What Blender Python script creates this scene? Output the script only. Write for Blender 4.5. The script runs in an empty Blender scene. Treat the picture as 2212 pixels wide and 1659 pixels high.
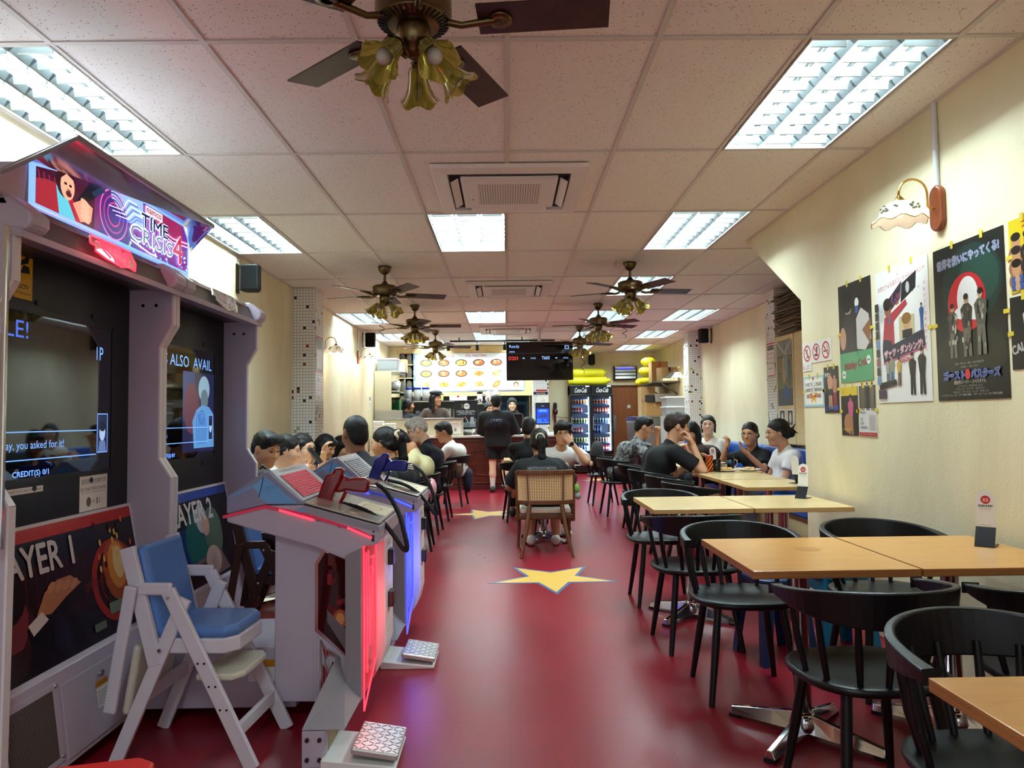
import bpy, math, random
import numpy as np
from mathutils import Vector, Matrix
rnd = random.Random(7)
EXPOSURE, LAMP_W, LAMP_C, FRONT_FILL_W = 1.68, 34.0, (.77, 1.0, 1.04), 8.0
S = bpy.context.scene
COL = S.collection
PI = math.pi

# ---------------------------------------------------------------- camera, world, exposure
def set_camera():
    cam = bpy.data.cameras.new('camera')
    cam.sensor_width = 36.0
    cam.lens = 1556.9 / 2212 * 36.0
    cam.clip_start = 0.05
    o = bpy.data.objects.new('camera', cam)
    COL.objects.link(o)
    pitch, yaw, roll = 0.04835, 0.00823, -0.0127
    f = Vector((math.sin(yaw) * math.cos(pitch), math.cos(yaw) * math.cos(pitch), math.sin(pitch)))
    r = f.cross(Vector((0, 0, 1))).normalized()
    u = r.cross(f)
    c, s = math.cos(roll), math.sin(roll)
    R, U = r * c + u * s, u * c - r * s
    m = Matrix((R, U, -f)).transposed().to_4x4()
    m.translation = (0, 0, 1.25)
    o.matrix_world = m
    S.camera = o
set_camera()
w = bpy.data.worlds.new('world')
S.world = w
w.use_nodes = True
w.node_tree.nodes['Background'].inputs[0].default_value = (0.75, 0.85, 1.0, 1)
w.node_tree.nodes['Background'].inputs[1].default_value = 0.12
S.view_settings.view_transform = 'Standard'
S.view_settings.look = 'None'
S.view_settings.gamma = 1.0
S.view_settings.exposure = EXPOSURE
S.view_settings.use_curve_mapping = False
S.cycles.max_bounces = 10
S.cycles.diffuse_bounces = 6
S.cycles.glossy_bounces = 4
S.cycles.transmission_bounces = 8
S.cycles.transparent_max_bounces = 12
S.cycles.sample_clamp_indirect = 4.0
S.cycles.caustics_reflective = False
S.cycles.caustics_refractive = False

# ---------------------------------------------------------------- materials
def lin(h):
    if not isinstance(h, str):
        return tuple(h)[:3]
    v = [int(h[i:i + 2], 16) / 255 for i in (0, 2, 4)]
    return tuple(x / 12.92 if x <= .04045 else ((x + .055) / 1.055) ** 2.4 for x in v)

MATS = {}
def mat(name, col=None, rough=.5, metal=0., spec=.5, emit=None, es=0., var=0., vs=8., bump=0., bs=60., trans=0., alpha=1., coat=0., ior=1.45, attr=False, bc=None):
    if name in MATS:
        return MATS[name]
    m = bpy.data.materials.new(name)
    m.use_nodes = True
    nt = m.node_tree
    b = nt.nodes['Principled BSDF']
    I = b.inputs
    c = lin(col) if col is not None else (.8, .8, .8)
    I['Base Color'].default_value = (*c, 1)
    I['Roughness'].default_value = rough
    I['Metallic'].default_value = metal
    I['Specular IOR Level'].default_value = spec
    I['Transmission Weight'].default_value = trans
    I['Alpha'].default_value = alpha
    I['Coat Weight'].default_value = coat
    I['IOR'].default_value = ior
    if emit is not None:
        I['Emission Color'].default_value = (*lin(emit), 1)
        I['Emission Strength'].default_value = es
    N = nt.nodes.new
    L = nt.links.new
    if attr:
        a = N('ShaderNodeVertexColor')
        a.layer_name = 'Col'
        L(a.outputs[0], I['Base Color'])
        if es:
            L(a.outputs[0], I['Emission Color'])
            I['Emission Strength'].default_value = es
    if var or bump:
        tc = N('ShaderNodeTexCoord')
        no = N('ShaderNodeTexNoise')
        no.inputs['Scale'].default_value = vs
        no.inputs['Detail'].default_value = 5
        L(tc.outputs['Object'], no.inputs['Vector'])
        if var and not attr:
            mx = N('ShaderNodeMix')
            mx.data_type = 'RGBA'
            mx.inputs[6].default_value = (*[x * (1 - var) for x in c], 1)
            mx.inputs[7].default_value = (*[min(1, x * (1 + var)) for x in c], 1)
            L(no.outputs['Fac'], mx.inputs[0])
            L(mx.outputs[2], I['Base Color'])
        if bump:
            n2 = N('ShaderNodeTexNoise')
            n2.inputs['Scale'].default_value = bs
            n2.inputs['Detail'].default_value = 3
            L(tc.outputs['Object'], n2.inputs['Vector'])
            bp = N('ShaderNodeBump')
            bp.inputs['Strength'].default_value = bump
            bp.inputs['Distance'].default_value = .004
            L(n2.outputs['Fac'], bp.inputs['Height'])
            L(bp.outputs[0], I['Normal'])
    MATS[name] = m
    return m

def nodes(m):
    nt = m.node_tree
    return nt, nt.nodes.new, nt.links.new, nt.nodes['Principled BSDF'].inputs

def wall_mat():
    """cream painted plaster with trowel streaks and glossy patches"""
    m = mat('cream_plaster', 'F2E9C4', .5)
    nt, N, L, I = nodes(m)
    tc = N('ShaderNodeTexCoord')
    mp = N('ShaderNodeMapping')
    mp.inputs['Scale'].default_value = (1.0, 1.0, .45)
    L(tc.outputs['Object'], mp.inputs[0])
    n1 = N('ShaderNodeTexNoise'); n1.inputs['Scale'].default_value = 1.4; n1.inputs['Detail'].default_value = 6; n1.inputs['Distortion'].default_value = .6
    n2 = N('ShaderNodeTexNoise'); n2.inputs['Scale'].default_value = 5; n2.inputs['Detail'].default_value = 9; n2.inputs['Roughness'].default_value = .7
    n3 = N('ShaderNodeTexNoise'); n3.inputs['Scale'].default_value = 55; n3.inputs['Detail'].default_value = 4
    for n in (n1, n2): L(mp.outputs[0], n.inputs['Vector'])
    L(tc.outputs['Object'], n3.inputs['Vector'])
    r = N('ShaderNodeValToRGB')
    r.color_ramp.elements[0].position = .3; r.color_ramp.elements[0].color = (*lin('DDD2AC'), 1)
    r.color_ramp.elements[1].position = .62; r.color_ramp.elements[1].color = (*lin('F3E9C6'), 1)
    L(n1.outputs['Fac'], r.inputs[0])
    L(r.outputs[0], I['Base Color'])
    r2 = N('ShaderNodeValToRGB')
    r2.color_ramp.elements[0].position = .55; r2.color_ramp.elements[0].color = (.62, .62, .62, 1)
    r2.color_ramp.elements[1].position = .68; r2.color_ramp.elements[1].color = (.26, .26, .26, 1)
    L(n2.outputs['Fac'], r2.inputs[0])
    L(r2.outputs[0], I['Roughness'])
    ad = N('ShaderNodeMath'); ad.operation = 'MULTIPLY_ADD'; ad.inputs[1].default_value = .25
    L(n3.outputs['Fac'], ad.inputs[0]); L(n2.outputs['Fac'], ad.inputs[2])
    bp = N('ShaderNodeBump'); bp.inputs['Strength'].default_value = .35; bp.inputs['Distance'].default_value = .012
    L(ad.outputs[0], bp.inputs['Height']); L(bp.outputs[0], I['Normal'])
    return m

def floor_mat():
    m = mat('red_vinyl', 'A0232F', .38)
    nt, N, L, I = nodes(m)
    tc = N('ShaderNodeTexCoord')
    n1 = N('ShaderNodeTexNoise'); n1.inputs['Scale'].default_value = 1.3; n1.inputs['Detail'].default_value = 6
    n2 = N('ShaderNodeTexNoise'); n2.inputs['Scale'].default_value = 220; n2.inputs['Detail'].default_value = 2
    mp = N('ShaderNodeMapping'); mp.inputs['Scale'].default_value = (3, 60, 1); mp.inputs['Rotation'].default_value = (0, 0, .5)
    n3 = N('ShaderNodeTexNoise'); n3.inputs['Scale'].default_value = 2; n3.inputs['Detail'].default_value = 5
    L(tc.outputs['Object'], mp.inputs[0]); L(mp.outputs[0], n3.inputs['Vector'])
    for n in (n1, n2): L(tc.outputs['Object'], n.inputs['Vector'])
    r = N('ShaderNodeValToRGB')
    r.color_ramp.elements[0].position = .35; r.color_ramp.elements[0].color = (*lin('7E1222'), 1)
    r.color_ramp.elements[1].position = .7; r.color_ramp.elements[1].color = (*lin('8C1A2A'), 1)
    L(n1.outputs['Fac'], r.inputs[0])
    r2 = N('ShaderNodeValToRGB')
    r2.color_ramp.elements[0].position = .66; r2.color_ramp.elements[0].color = (0, 0, 0, 1)
    r2.color_ramp.elements[1].position = .76; r2.color_ramp.elements[1].color = (.35, .35, .35, 1)
    L(n3.outputs['Fac'], r2.inputs[0])
    mx = N('ShaderNodeMix'); mx.data_type = 'RGBA'; mx.inputs[7].default_value = (*lin('A84650'), 1)
    L(r2.outputs[0], mx.inputs[0]); L(r.outputs[0], mx.inputs[6])
    # faint seams of the 0.6 m vinyl sheets
    br = N('ShaderNodeTexBrick'); br.offset = 0; br.inputs['Scale'].default_value = 1.0
    br.inputs['Brick Width'].default_value = .61; br.inputs['Row Height'].default_value = .61; br.inputs['Mortar Size'].default_value = .0025
    br.inputs['Color1'].default_value = br.inputs['Color2'].default_value = (1, 1, 1, 1); br.inputs['Mortar'].default_value = (.72, .7, .7, 1)
    L(tc.outputs['Object'], br.inputs['Vector'])
    mu = N('ShaderNodeMix'); mu.data_type = 'RGBA'; mu.blend_type = 'MULTIPLY'; mu.inputs[0].default_value = 1
    L(mx.outputs[2], mu.inputs[6]); L(br.outputs[0], mu.inputs[7])
    L(mu.outputs[2], I['Base Color'])
    r3 = N('ShaderNodeMapRange'); r3.inputs[3].default_value = .24; r3.inputs[4].default_value = .36
    L(n1.outputs['Fac'], r3.inputs[0]); L(r3.outputs[0], I['Roughness'])
    bp = N('ShaderNodeBump'); bp.inputs['Strength'].default_value = .06; bp.inputs['Distance'].default_value = .003
    L(n2.outputs['Fac'], bp.inputs['Height']); L(bp.outputs[0], I['Normal'])
    return m

def tile_mat():
    """fissured mineral ceiling tile: small dark pits, offset per tile"""
    m = mat('mineral_tile', 'E2D8CE', .85)
    nt, N, L, I = nodes(m)
    tc = N('ShaderNodeTexCoord'); oi = N('ShaderNodeObjectInfo')
    mul = N('ShaderNodeVectorMath'); mul.operation = 'SCALE'; mul.inputs[3].default_value = 37.0
    cb = N('ShaderNodeCombineXYZ'); L(oi.outputs['Random'], cb.inputs[0]); L(oi.outputs['Random'], cb.inputs[1])
    L(cb.outputs[0], mul.inputs[0])
    ad = N('ShaderNodeVectorMath'); L(tc.outputs['Object'], ad.inputs[0]); L(mul.outputs[0], ad.inputs[1])
    v = N('ShaderNodeTexVoronoi'); v.inputs['Scale'].default_value = 95; L(ad.outputs[0], v.inputs['Vector'])
    n = N('ShaderNodeSeparateColor'); L(v.outputs['Color'], n.inputs[0])
    # only some cells carry a pit, each of its own size
    t = N('ShaderNodeMapRange'); t.inputs[1].default_value = .45; t.inputs[2].default_value = 1.; t.inputs[3].default_value = 0; t.inputs[4].default_value = .30
    L(n.outputs[0], t.inputs[0])
    lt = N('ShaderNodeMath'); lt.operation = 'LESS_THAN'; L(v.outputs['Distance'], lt.inputs[0]); L(t.outputs[0], lt.inputs[1])
    mx = N('ShaderNodeMix'); mx.data_type = 'RGBA'; mx.inputs[6].default_value = (*lin('EEE6DE'), 1); mx.inputs[7].default_value = (*lin('7A7068'), 1)
    L(lt.outputs[0], mx.inputs[0]); L(mx.outputs[2], I['Base Color'])
    return m

def mosaic_mat():
    m = mat('white_mosaic', 'F0EFEA', .25)
    nt, N, L, I = nodes(m)
    g = N('ShaderNodeNewGeometry'); tc = N('ShaderNodeTexCoord')
    sp = N('ShaderNodeSeparateXYZ'); L(tc.outputs['Object'], sp.inputs[0])
    # horizontal coordinate = x + y keeps both faces of a square pier tiled
    ax = N('ShaderNodeMath'); L(sp.outputs[0], ax.inputs[0]); L(sp.outputs[1], ax.inputs[1])
    def cell(src):
        d = N('ShaderNodeMath'); d.operation = 'DIVIDE'; d.inputs[1].default_value = .034; L(src, d.inputs[0])
        f = N('ShaderNodeMath'); f.operation = 'FLOOR'; L(d.outputs[0], f.inputs[0])
        r = N('ShaderNodeMath'); r.operation = 'FRACT'; L(d.outputs[0], r.inputs[0])
        e = N('ShaderNodeMath'); e.operation = 'LESS_THAN'; e.inputs[1].default_value = .14; L(r.outputs[0], e.inputs[0])
        return f.outputs[0], e.outputs[0]
    fu, eu = cell(ax.outputs[0]); fv, ev = cell(sp.outputs[2])
    cb = N('ShaderNodeCombineXYZ'); L(fu, cb.inputs[0]); L(fv, cb.inputs[1])
    wn = N('ShaderNodeTexWhiteNoise'); L(cb.outputs[0], wn.inputs['Vector'])
    r = N('ShaderNodeValToRGB'); r.color_ramp.interpolation = 'CONSTANT'
    E = r.color_ramp.elements
    E[0].position = 0; E[0].color = (*lin('F1F1EC'), 1)
    E[1].position = .94; E[1].color = (*lin('14141C'), 1)
    for p, c in ((.965, '8E2A26'), (.978, 'B9AC5A'), (.99, '23264F')):
        e = E.new(p); e.color = (*lin(c), 1)
    L(wn.outputs['Value'], r.inputs[0])
    mxm = N('ShaderNodeMath'); mxm.operation = 'MAXIMUM'; L(eu, mxm.inputs[0]); L(ev, mxm.inputs[1])
    mx = N('ShaderNodeMix'); mx.data_type = 'RGBA'; mx.inputs[7].default_value = (*lin('A3A19A'), 1)
    L(mxm.outputs[0], mx.inputs[0]); L(r.outputs[0], mx.inputs[6]); L(mx.outputs[2], I['Base Color'])
    bp = N('ShaderNodeBump'); bp.invert = True; bp.inputs['Strength'].default_value = .5; bp.inputs['Distance'].default_value = .002
    L(mxm.outputs[0], bp.inputs['Height']); L(bp.outputs[0], I['Normal'])
    return m

def wood_mat(name, a, b, rough=.4, scale=(1, 14, 14), coat=0.):
    m = mat(name, a, rough, coat=coat)
    nt, N, L, I = nodes(m)
    tc = N('ShaderNodeTexCoord'); mp = N('ShaderNodeMapping'); mp.inputs['Scale'].default_value = scale
    L(tc.outputs['Object'], mp.inputs[0])
    n = N('ShaderNodeTexNoise'); n.inputs['Scale'].default_value = 3; n.inputs['Detail'].default_value = 6; n.inputs['Distortion'].default_value = 1.2
    L(mp.outputs[0], n.inputs['Vector'])
    r = N('ShaderNodeValToRGB')
    r.color_ramp.elements[0].position = .3; r.color_ramp.elements[0].color = (*lin(a), 1)
    r.color_ramp.elements[1].position = .72; r.color_ramp.elements[1].color = (*lin(b), 1)
    L(n.outputs['Fac'], r.inputs[0]); L(r.outputs[0], I['Base Color'])
    return m

PLASTER = wall_mat(); VINYL = floor_mat(); TILE = tile_mat(); MOSAIC = mosaic_mat()
MAPLE = wood_mat('maple_veneer', 'D9A45E', 'E3B470', .3, (2, 12, 12))
PLYEDGE = wood_mat('plywood_edge', '8E5A2C', 'B47B42', .5, (1, 1, 90))
BIRCH = wood_mat('birch_panel', 'D8BC88', 'E6CFA0', .45, (2, 2, 12))
MAHOG = wood_mat('mahogany', '4A1C10', '6A2A18', .35, (1, 1, 10))
WALNUT = wood_mat('walnut', '4A2814', '6B3E22', .4, (10, 10, 2))
DOORWOOD = wood_mat('door_laminate', '7A4220', '94552C', .45, (14, 14, 1.2))
DARKWOOD = wood_mat('dark_highchair_wood', '2E130B', '46200F', .4, (10, 10, 2))
BLADE = wood_mat('fan_blade_wood', '2E1B14', '442822', .4, (4, 4, 4))
BLACKP = mat('black_chair_paint', '0B0B0C', .42, spec=.4, bump=.05, bs=200)
CHROME = mat('chrome', 'D6D6D8', .1, 1)
STEEL = mat('brushed_steel', 'B4B4B0', .3, 1, bump=.05, bs=80)
BRASS = mat('brass', 'C49A4A', .2, 1)
BRONZE = mat('antique_brass', '6B5A3C', .3, 1)
WHITEP = mat('white_plastic', 'E8E8E6', .35, var=.03)
GRIDM = mat('grid_metal', 'D2CAC2', .5)
BLACK = mat('black_plastic', '0C0C0D', .35)
RUBBER = mat('black_rubber', '08080A', .6)
CABW = mat('cabinet_lilac_white', 'BDB4C4', .35, var=.05, vs=3)
BLUEV = mat('blue_vinyl', '2A5CB4', .4, bump=.1, bs=30)
BLUEPAD = mat('pale_blue_vinyl', '5A84C4', .28, bump=.1, bs=12)
PRINT = mat('printed_paper', None, .3, attr=True)
MATTEPRINT = mat('printed_matte', None, .6, attr=True)
SCREENP = mat('screen_picture', None, .2, attr=True, es=.42)
MARQP = mat('backlit_print', None, .15, attr=True, es=.42)
GLASS = mat('clear_glass', 'F4FAFA', .03, trans=1., ior=1.45)
AMBER = mat('amber_glass', 'C0AE5E', .16, trans=.88, ior=1.25, emit='A89840', es=.012)
OPAL = mat('opal_glass', 'F4EFE2', .3, emit='FFF0D0', es=.15)
CLEARP = mat('clear_plastic', 'DDE6EA', .15, trans=.8, ior=1.1)
ALU = mat('diamond_aluminium', 'C9C9C4', .35, .6)

# ---------------------------------------------------------------- object helpers
def tag(o, label=None, cat=None, group=None, kind=None):
    if label: o['label'] = label
    if cat: o['category'] = cat
    if group: o['group'] = group
    if kind: o['kind'] = kind
    return o

def thing(name, label, cat, loc=(0, 0, 0), rz=0., group=None):
    o = bpy.data.objects.new(name, None)
    o.empty_display_size = .05
    COL.objects.link(o)
    o.location = loc
    o.rotation_euler = (0, 0, rz)
    return tag(o, label, cat, group)

def kids(o):
    return KIDS.get(o.name, [])
KIDS = {}
def link(o, parent=None):
    COL.objects.link(o)
    if parent is not None:
        o.parent = parent
        KIDS.setdefault(parent.name, []).append(o)
    return o

def copy_tree(o, loc=None, rz=None, label=None, group=None, parent=None):
    c = o.copy()
    link(c, parent)
    if loc is not None: c.location = loc
    if rz is not None: c.rotation_euler = (0, 0, rz)
    if label: c['label'] = label
    if group: c['group'] = group
    for k in kids(o):
        copy_tree(k, parent=c)
    return c

def rotz(a):
    return Matrix.Rotation(a, 3, 'Z')

class MB:
    """collects shapes and links them as ONE mesh object"""
    def __init__(s):
        s.v, s.f, s.m, s.s = [], [], [], []
        s.mi = 0
        s.T = None
    def add(s, vs, fs, smooth=False):
        b = len(s.v)
        if s.T is not None:
            vs = [s.T @ Vector(p) for p in vs]
        s.v.extend(tuple(p) for p in vs)
        for f in fs:
            s.f.append(tuple(b + i for i in f)); s.m.append(s.mi); s.s.append(smooth)
        return s
    def box(s, x0, x1, y0, y1, z0, z1):
        v = [(x0, y0, z0), (x1, y0, z0), (x1, y1, z0), (x0, y1, z0), (x0, y0, z1), (x1, y0, z1), (x1, y1, z1), (x0, y1, z1)]
        return s.add(v, [(3, 2, 1, 0), (4, 5, 6, 7), (0, 1, 5, 4), (1, 2, 6, 5), (2, 3, 7, 6), (3, 0, 4, 7)])
    def obox(s, c, R, h):
        """oriented box: centre, 3x3 rotation, half sizes"""
        R = Matrix(R); c = Vector(c)
        v = [c + R @ Vector((a * h[0], b * h[1], d * h[2])) for d in (-1, 1) for a, b in ((-1, -1), (1, -1), (1, 1), (-1, 1))]
        return s.add(v, [(3, 2, 1, 0), (4, 5, 6, 7), (0, 1, 5, 4), (1, 2, 6, 5), (2, 3, 7, 6), (3, 0, 4, 7)])
    def bar(s, p, q, w, h, up=(0, 0, 1)):
        """rectangular bar from p to q, w wide sideways, h along up"""
        p, q = Vector(p), Vector(q); d = (q - p); l = d.length; d.normalize()
        side = d.cross(Vector(up))
        if side.length < 1e-4: side = d.cross(Vector((1, 0, 0)))
        side.normalize(); u = side.cross(d)
        return s.obox((p + q) / 2, Matrix((d, side, u)).transposed(), (l / 2, w / 2, h / 2))
    def prism(s, pts, axis, a, b):
        """polygon pts (2D) extruded along axis from a to b"""
        n = len(pts)
        mk = {'x': lambda p, t: (t, p[0], p[1]), 'y': lambda p, t: (p[0], t, p[1]), 'z': lambda p, t: (p[0], p[1], t)}[axis]
        v = [mk(p, a) for p in pts] + [mk(p, b) for p in pts]
        f = [tuple(range(n))[::-1], tuple(range(n, 2 * n))] + [(i, (i + 1) % n, n + (i + 1) % n, n + i) for i in range(n)]
        return s.add(v, f)
    def tube(s, path, r, n=8, caps=True, smooth=True):
        P = [Vector(p) for p in path]; k = len(P)
        rs = list(r) if hasattr(r, '__len__') else [r] * k
        v, prev = [], None
        for i in range(k):
            d = (P[min(i + 1, k - 1)] - P[max(i - 1, 0)])
            if d.length < 1e-9: d = Vector((0, 0, 1))
            d.normalize()
            if prev is None:
                a = d.orthogonal().normalized()
            else:
                a = prev - d * prev.dot(d)
                a = a.normalized() if a.length > 1e-6 else d.orthogonal().normalized()
            prev = a; b = d.cross(a)
            v += [P[i] + (a * math.cos(t) + b * math.sin(t)) * rs[i] for t in (2 * PI * j / n for j in range(n))]
        f = [(i * n + j, i * n + (j + 1) % n, (i + 1) * n + (j + 1) % n, (i + 1) * n + j) for i in range(k - 1) for j in range(n)]
        s.add(v, f, smooth)
        if caps:
            s.add(v[:n], [tuple(range(n))[::-1]]); s.add(v[-n:], [tuple(range(n))])
        return s
    def cyl(s, p, q, r, r2=None, n=12):
        return s.tube([p, q], [r, r if r2 is None else r2], n)
    def lathe(s, prof, c=(0, 0, 0), n=16, R=None, smooth=True, wob=None):
        """profile [(r, z)] revolved about z; wob(angle, i) scales the radius"""
        c = Vector(c); v = []
        for i, (r, z) in enumerate(prof):
            for j in range(n):
                t = 2 * PI * j / n
                k = wob(t, i) if wob else (1, 0)
                p = Vector((r * k[0] * math.cos(t), r * k[0] * math.sin(t), z + k[1]))
                v.append(c + (R @ p if R is not None else p))
        m = len(prof)
        f = [(i * n + j, i * n + (j + 1) % n, (i + 1) * n + (j + 1) % n, (i + 1) * n + j) for i in range(m - 1) for j in range(n)]
        if prof[0][0] > 1e-6: f.append(tuple(range(n))[::-1])
        if prof[-1][0] > 1e-6: f.append(tuple(range((m - 1) * n, m * n)))
        return s.add(v, f, smooth)
    def shell(s, prof, c=(0, 0, 0), n=16, R=None, wob=None):
        """open lathe (no caps)"""
        c = Vector(c); v = []
        for i, (r, z) in enumerate(prof):
            for j in range(n):
                t = 2 * PI * j / n
                k = wob(t, i) if wob else (1, 0)
                p = Vector((r * k[0] * math.cos(t), r * k[0] * math.sin(t), z + k[1]))
                v.append(c + (R @ p if R is not None else p))
        f = [(i * n + j, i * n + (j + 1) % n, (i + 1) * n + (j + 1) % n, (i + 1) * n + j) for i in range(len(prof) - 1) for j in range(n)]
        return s.add(v, f, True)
    def ell(s, c, r, n=12, R=None):
        k = max(5, n // 2)
        prof = [(math.sin(PI * i / k), -math.cos(PI * i / k)) for i in range(k + 1)]
        c = Vector(c); v = []
        for (a, z) in prof:
            for j in range(n):
                p = Vector((a * math.cos(2 * PI * j / n) * r[0], a * math.sin(2 * PI * j / n) * r[1], z * r[2]))
                v.append(c + (R @ p if R is not None else p))
        f = [(i * n + j, i * n + (j + 1) % n, (i + 1) * n + (j + 1) % n, (i + 1) * n + j) for i in range(k) for j in range(n)]
        return s.add(v, f, True)
    def mesh(s, name, mats):
        me = bpy.data.meshes.new(name)
        me.from_pydata(s.v, [], s.f)
        for m in (mats if isinstance(mats, (list, tuple)) else [mats]):
            me.materials.append(m)
        me.polygons.foreach_set('material_index', s.m)
        me.polygons.foreach_set('use_smooth', s.s)
        me.validate()
        me.update()
        return me
    def build(s, name, mats, parent=None, bevel=0., seg=2, sub=0):
        o = bpy.data.objects.new(name, s.mesh(name, mats))
        link(o, parent)
        if bevel:
            b = o.modifiers.new('bevel', 'BEVEL'); b.width = bevel; b.segments = seg; b.limit_method = 'ANGLE'; b.angle_limit = .7
        if sub:
            m = o.modifiers.new('sub', 'SUBSURF'); m.levels = m.render_levels = sub
        return o

def B(*a):
    return MB().box(*a)

# flat print: shapes in plane coordinates, in layers a fraction of a millimetre apart, colours kept per vertex
TXT = {}
FONT = {}
def text_mesh(body):
    if body in TXT: return TXT[body]
    c = bpy.data.curves.new('lettering', 'FONT')
    c.body = body; c.resolution_u = 2
    o = bpy.data.objects.new('lettering', c)
    COL.objects.link(o)
    dg = bpy.context.evaluated_depsgraph_get()
    me = bpy.data.meshes.new_from_object(o.evaluated_get(dg))
    v = np.array([p.co[:2] for p in me.vertices]) if len(me.vertices) else np.zeros((0, 2))
    f = [tuple(p.vertices) for p in me.polygons]
    bpy.data.objects.remove(o); bpy.data.meshes.remove(me); bpy.data.curves.remove(c)
    TXT[body] = (v, f)
    return TXT[body]

class Print:
    """origin o (lower-left as seen), u to the right, v up (3D vectors); shapes given in metres"""
    def __init__(s, o, u, v, step=.00006):
        s.o, s.u, s.v = Vector(o), Vector(u), Vector(v)
        s.n = s.u.cross(s.v).normalized()
        s.step = step; s.k = 1
        s.vs, s.fs, s.cs = [], [], []
    def raw(s, pts, faces, col):
        b = len(s.vs); c = (*lin(col), 1.)
        off = s.n * (s.step * s.k)
        for x, y in pts:
            s.vs.append(s.o + s.u * float(x) + s.v * float(y) + off); s.cs.append(c)
        s.fs += [tuple(b + i for i in f) for f in faces]
        s.k += 1
        return s
    def poly(s, pts, col): return s.raw(pts, [tuple(range(len(pts)))], col)
    def rect(s, x0, y0, x1, y1, col): return s.poly([(x0, y0), (x1, y0), (x1, y1), (x0, y1)], col)
    def ell(s, x, y, a, b, col, n=18, t0=0., rot=0.):
        c, d = math.cos(rot), math.sin(rot)
        P = [(a * math.cos(2 * PI * i / n), b * math.sin(2 * PI * i / n)) for i in range(n)]
        return s.poly([(x + p * c - q * d, y + p * d + q * c) for p, q in P], col)
    def ring(s, x, y, r, w, col, n=28):
        P = [(x + q * math.cos(2 * PI * i / n), y + q * math.sin(2 * PI * i / n)) for q in (r, r - w) for i in range(n)]
        return s.raw(P, [(i, (i + 1) % n, n + (i + 1) % n, n + i) for i in range(n)], col)
    def line(s, pts, w, col):
        P, F = [], []
        for (x0, y0), (x1, y1) in zip(pts, pts[1:]):
            d = math.hypot(x1 - x0, y1 - y0) or 1e-9
            nx, ny = -(y1 - y0) / d * w / 2, (x1 - x0) / d * w / 2
            b = len(P)
            P += [(x0 + nx, y0 + ny), (x0 - nx, y0 - ny), (x1 - nx, y1 - ny), (x1 + nx, y1 + ny)]
            F.append((b, b + 1, b + 2, b + 3))
        return s.raw(P, F, col)
    def text(s, body, x, y, h, col, width=None, align='l', rot=0., bold=0., slant=0.):
        v, f = text_mesh(body)
        if not len(v): return s
        lo, hi = v.min(0), v.max(0)
        q = (v - lo) / max(1e-6, hi[1] - lo[1]) * h
        W = (hi[0] - lo[0]) / max(1e-6, hi[1] - lo[1]) * h
        if width: q[:, 0] *= width / W; W = width
        q[:, 0] += slant * q[:, 1]
        if align == 'c': q[:, 0] -= W / 2
        c, d = math.cos(rot), math.sin(rot)
        offs = [(0, 0)] if not bold else [(-bold, 0), (bold, 0), (0, bold), (0, -bold)]
        for dx, dy in offs:
            p = q + (dx, dy)
            s.raw(np.stack([x + p[:, 0] * c - p[:, 1] * d, y + p[:, 0] * d + p[:, 1] * c], 1), f, col)
        return s
    def build(s, name, parent=None, m=None):
        me = bpy.data.meshes.new(name)
        me.from_pydata([tuple(p) for p in s.vs], [], s.fs)
        a = me.color_attributes.new('Col', 'FLOAT_COLOR', 'POINT')
        a.data.foreach_set('color', np.array(s.cs, dtype=np.float32).ravel())
        me.materials.append(m or PRINT)
        o = bpy.data.objects.new(name, me)
        return link(o, parent)
# ---------------------------------------------------------------- the room
ZC, XL, XR, XR2, YB, YF = 2.746, -2.39, 2.09, 3.45, 16.75, -1.7
fl = B(XL - .1, XR2 + .1, YF - .1, YB + .1, -.1, 0).build('floor', VINYL); tag(fl, kind='structure')
tag(B(XL - .15, XL, YF - .15, YB + .15, 0, 3.0).build('wall_left', PLASTER), kind='structure')
tag(B(XL, XR2, YB, YB + .15, 0, 3.0).build('wall_back', PLASTER), kind='structure')
tag(MB().box(XL, -2.1, YF - .15, YF, 0, 3.0).box(1.85, XR2, YF - .15, YF, 0, 3.0).box(-2.1, 1.85, YF - .15, YF, 2.5, 3.0).box(-2.1, 1.85, YF - .15, YF, 0, .35).build('wall_front', PLASTER), kind='structure')  # unseen front wall; its opening is added to let fill light in
wf = MB()
for x in (-2.07, -.77, .52, 1.82): wf.box(x - .03, x + .03, YF - .1, YF - .04, .35, 2.5)
wf.box(-2.1, 1.85, YF - .1, YF - .04, .35, .41).box(-2.1, 1.85, YF - .1, YF - .04, 2.44, 2.5)
tag(wf.build('added_window_1', mat('added_shopfront_frame', '3A3A3C', .4)), kind='structure')  # made-up shopfront window, unseen, framing the fill lamp behind the camera
tag(B(XR2, XR2 + .15, 5.0, YB + .15, 0, 3.0).build('wall_right', PLASTER), kind='structure')
tag(MB().prism([(YF, 0), (5.05, 0), (5.05, 2.06), (6.15, ZC), (6.15, 3.0), (YF, 3.0)], 'x', XR, XR2 + .1).build('wall_right_near', PLASTER, bevel=.006), kind='structure')
ceil = tag(B(XL, XR2, YF, YB, 2.9, 3.0).build('ceiling', mat('slab_grey', '8A8580', .8)), kind='structure')
GX = [.0224 + .6 * k for k in range(-5, 8)]
GY = [2.783 + 1.2 * j for j in range(-4, 13)]
g = MB()
for x in GX:
    if XL < x < XR2:
        y0 = YF if x < XR else 5.1
        g.box(x - .012, x + .012, y0, YB, ZC, ZC + .006); g.box(x - .002, x + .002, y0, YB, ZC + .006, ZC + .03)
for y in GY:
    if YF < y < YB:
        g.box(XL, XR if y < 6.1 else XR2, y - .012, y + .012, ZC + .0005, ZC + .0065)
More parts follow.
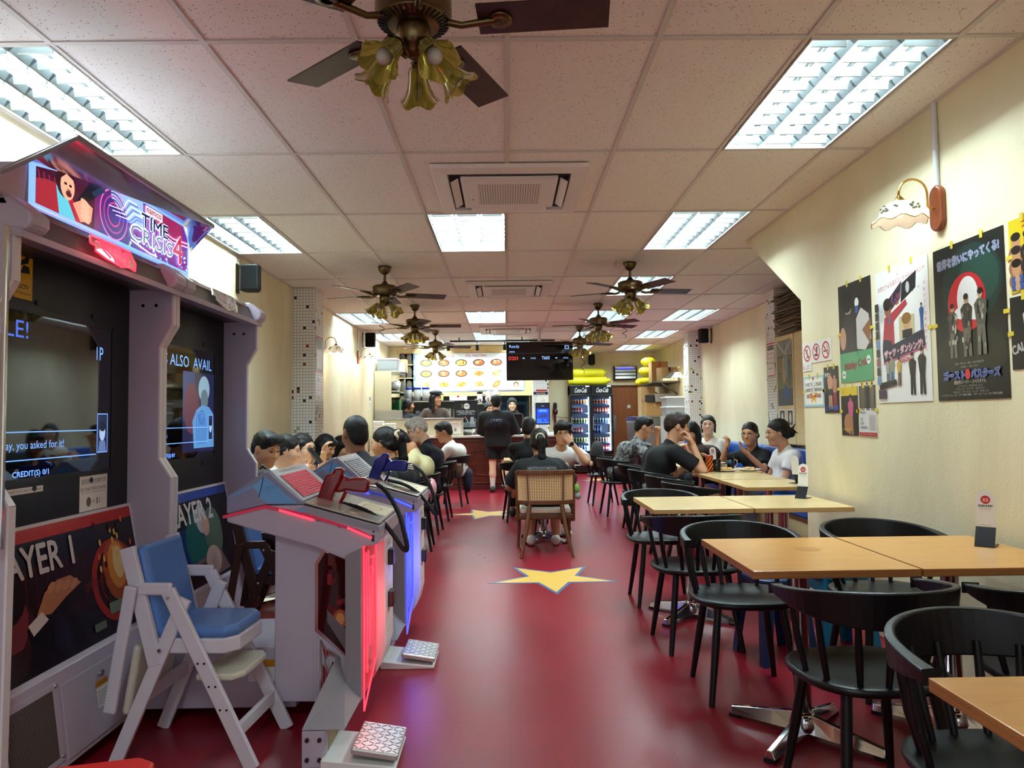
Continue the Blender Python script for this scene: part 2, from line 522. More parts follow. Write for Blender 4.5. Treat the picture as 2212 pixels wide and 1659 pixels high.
for x, y0, y1 in ((XL + .011, YF, YB), (XR - .011, YF, 6.1), (XR2 - .011, 5.1, YB)):
    g.box(x - .011, x + .011, y0, y1, ZC - .001, ZC + .02)
g.build('grid_bar', GRIDM, ceil)
FIX = [(-1, -3), (-4, 0), (2, 0), (-4, 2), (-1, 2), (2, 2), (2, 4), (-4, 6), (-1, 6), (2, 6), (4, 6), (-4, 8), (-1, 8), (2, 8), (4, 8), (-3, 9), (0, 9), (2, 10), (4, 10)]
ACS = [(.035, 4.63), (.045, 8.25), (.045, 12.05)]
TM = {}
for k in range(-4, 6):
    for j in range(-4, 12):
        x0, x1 = GX[0] + .6 * (k + 5), GX[0] + .6 * (k + 6)
        y0, y1 = GY[0] + 1.2 * (j + 4), GY[0] + 1.2 * (j + 5)
        x0, x1, y0, y1 = max(x0, XL), min(x1, XR2), max(y0, YF), min(y1, YB)
        if y1 < 5.3: x1 = min(x1, XR)
        if x1 - x0 < .04 or y1 - y0 < .04 or (k, j) in FIX: continue
        w_, d_ = round(x1 - x0 - .006, 3), round(y1 - y0 - .006, 3)
        if (w_, d_) not in TM:
            TM[(w_, d_)] = B(-w_ / 2, w_ / 2, -d_ / 2, d_ / 2, 0, .014).mesh('ceiling_tile', TILE)
        t = link(bpy.data.objects.new('ceiling_tile', TM[(w_, d_)]), ceil)
        t.location = ((x0 + x1) / 2, (y0 + y1) / 2, ZC + .0075 + rnd.uniform(-.0008, .0008))

# recessed fluorescent lights: three tubes behind a bright louvre
LOUV = mat('louvre_aluminium', 'C2C8CA', .3, .8)
REFL = mat('light_reflector', 'A8AEB0', .14, 1)
TUBE = mat('lit_tube', 'FFFFFF', .4, emit='F4FBFF', es=2.5)
HOUS = mat('light_housing', '8A8E8E', .4, .6)
def make_troffer(lw):
    r = thing('recessed_ceiling_light', None, 'ceiling light')
    h = MB()
    h.box(-.297, .297, -.597, .597, .10, .104)
    for s in (-1, 1):
        h.box(s * .297 - .003, s * .297 + .003, -.597, .597, .006, .104); h.box(-.297, .297, s * .597 - .003, s * .597 + .003, .006, .104)
    h.build('housing', HOUS, r)
    f = MB()
    for s in (-1, 1):
        f.bar((s * .288, -.597, .004), (s * .288, .597, .004), .016, .008); f.bar((-.28, s * .588, .004), (.28, s * .588, .004), .016, .008)
    f.build('frame', GRIDM, r)
    for x in (-.283, -.095, .095, .283):
        MB().prism([(x - .034, .095), (x, .001), (x + .034, .095)], 'y', -.58, .58).build('reflector', REFL, r)
    bl = MB().prism([(-.012, .042), (-.004, .002), (.004, .002), (.012, .042)], 'x', -.072, .072).mesh('louvre_blade', LOUV)
    for x in (-.189, 0, .189):
        for i in range(9):
            link(bpy.data.objects.new('louvre_blade', bl), r).location = (x, -.52 + i * .13, .002)
        MB().cyl((x, -.57, .062), (x, .57, .062), .0125, n=8).build('tube', TUBE, r)
    return r
def light(name, typ, loc, rot, en, col=(1, 1, 1), **k):
    l = bpy.data.lights.new(name, typ); l.energy = en; l.color = col
    for a, b in k.items(): setattr(l, a, b)
    o = bpy.data.objects.new(name, l); COL.objects.link(o); o.location = loc; o.rotation_euler = rot
    return o
TL = {(-1, -3): 'recessed light overhead behind the viewpoint near the added shop window', (-4, 0): 'large bright recessed light above the left arcade machine', (2, 0): 'large bright recessed light near the wall lamp on the right',
      (-4, 2): 'recessed light beside the black wall speaker on the left wall', (-1, 2): 'square-looking recessed light just behind the nearest air conditioner', (2, 2): 'recessed light beside the slanted wall corner', (2, 4): 'recessed light partly hidden behind the front right ceiling fan',
      (-4, 6): 'recessed light by the left wall above the first lit wall lamp', (-1, 6): 'recessed light between the second and third air conditioners', (2, 6): 'recessed light half hidden behind the second right ceiling fan', (4, 6): 'recessed light over the blue booth in the right bay',
      (-4, 8): 'recessed light by the left wall past the small black speaker', (-1, 8): 'recessed light just behind the third air conditioner', (2, 8): 'recessed light behind the farthest right ceiling fan', (4, 8): 'recessed light in the right bay, second from the back',
      (-3, 9): 'recessed light behind the farthest left ceiling fan', (0, 9): 'recessed light just above the black order screen', (2, 10): 'recessed light behind the order screen near the back wall', (4, 10): 'farthest recessed light in front of the yellow-lit back wall'}
tr0 = None
for (k, j) in FIX:
    x, y = .0224 + .6 * k + .3, 2.783 + 1.2 * j + .6
    lab = TL[(k, j)]
    if tr0 is None:
        tr0 = make_troffer(None); o = tr0; o.location = (x, y, ZC); tag(o, lab, None, 'recessed fluorescent ceiling lights')
    else:
        o = copy_tree(tr0, (x, y, ZC), 0, lab)
    for q in (-.189, 0, .189): light('fluorescent_glow', 'AREA', (x + q, y, ZC + .08), (0, 0, 0), LAMP_W / 3, LAMP_C, shape='RECTANGLE', size=.06, size_y=1.12)

# ceiling cassette air conditioners
ACW = mat('ac_plastic', 'E2DAD4', .45)
def grille_mat():
    m = mat('ac_grille', 'DDD3CC', .5)
    nt, N, L, I = nodes(m)
    tc = N('ShaderNodeTexCoord'); sp = N('ShaderNodeSeparateXYZ'); L(tc.outputs['Object'], sp.inputs[0])
    out = []
    for a in (0, 1):
        d = N('ShaderNodeMath'); d.operation = 'MULTIPLY'; d.inputs[1].default_value = 62; L(sp.outputs[a], d.inputs[0])
        f = N('ShaderNodeMath'); f.operation = 'FRACT'; L(d.outputs[0], f.inputs[0])
        c = N('ShaderNodeMath'); c.operation = 'SUBTRACT'; c.inputs[1].default_value = .5; L(f.outputs[0], c.inputs[0])
        q = N('ShaderNodeMath'); q.operation = 'MULTIPLY'; L(c.outputs[0], q.inputs[0]); L(c.outputs[0], q.inputs[1])
        out.append(q.outputs[0])
    s = N('ShaderNodeMath'); L(out[0], s.inputs[0]); L(out[1], s.inputs[1])
    lt = N('ShaderNodeMath'); lt.operation = 'LESS_THAN'; lt.inputs[1].default_value = .085; L(s.outputs[0], lt.inputs[0])
    mx = N('ShaderNodeMix'); mx.data_type = 'RGBA'; mx.inputs[6].default_value = (*lin('DDD3CC'), 1); mx.inputs[7].default_value = (*lin('3A322C'), 1)
    L(lt.outputs[0], mx.inputs[0]); L(mx.outputs[2], I['Base Color'])
    return m
GRILLE = grille_mat()
def make_ac():
    r = thing('cassette_air_conditioner', None, 'air conditioner')
    f = MB()
    o_, i_ = .475, .375
    for R in (0, 1, 2, 3):
        f.T = Matrix.Rotation(R * PI / 2, 4, 'Z')
        f.add([(-o_, -o_, 0), (o_, -o_, 0), (o_ - .01, -o_ + .01, -.022), (-o_ + .01, -o_ + .01, -.022), (i_, -i_, -.03), (-i_, -i_, -.03), (i_, -i_, 0), (-i_, -i_, 0)],
              [(0, 1, 2, 3), (3, 2, 4, 5), (5, 4, 6, 7)])
    f.build('frame', ACW, r)
    B(-.37, .37, -.37, .37, -.006, 0).build('air_slot', mat('ac_dark', '2A2522', .8), r)
    MB().box(-.30, .30, -.30, .30, -.036, -.008).build('front_panel', ACW, r, bevel=.01)
    B(-.20, .20, -.21, .21, -.0372, -.036).build('grille', GRILLE, r)
    fl_ = MB().bar((-.26, 0, 0), (.26, 0, 0), .05, .008).mesh('flap', ACW)
    for R in range(4):
        k = link(bpy.data.objects.new('flap', fl_), r)
        k.rotation_euler = (.55, 0, R * PI / 2); k.location = Vector((0, -.338, -.03)) if R == 0 else rotz(R * PI / 2) @ Vector((0, -.338, -.03))
    MB().cyl((-.24, .1, -.0365), (-.24, .1, -.038), .006).build('sensor_dot', BLACK, r)
    return r
ac0 = None
for i, (x, y) in enumerate(ACS):
    lab = ['nearest white cassette air conditioner in the ceiling', 'middle cassette air conditioner between the first two pairs of fans', 'farthest cassette air conditioner in front of the order screen'][i]
    if ac0 is None:
        ac0 = make_ac(); ac0.location = (x, y, ZC); tag(ac0, lab, None, 'ceiling air conditioners')
    else: copy_tree(ac0, (x, y, ZC), 0, lab)

# ceiling fans with five blades and five amber tulip shades
def make_fan():
    r = thing('ceiling_fan', None, 'fan')
    MB().lathe([(.062, 0), (.066, -.006), (.06, -.03), (.045, -.06), (.02, -.078), (.012, -.08)], n=24).build('canopy', BRONZE, r)
    MB().cyl((0, 0, -.075), (0, 0, -.17), .012).build('downrod', BRONZE, r)
    m = MB().lathe([(.015, -.14), (.03, -.16), (.04, -.175), (.10, -.185), (.118, -.195), (.118, -.245), (.108, -.262), (.112, -.266), (.112, -.272), (.075, -.285)], n=32).build('motor_housing', BRONZE, r)
    s = MB()
    for i in range(36):
        a = 2 * PI * i / 36
        s.obox((math.cos(a) * .094, math.sin(a) * .094, -.279), rotz(a) @ Matrix.Rotation(-.33, 3, 'Y'), (.015, .003, .002))
    s.build('vent_slots', BLACK, m)
    MB().lathe([(.05, -.28), (.052, -.30), (.05, -.345), (.035, -.352), (.03, -.37), (.012, -.385)], n=24).build('switch_housing', BRONZE, r)
    bm = MB()
    bm.obox((0, 0, 0), Matrix.Identity(3), (.2, .064, .003))
    bl = bm.mesh('blade', BLADE)
    bk = MB()
    bk.tube([(-.29, 0, -.006), (-.25, 0, -.018), (-.2, 0, -.012), (-.15, 0, -.006)], [.012, .011, .012, .014], 6)
    bk.lathe([(.018, -.009), (.034, -.009), (.038, -.004), (.034, 0), (.018, 0), (.016, -.004), (.018, -.009)], (-.13, 0, -.004), 16)
    bkm = bk.mesh('blade_bracket', BRONZE)
    wob = lambda t, i: (1 + .05 * min(i, 5) / 5 * math.cos(5 * t), -.008 * max(0, i - 3) / 2 * math.cos(5 * t))
    prof = [(.02, 0), (.027, -.012), (.03, -.04), (.037, -.07), (.05, -.098), (.064, -.112)]
    sh = MB().shell(prof, n=30, wob=wob).shell([(a - .002, b) for a, b in prof], n=30, wob=wob)
    shm = sh.mesh('glass_shade', AMBER)
    rib = MB()
    for i in range(10):
        t = 2 * PI * i / 10
        rib.tube([(math.cos(t) * (a * wob(t, q)[0] + .0008), math.sin(t) * (a * wob(t, q)[0] + .0008), b) for q, (a, b) in enumerate(prof)][1:], .0016, 4)
    ribm = rib.mesh('shade_rib', AMBER)
    bu = MB().ell((0, 0, -.075), (.026, .026, .03), 12).mesh('bulb', mat('frosted_bulb', 'C4BEAC', .4))
    ga = MB().cyl((0, 0, .012), (0, 0, -.014), .02, n=12).mesh('socket', BRONZE)
    arm = MB().tube([(-.04, 0, .03), (-.015, 0, .03), (0, 0, .01)], .008, 6).mesh('light_arm', BRONZE)
    for i in range(5):
        a = 2 * PI * i / 5
        b = link(bpy.data.objects.new('blade', bl), r)
        b.location = (math.cos(a) * .40, math.sin(a) * .40, -.272); b.rotation_euler = (-.17, .0, a)
        link(bpy.data.objects.new('blade_bracket', bkm), b)
        a += .404
        s = link(bpy.data.objects.new('glass_shade', shm), r)
        s.location = (math.cos(a) * .075, math.sin(a) * .075, -.372); s.rotation_euler = Matrix(rotz(a) @ Matrix.Rotation(-.72, 3, 'Y')).to_euler()
        for nm, mm in (('bulb', bu), ('socket', ga), ('light_arm', arm), ('shade_rib', ribm)): link(bpy.data.objects.new(nm, mm), s)
    MB().cyl((.01, .0, -.38), (.01, 0, -.52), .0015, n=5).build('pull_chain', BRONZE, r)
    return r
FANS = [(-.272, 2.17, -.09, 'large brass ceiling fan with amber glass shades nearest overhead'), (-1.17, 6.98, .30, 'front left brass ceiling fan with amber shades, first of the left row'), (1.212, 6.91, .15, 'front right brass ceiling fan in front of a lit panel'),
        (-1.18, 9.36, .05, 'second ceiling fan in the left row'), (1.225, 9.42, .5, 'second ceiling fan in the right row with a ribbon hanging nearby'),
        (-1.18, 12.09, .22, 'farthest left ceiling fan in front of the menu board'), (1.224, 11.82, .4, 'farthest right ceiling fan beside the order screen')]
fan0 = None
for x, y, a, lab in FANS:
    if fan0 is None:
        fan0 = make_fan(); fan0.location = (x, y, ZC); fan0.rotation_euler = (0, 0, a); tag(fan0, lab, None, 'brass ceiling fans')
    else: copy_tree(fan0, (x, y, ZC), a, lab)

# wall lamps: wooden plate, brass goose-neck, scalloped opal shade; local +x points into the room
def make_sconce():
    r = thing('wall_lamp', None, 'wall lamp')
    n = 10
    pts = [(.05 * math.cos(t), .06 + .05 * math.sin(t)) for t in (PI * i / n for i in range(n + 1))] + [(.05 * math.cos(t), -.06 + .05 * math.sin(t)) for t in (PI + PI * i / n for i in range(n + 1))]
    MB().prism(pts, 'x', 0, .028).build('back_plate', wood_mat('sconce_wood', '6A3018', '83421F', .35, (8, 8, 2)), r, bevel=.008)
    p = [(.028, 0, .0), (.05, 0, .0), (.062, 0, .012)] + [(.13 - .068 * math.cos(t), 0, .075 + .068 * math.sin(t)) for t in (PI * i / 10 for i in range(11))] + [(.198, 0, .04)]
    MB().tube(p, .0055, 8).build('goose_neck', BRASS, r)
    MB().lathe([(.008, .062), (.022, .045), (.03, .036), (.034, .03)], (.198, 0, 0), 16).build('shade_cap', BRASS, r)
    wob = lambda t, i: (1 + .035 * max(0, i - 3) / 2 * math.cos(8 * t), -.010 * max(0, i - 3) / 2 * math.cos(8 * t))
    prof = [(.028, .035), (.06, .022), (.082, -.005), (.094, -.035), (.105, -.052), (.122, -.062)]
    s = MB().shell(prof, (.198, 0, 0), 40, wob=wob).shell([(a - .003, b - .001) for a, b in prof], (.198, 0, 0), 40, wob=wob).build('shade', OPAL, r)
    rim = [(.198 + .122 * wob(t, 5)[0] * math.cos(t), .122 * wob(t, 5)[0] * math.sin(t), -.062 + wob(t, 5)[1]) for t in (2 * PI * i / 48 for i in range(49))]
    MB().tube(rim, .0028, 5).build('shade_rim', mat('gilt_rim', 'C8A868', .4), s)
    d = MB()
    for k in range(4):
        a0 = PI / 2 * k + .5
        for q in range(9):
            a = a0 + rnd.uniform(-.45, .45); z = rnd.uniform(-.02, .015); rr = .088 - z * .4
            d.ell((.198 + math.cos(a) * (rr - .005), math.sin(a) * (rr - .005), z), (.007, .007, .005), 6)
    d.build('painted_flowers', mat('flower_paint', '5A5840', .6), s)
    MB().ell((.198, 0, -.02), (.022, .022, .028), 10).build('bulb', mat('lamp_bulb', 'FFF4DC', .3, emit='FFE9C0', es=.35), r)
    return r
PIPEW = mat('white_conduit', 'DADCE0', .45)
def conduit(x, y, z0, z1, lab, s, m=PIPEW):
    o = thing('conduit_pipe', lab, 'pipe', (x, y, z0))
    MB().cyl((s * .013, 0, 0), (s * .013, 0, z1 - z0), .0125, n=10).build('pipe', m, o)
    MB().lathe([(.016, -.008), (.017, 0), (.016, .008)], (s * .013, 0, (z1 - z0) * .45), 10).build('clip', m, o)
light('front_fill_light', 'AREA', (-.1, YF - .16, 1.45), (-PI / 2, 0, PI), FRONT_FILL_W, (.86, .93, 1.0), shape='RECTANGLE', size=3.8, size_y=2.0)  # fill lamp added at the made-up window to lift near ceiling and walls
sc0 = make_sconce(); sc0.location = (XR, 3.39, 2.23); sc0.rotation_euler = (0, 0, PI); tag(sc0, 'unlit wall lamp with scalloped white shade above the posters', None, 'scalloped wall lamps')
copy_tree(sc0, (XL, 9.3, 2.19), 0, 'wall lamp with dark arm on the left wall just past the mosaic column')
copy_tree(sc0, (XL, 11.6, 2.27), 0, 'wall lamp on the left wall below the small black speaker')
copy_tree(sc0, (XR2, 13.6, 2.06), PI, 'wall lamp on the right wall beside the storage shelf')
conduit(XR, 3.39, 2.34, ZC, 'white conduit pipe running down to the lamp above the posters', -1)
conduit(XL, 9.3, 2.3, ZC, 'brown conduit pipe above the left wall lamp by the mosaic column', 1, mat('brown_conduit', '7A5A48', .5))
conduit(XL, 11.6, 2.38, ZC, 'white conduit pipe above the farther left wall lamp', 1)
for y, x, z, rz in ((9.3, XL + .2, 2.13, 0), (11.6, XL + .2, 2.2, 0), (13.6, XR2 - .2, 2.0, 0)):
    light('wall_lamp_glow', 'POINT', (x, y, z - .03), (0, 0, 0), 2.2, (1, .86, .62), shadow_soft_size=.03)

# black wall speakers; local +x out of the wall
def make_speaker():
    r = thing('wall_speaker', None, 'speaker')
    MB().box(0, .008, -.035, .035, -.13, .13).build('bracket', BLACK, r)
    a = MB(); a.bar((.005, 0, .1), (.07, 0, .1), .02, .006); a.bar((.005, 0, -.1), (.07, 0, -.1), .02, .006); a.build('bracket_arm', BLACK, r)
    pts = [(-.085, .0), (-.06, .06), (.06, .06), (.085, .0), (.08, -.075), (-.08, -.075)]
    MB().prism(pts, 'z', -.12, .12).build('body', mat('speaker_shell', '0C0C0D', .55, spec=.3), r, bevel=.02).location = (.13, 0, 0)
    MB().box(-.07, .07, -.081, -.075, -.105, .105).build('front_grille', mat('speaker_cloth', '0E0E10', .9, spec=.15), r, bevel=.004).location = (.13, 0, 0)
    MB().cyl((.005, .03, .1), (.005, .03, .24), .004, n=6).build('cable', WHITEP, r)
    return r
sp0 = make_speaker(); sp0.location = (XL, 6.4, 2.53); tag(sp0, 'black speaker high on the left wall above the arcade machines', None, 'black wall speakers')
copy_tree(sp0, (XL, 12.05, 2.6), 0, 'small black speaker high on the left wall above the second wall lamp')
copy_tree(sp0, (XR2, 12.0, 2.6), PI, 'black speaker high on the right bay wall near the mosaic column')
copy_tree(sp0, (2.0, YB, 2.6), -PI / 2, 'black speaker on the back wall above the drinks fridges')

# mosaic piers
def pier(name, x0, x1, y0, y1, z1=ZC):
    tag(B(x0, x1, y0, y1, 0, z1).build(name, MOSAIC, bevel=.004), kind='structure')
pier('pillar_left', XL, -2.13, 8.05, 8.42)
pier('pillar_right_near', 3.17, XR2, 8.42, 8.72)
pier('pillar_right_far', 3.22, XR2, 12.66, 13.0)
pier('pillar_centre', .50, .79, 13.48, 13.78)

# floor stars
def star_pts(R, r, a0=PI / 2):
    return [((R if i % 2 == 0 else r) * math.cos(a0 + i * PI / 5), (R if i % 2 == 0 else r) * math.sin(a0 + i * PI / 5)) for i in range(10)]
SB = mat('star_border_blue', '44618C', .4); SY = mat('star_yellow', 'DDAF52', .4, var=.08, vs=14)
def floor_star(x, y, R, lab, a):
    o = thing('floor_star', lab, 'floor star', (x, y, 0), a, 'inlaid floor stars')
    MB().prism(star_pts(R * 1.14, R * .47), 'z', -.002, .0012).build('border', SB, o)
    MB().prism(star_pts(R, R * .40), 'z', .001, .0016).build('inset', SY, o)
floor_star(.345, 5.72, .47, 'yellow star with blue border inlaid in the floor before the rattan chair', PI)
floor_star(1.93, 14.6, .47, 'yellow star inlaid in the floor in front of the fridges', PI)
floor_star(-.30, 9.6, .47, 'yellow star inlaid in the floor, partly hidden beside the centre table', .4)
# ---------------------------------------------------------------- chairs, tables, booths
def make_chair():
    """black spindle-back armchair facing local +y, origin on the floor under the seat centre"""
    r = thing('dining_chair', None, 'chair')
    n = 28
    def seat_pt(t, k):
        c, s_ = math.cos(t), math.sin(t)
        ex = .75
        x = .235 * k * (abs(c) ** ex) * (1 if c > 0 else -1); y = .215 * k * (abs(s_) ** ex) * (1 if s_ > 0 else -1)
        return x, y
    m = MB(); rings = []
    for k, z in ((.90, .408), (.985, .416), (1.0, .428), (.985, .437), (.93, .440), (.6, .432), (.2, .428)):
        b = len(m.v)
        for i in range(n):
            x, y = seat_pt(2 * PI * i / n, k); m.v.append((x, y, z))
        rings.append(b)
    for a, b in zip(rings, rings[1:]):
        for i in range(n):
            m.f.append((a + i, a + (i + 1) % n, b + (i + 1) % n, b + i)); m.m.append(0); m.s.append(True)
    m.f.append(tuple(range(rings[0], rings[0] + n))[::-1]); m.m.append(0); m.s.append(False)
    m.f.append(tuple(range(rings[-1], rings[-1] + n))); m.m.append(0); m.s.append(True)
    m.build('seat', BLACKP, r)
    # horseshoe rail: tall at the back, low and thin at the arms
    q = MB(); N = 33; k4 = None
    for i in range(N):
        t = -PI * 1.06 + (PI * 1.12) * i / (N - 1) - .0 * PI
        u = abs(i / (N - 1) - .5) * 2
        x, y = .255 * math.cos(t), .235 * math.sin(t) - .005
        if u > .72: y += (u - .72) * .18
        h = .095 * (1 - u ** 2.2) + .024
        top = .735 - .045 * u ** 2; tilt = .022 * (1 - u)
        th = .010 + .010 * u ** 3
        nx, ny = math.cos(t), math.sin(t)
        b = len(q.v)
        q.v += [(x + nx * (th + tilt), y + ny * (th + tilt), top), (x + nx * th, y + ny * th, top - h), (x - nx * th, y - ny * th, top - h), (x - nx * (th - tilt), y - ny * (th - tilt), top)]
        if i:
            for e in range(4):
                q.f.append((b - 4 + e, b - 4 + (e + 1) % 4, b + (e + 1) % 4, b + e)); q.m.append(0); q.s.append(False)
    q.f += [(0, 1, 2, 3), (len(q.v) - 1, len(q.v) - 2, len(q.v) - 3, len(q.v) - 4)]; q.m += [0, 0]; q.s += [False, False]
    q.build('backrest', BLACKP, r, bevel=.006, seg=2)
    for a in (-178, -152, -124, -102, -78, -56, -28, -2):
        t = math.radians(a)
        MB().tube([(.205 * math.cos(t), .185 * math.sin(t), .43), (.23 * math.cos(t), .21 * math.sin(t), .53), (.25 * math.cos(t), .232 * math.sin(t), .655)], [.009, .0125, .009], 8).build('spindle', BLACKP, r)
    for sx in (-1, 1):
        for sy in (-1, 1):
            MB().tube([(sx * .14, sy * .12, .415), (sx * .165, sy * .15, .22), (sx * .195, sy * .185, 0)], [.017, .0175, .0125], 10).build('leg', BLACKP, r)
    return r
chair0 = make_chair()
USED = []
def chair(x, y, face, lab):
    """face: direction the sitter looks, degrees from +y anticlockwise"""
    rz = math.radians(face)
    if not USED:
        o = chair0; o.location = (x, y, 0); o.rotation_euler = (0, 0, rz); tag(o, lab, None, 'black spindle-back dining chairs')
    else: o = copy_tree(chair0, (x, y, 0), rz, lab)
    USED.append(o)
    return o
chair(1.05, 4.97, 180, 'black spindle chair behind the far edge of the birch table by the aisle')
chair(1.03, 4.03, 4, 'black spindle chair, back to us, pushed to the pale birch table by the aisle')
chair(1.07, 3.34, 178, 'black spindle chair behind the orange-brown table, by the aisle')
chair(1.74, 3.36, 182, 'black spindle chair behind the orange-brown table, close to the right wall')
chair(1.15, 2.36, 6, 'black spindle chair with its back to us in front of the orange-brown table')
chair(1.76, 2.28, -3, 'black spindle chair cut by the frame, in front of the table with the payment stand')
chair(1.17, 1.68, 180, 'large near black chair facing us behind the corner of the nearest table')
chair(1.50, 5.78, -82, 'empty black chair, nearest of the row along the bay tables')
chair(1.50, 6.48, -86, 'empty black chair, second of the row along the bay tables')
chair(1.47, 7.2, -84, 'black chair under the brown-haired man in the black shirt')
chair(1.50, 8.05, -88, 'empty black chair between the black-shirted man and the man in tie-dye')
chair(1.42, 9.35, -84, 'black chair under the man in the grey tie-dye shirt')
chair(1.38, 10.5, -86, 'black chair with a dark bag on it behind the man in tie-dye')
chair(-.93, 5.35, 84, 'black chair under the man in the dark grey logo shirt')
chair(-.93, 6.25, 88, 'black chair under the woman with the scrunchie')
chair(-.92, 7.1, 92, 'black chair under the person in the pale yellow shirt')
chair(-.93, 8.1, 88, 'black chair under the grey-haired man in navy')
chair(-.90, 9.1, 88, 'empty black chair past the grey-haired man on the aisle side')
chair(-.80, 10.6, 80, 'black chair under the man in the white shirt near the counter')
chair(.16, 8.95, 8, 'black chair under the man in black with his back to us at the centre')
chair(.50, 8.12, 176, 'black chair under the man covering his face with his hand')

ORANGE = wood_mat('orange_maple_veneer', 'C98C46', 'D69C56', .28, (2, 9, 9), coat=.2)
def make_table(top, edge, name='cafe_table'):
    r = thing(name, None, 'table')
    m = MB(); m.box(-.293, .293, -.338, .338, .682, .71)
    m.m = [1, 0, 1, 1, 1, 1]
    m.build('tabletop', [top, edge], r, bevel=.0025)
    MB().lathe([(.032, .06), (.032, .66), (.06, .668), (.06, .682)], n=20).build('post', CHROME, r)
    MB().lathe([(.05, .03), (.055, .05), (.045, .085), (.034, .10)], n=16).build('base_hub', CHROME, r)
    for i in range(4):
        a = PI / 4 + i * PI / 2; R = rotz(a)
        f = MB(); pts = [(.02, .028, .095, .022), (.12, .026, .075, .018), (.30, .022, .042, .013)]
        for (x, w_, top_, bot) in pts:
            f.v += [tuple(R @ Vector((x, s * ww, z))) for s, ww, z in ((-1, w_, bot), (1, w_, bot), (1, w_ * .45, top_), (-1, w_ * .45, top_))]
        for k in range(2):
            for e in range(4):
                f.f.append((k * 4 + e, k * 4 + (e + 1) % 4, k * 4 + 4 + (e + 1) % 4, k * 4 + 4 + e)); f.m.append(0); f.s.append(False)
        f.f += [(3, 2, 1, 0), (8, 9, 10, 11)]; f.m += [0, 0]; f.s += [False, False]
        ft = f.build('foot', CHROME, r, bevel=.003)
        MB().box(.262, .305, -.021, .021, 0, .014).build('rubber_pad', RUBBER, ft).rotation_euler = (0, 0, a)
    return r
BIRCHT = wood_mat('birch_veneer', 'DDBE84', 'E8CC98', .26, (2, 8, 8), coat=.2)
BEDGE = wood_mat('birch_edge', 'A87C48', 'C89C62', .5, (1, 1, 120))
tabA = make_table(ORANGE, PLYEDGE); tabB = make_table(BIRCHT, BEDGE)
TU = {}
def table(kind, x, y, lab):
    src = tabA if kind == 'A' else tabB
    if kind not in TU:
        TU[kind] = 1; src.location = (x, y, 0); tag(src, lab, None, 'plywood cafe tables')
    else: copy_tree(src, (x, y, 0), 0, lab)
table('A', 1.15, 1.16, 'nearest orange-brown table, its corner cut by the frame')
table('A', 1.742, 1.16, 'orange-brown table mostly outside the frame beside the nearest table')
table('A', 1.145, 2.865, 'orange-brown table with a round water mark, by the aisle')
table('A', 1.74, 2.865, 'orange-brown table against the right wall holding a payment stand')
table('B', 1.145, 4.57, 'pale birch table by the aisle just before the bay')
table('B', 1.74, 4.57, 'pale birch table ending at the right wall with a small payment stand')
table('B', 2.10, 5.81, 'empty birch table, nearest in the bay beyond the wall end')
table('B', 2.10, 6.53, 'empty birch table in the bay next to the diners')
table('B', 2.16, 7.27, 'birch table crowded with drinks and plates in the bay')
table('B', 2.16, 8.05, 'birch table of the seated women, behind the drinks table')
table('B', 2.16, 9.3, 'birch table in front of the man in tie-dye')
table('B', .37, 7.46, 'table between the rattan chair and the man hiding his face')
table('B', .25, 9.75, 'table of the man in black at the centre')
for i, (y, l) in enumerate(((5.25, 'table of the man with the backpack behind the gun stands'), (6.1, 'table of the women with the phone on the left'), (6.95, 'table beside the person in pale yellow on the left'), (7.85, 'table of the dark-haired girl in navy on the left'), (8.7, 'left table past the grey-haired man'), (10.6, 'table of the man in white near the counter'))):
    table('B', -1.5, y, l)
st = B(-.06, .09, -.05, .03, .7102, .7103)
MB().prism([(1.21 + .05 * math.cos(2 * PI * i / 28), 2.93 + .05 * math.sin(2 * PI * i / 28)) for i in range(28)], 'z', .7101, .7104).build('water_mark', mat('water_stain', 'B87C3C', .3));
tag(bpy.data.objects['water_mark'], 'faint round water stain on the orange-brown table', 'stain')

# booth benches
BASEW = BIRCH
def booth(name, lab, x0, x1, back, y0, y1, n, facing):
    r = thing(name, lab, 'bench', (0, 0, 0))
    B(min(x0, x1) + .03, max(x0, x1) - .01, y0, y1, 0, .33).build('base', BASEW, r)
    d = (y1 - y0) / n
    for i in range(n):
        a, b = y0 + i * d + .004, y0 + (i + 1) * d - .004
        B(min(x0, x1), max(x0, x1), a, b, .33, .45).build('seat_cushion', BLUEV, r, bevel=.025, seg=3)
        B(min(back), max(back), a, b, .40, .90).build('back_cushion', BLUEV, r, bevel=.03, seg=3)
    return r
booth('blue_booth_bench', 'long blue padded booth bench with wooden base along the right bay', 2.62, 3.06, (3.03, 3.15), 6.35, 12.35, 8, -1)
booth('blue_booth_bench', 'long blue padded booth bench on the left wall, before the mosaic column', -2.2, -1.85, (-2.36, -2.2), 4.85, 8.0, 5, 1)
booth('blue_booth_bench', 'short blue padded booth bench on the left wall, past the mosaic column', -2.2, -1.85, (-2.36, -2.2), 8.46, 10.0, 2, 1)

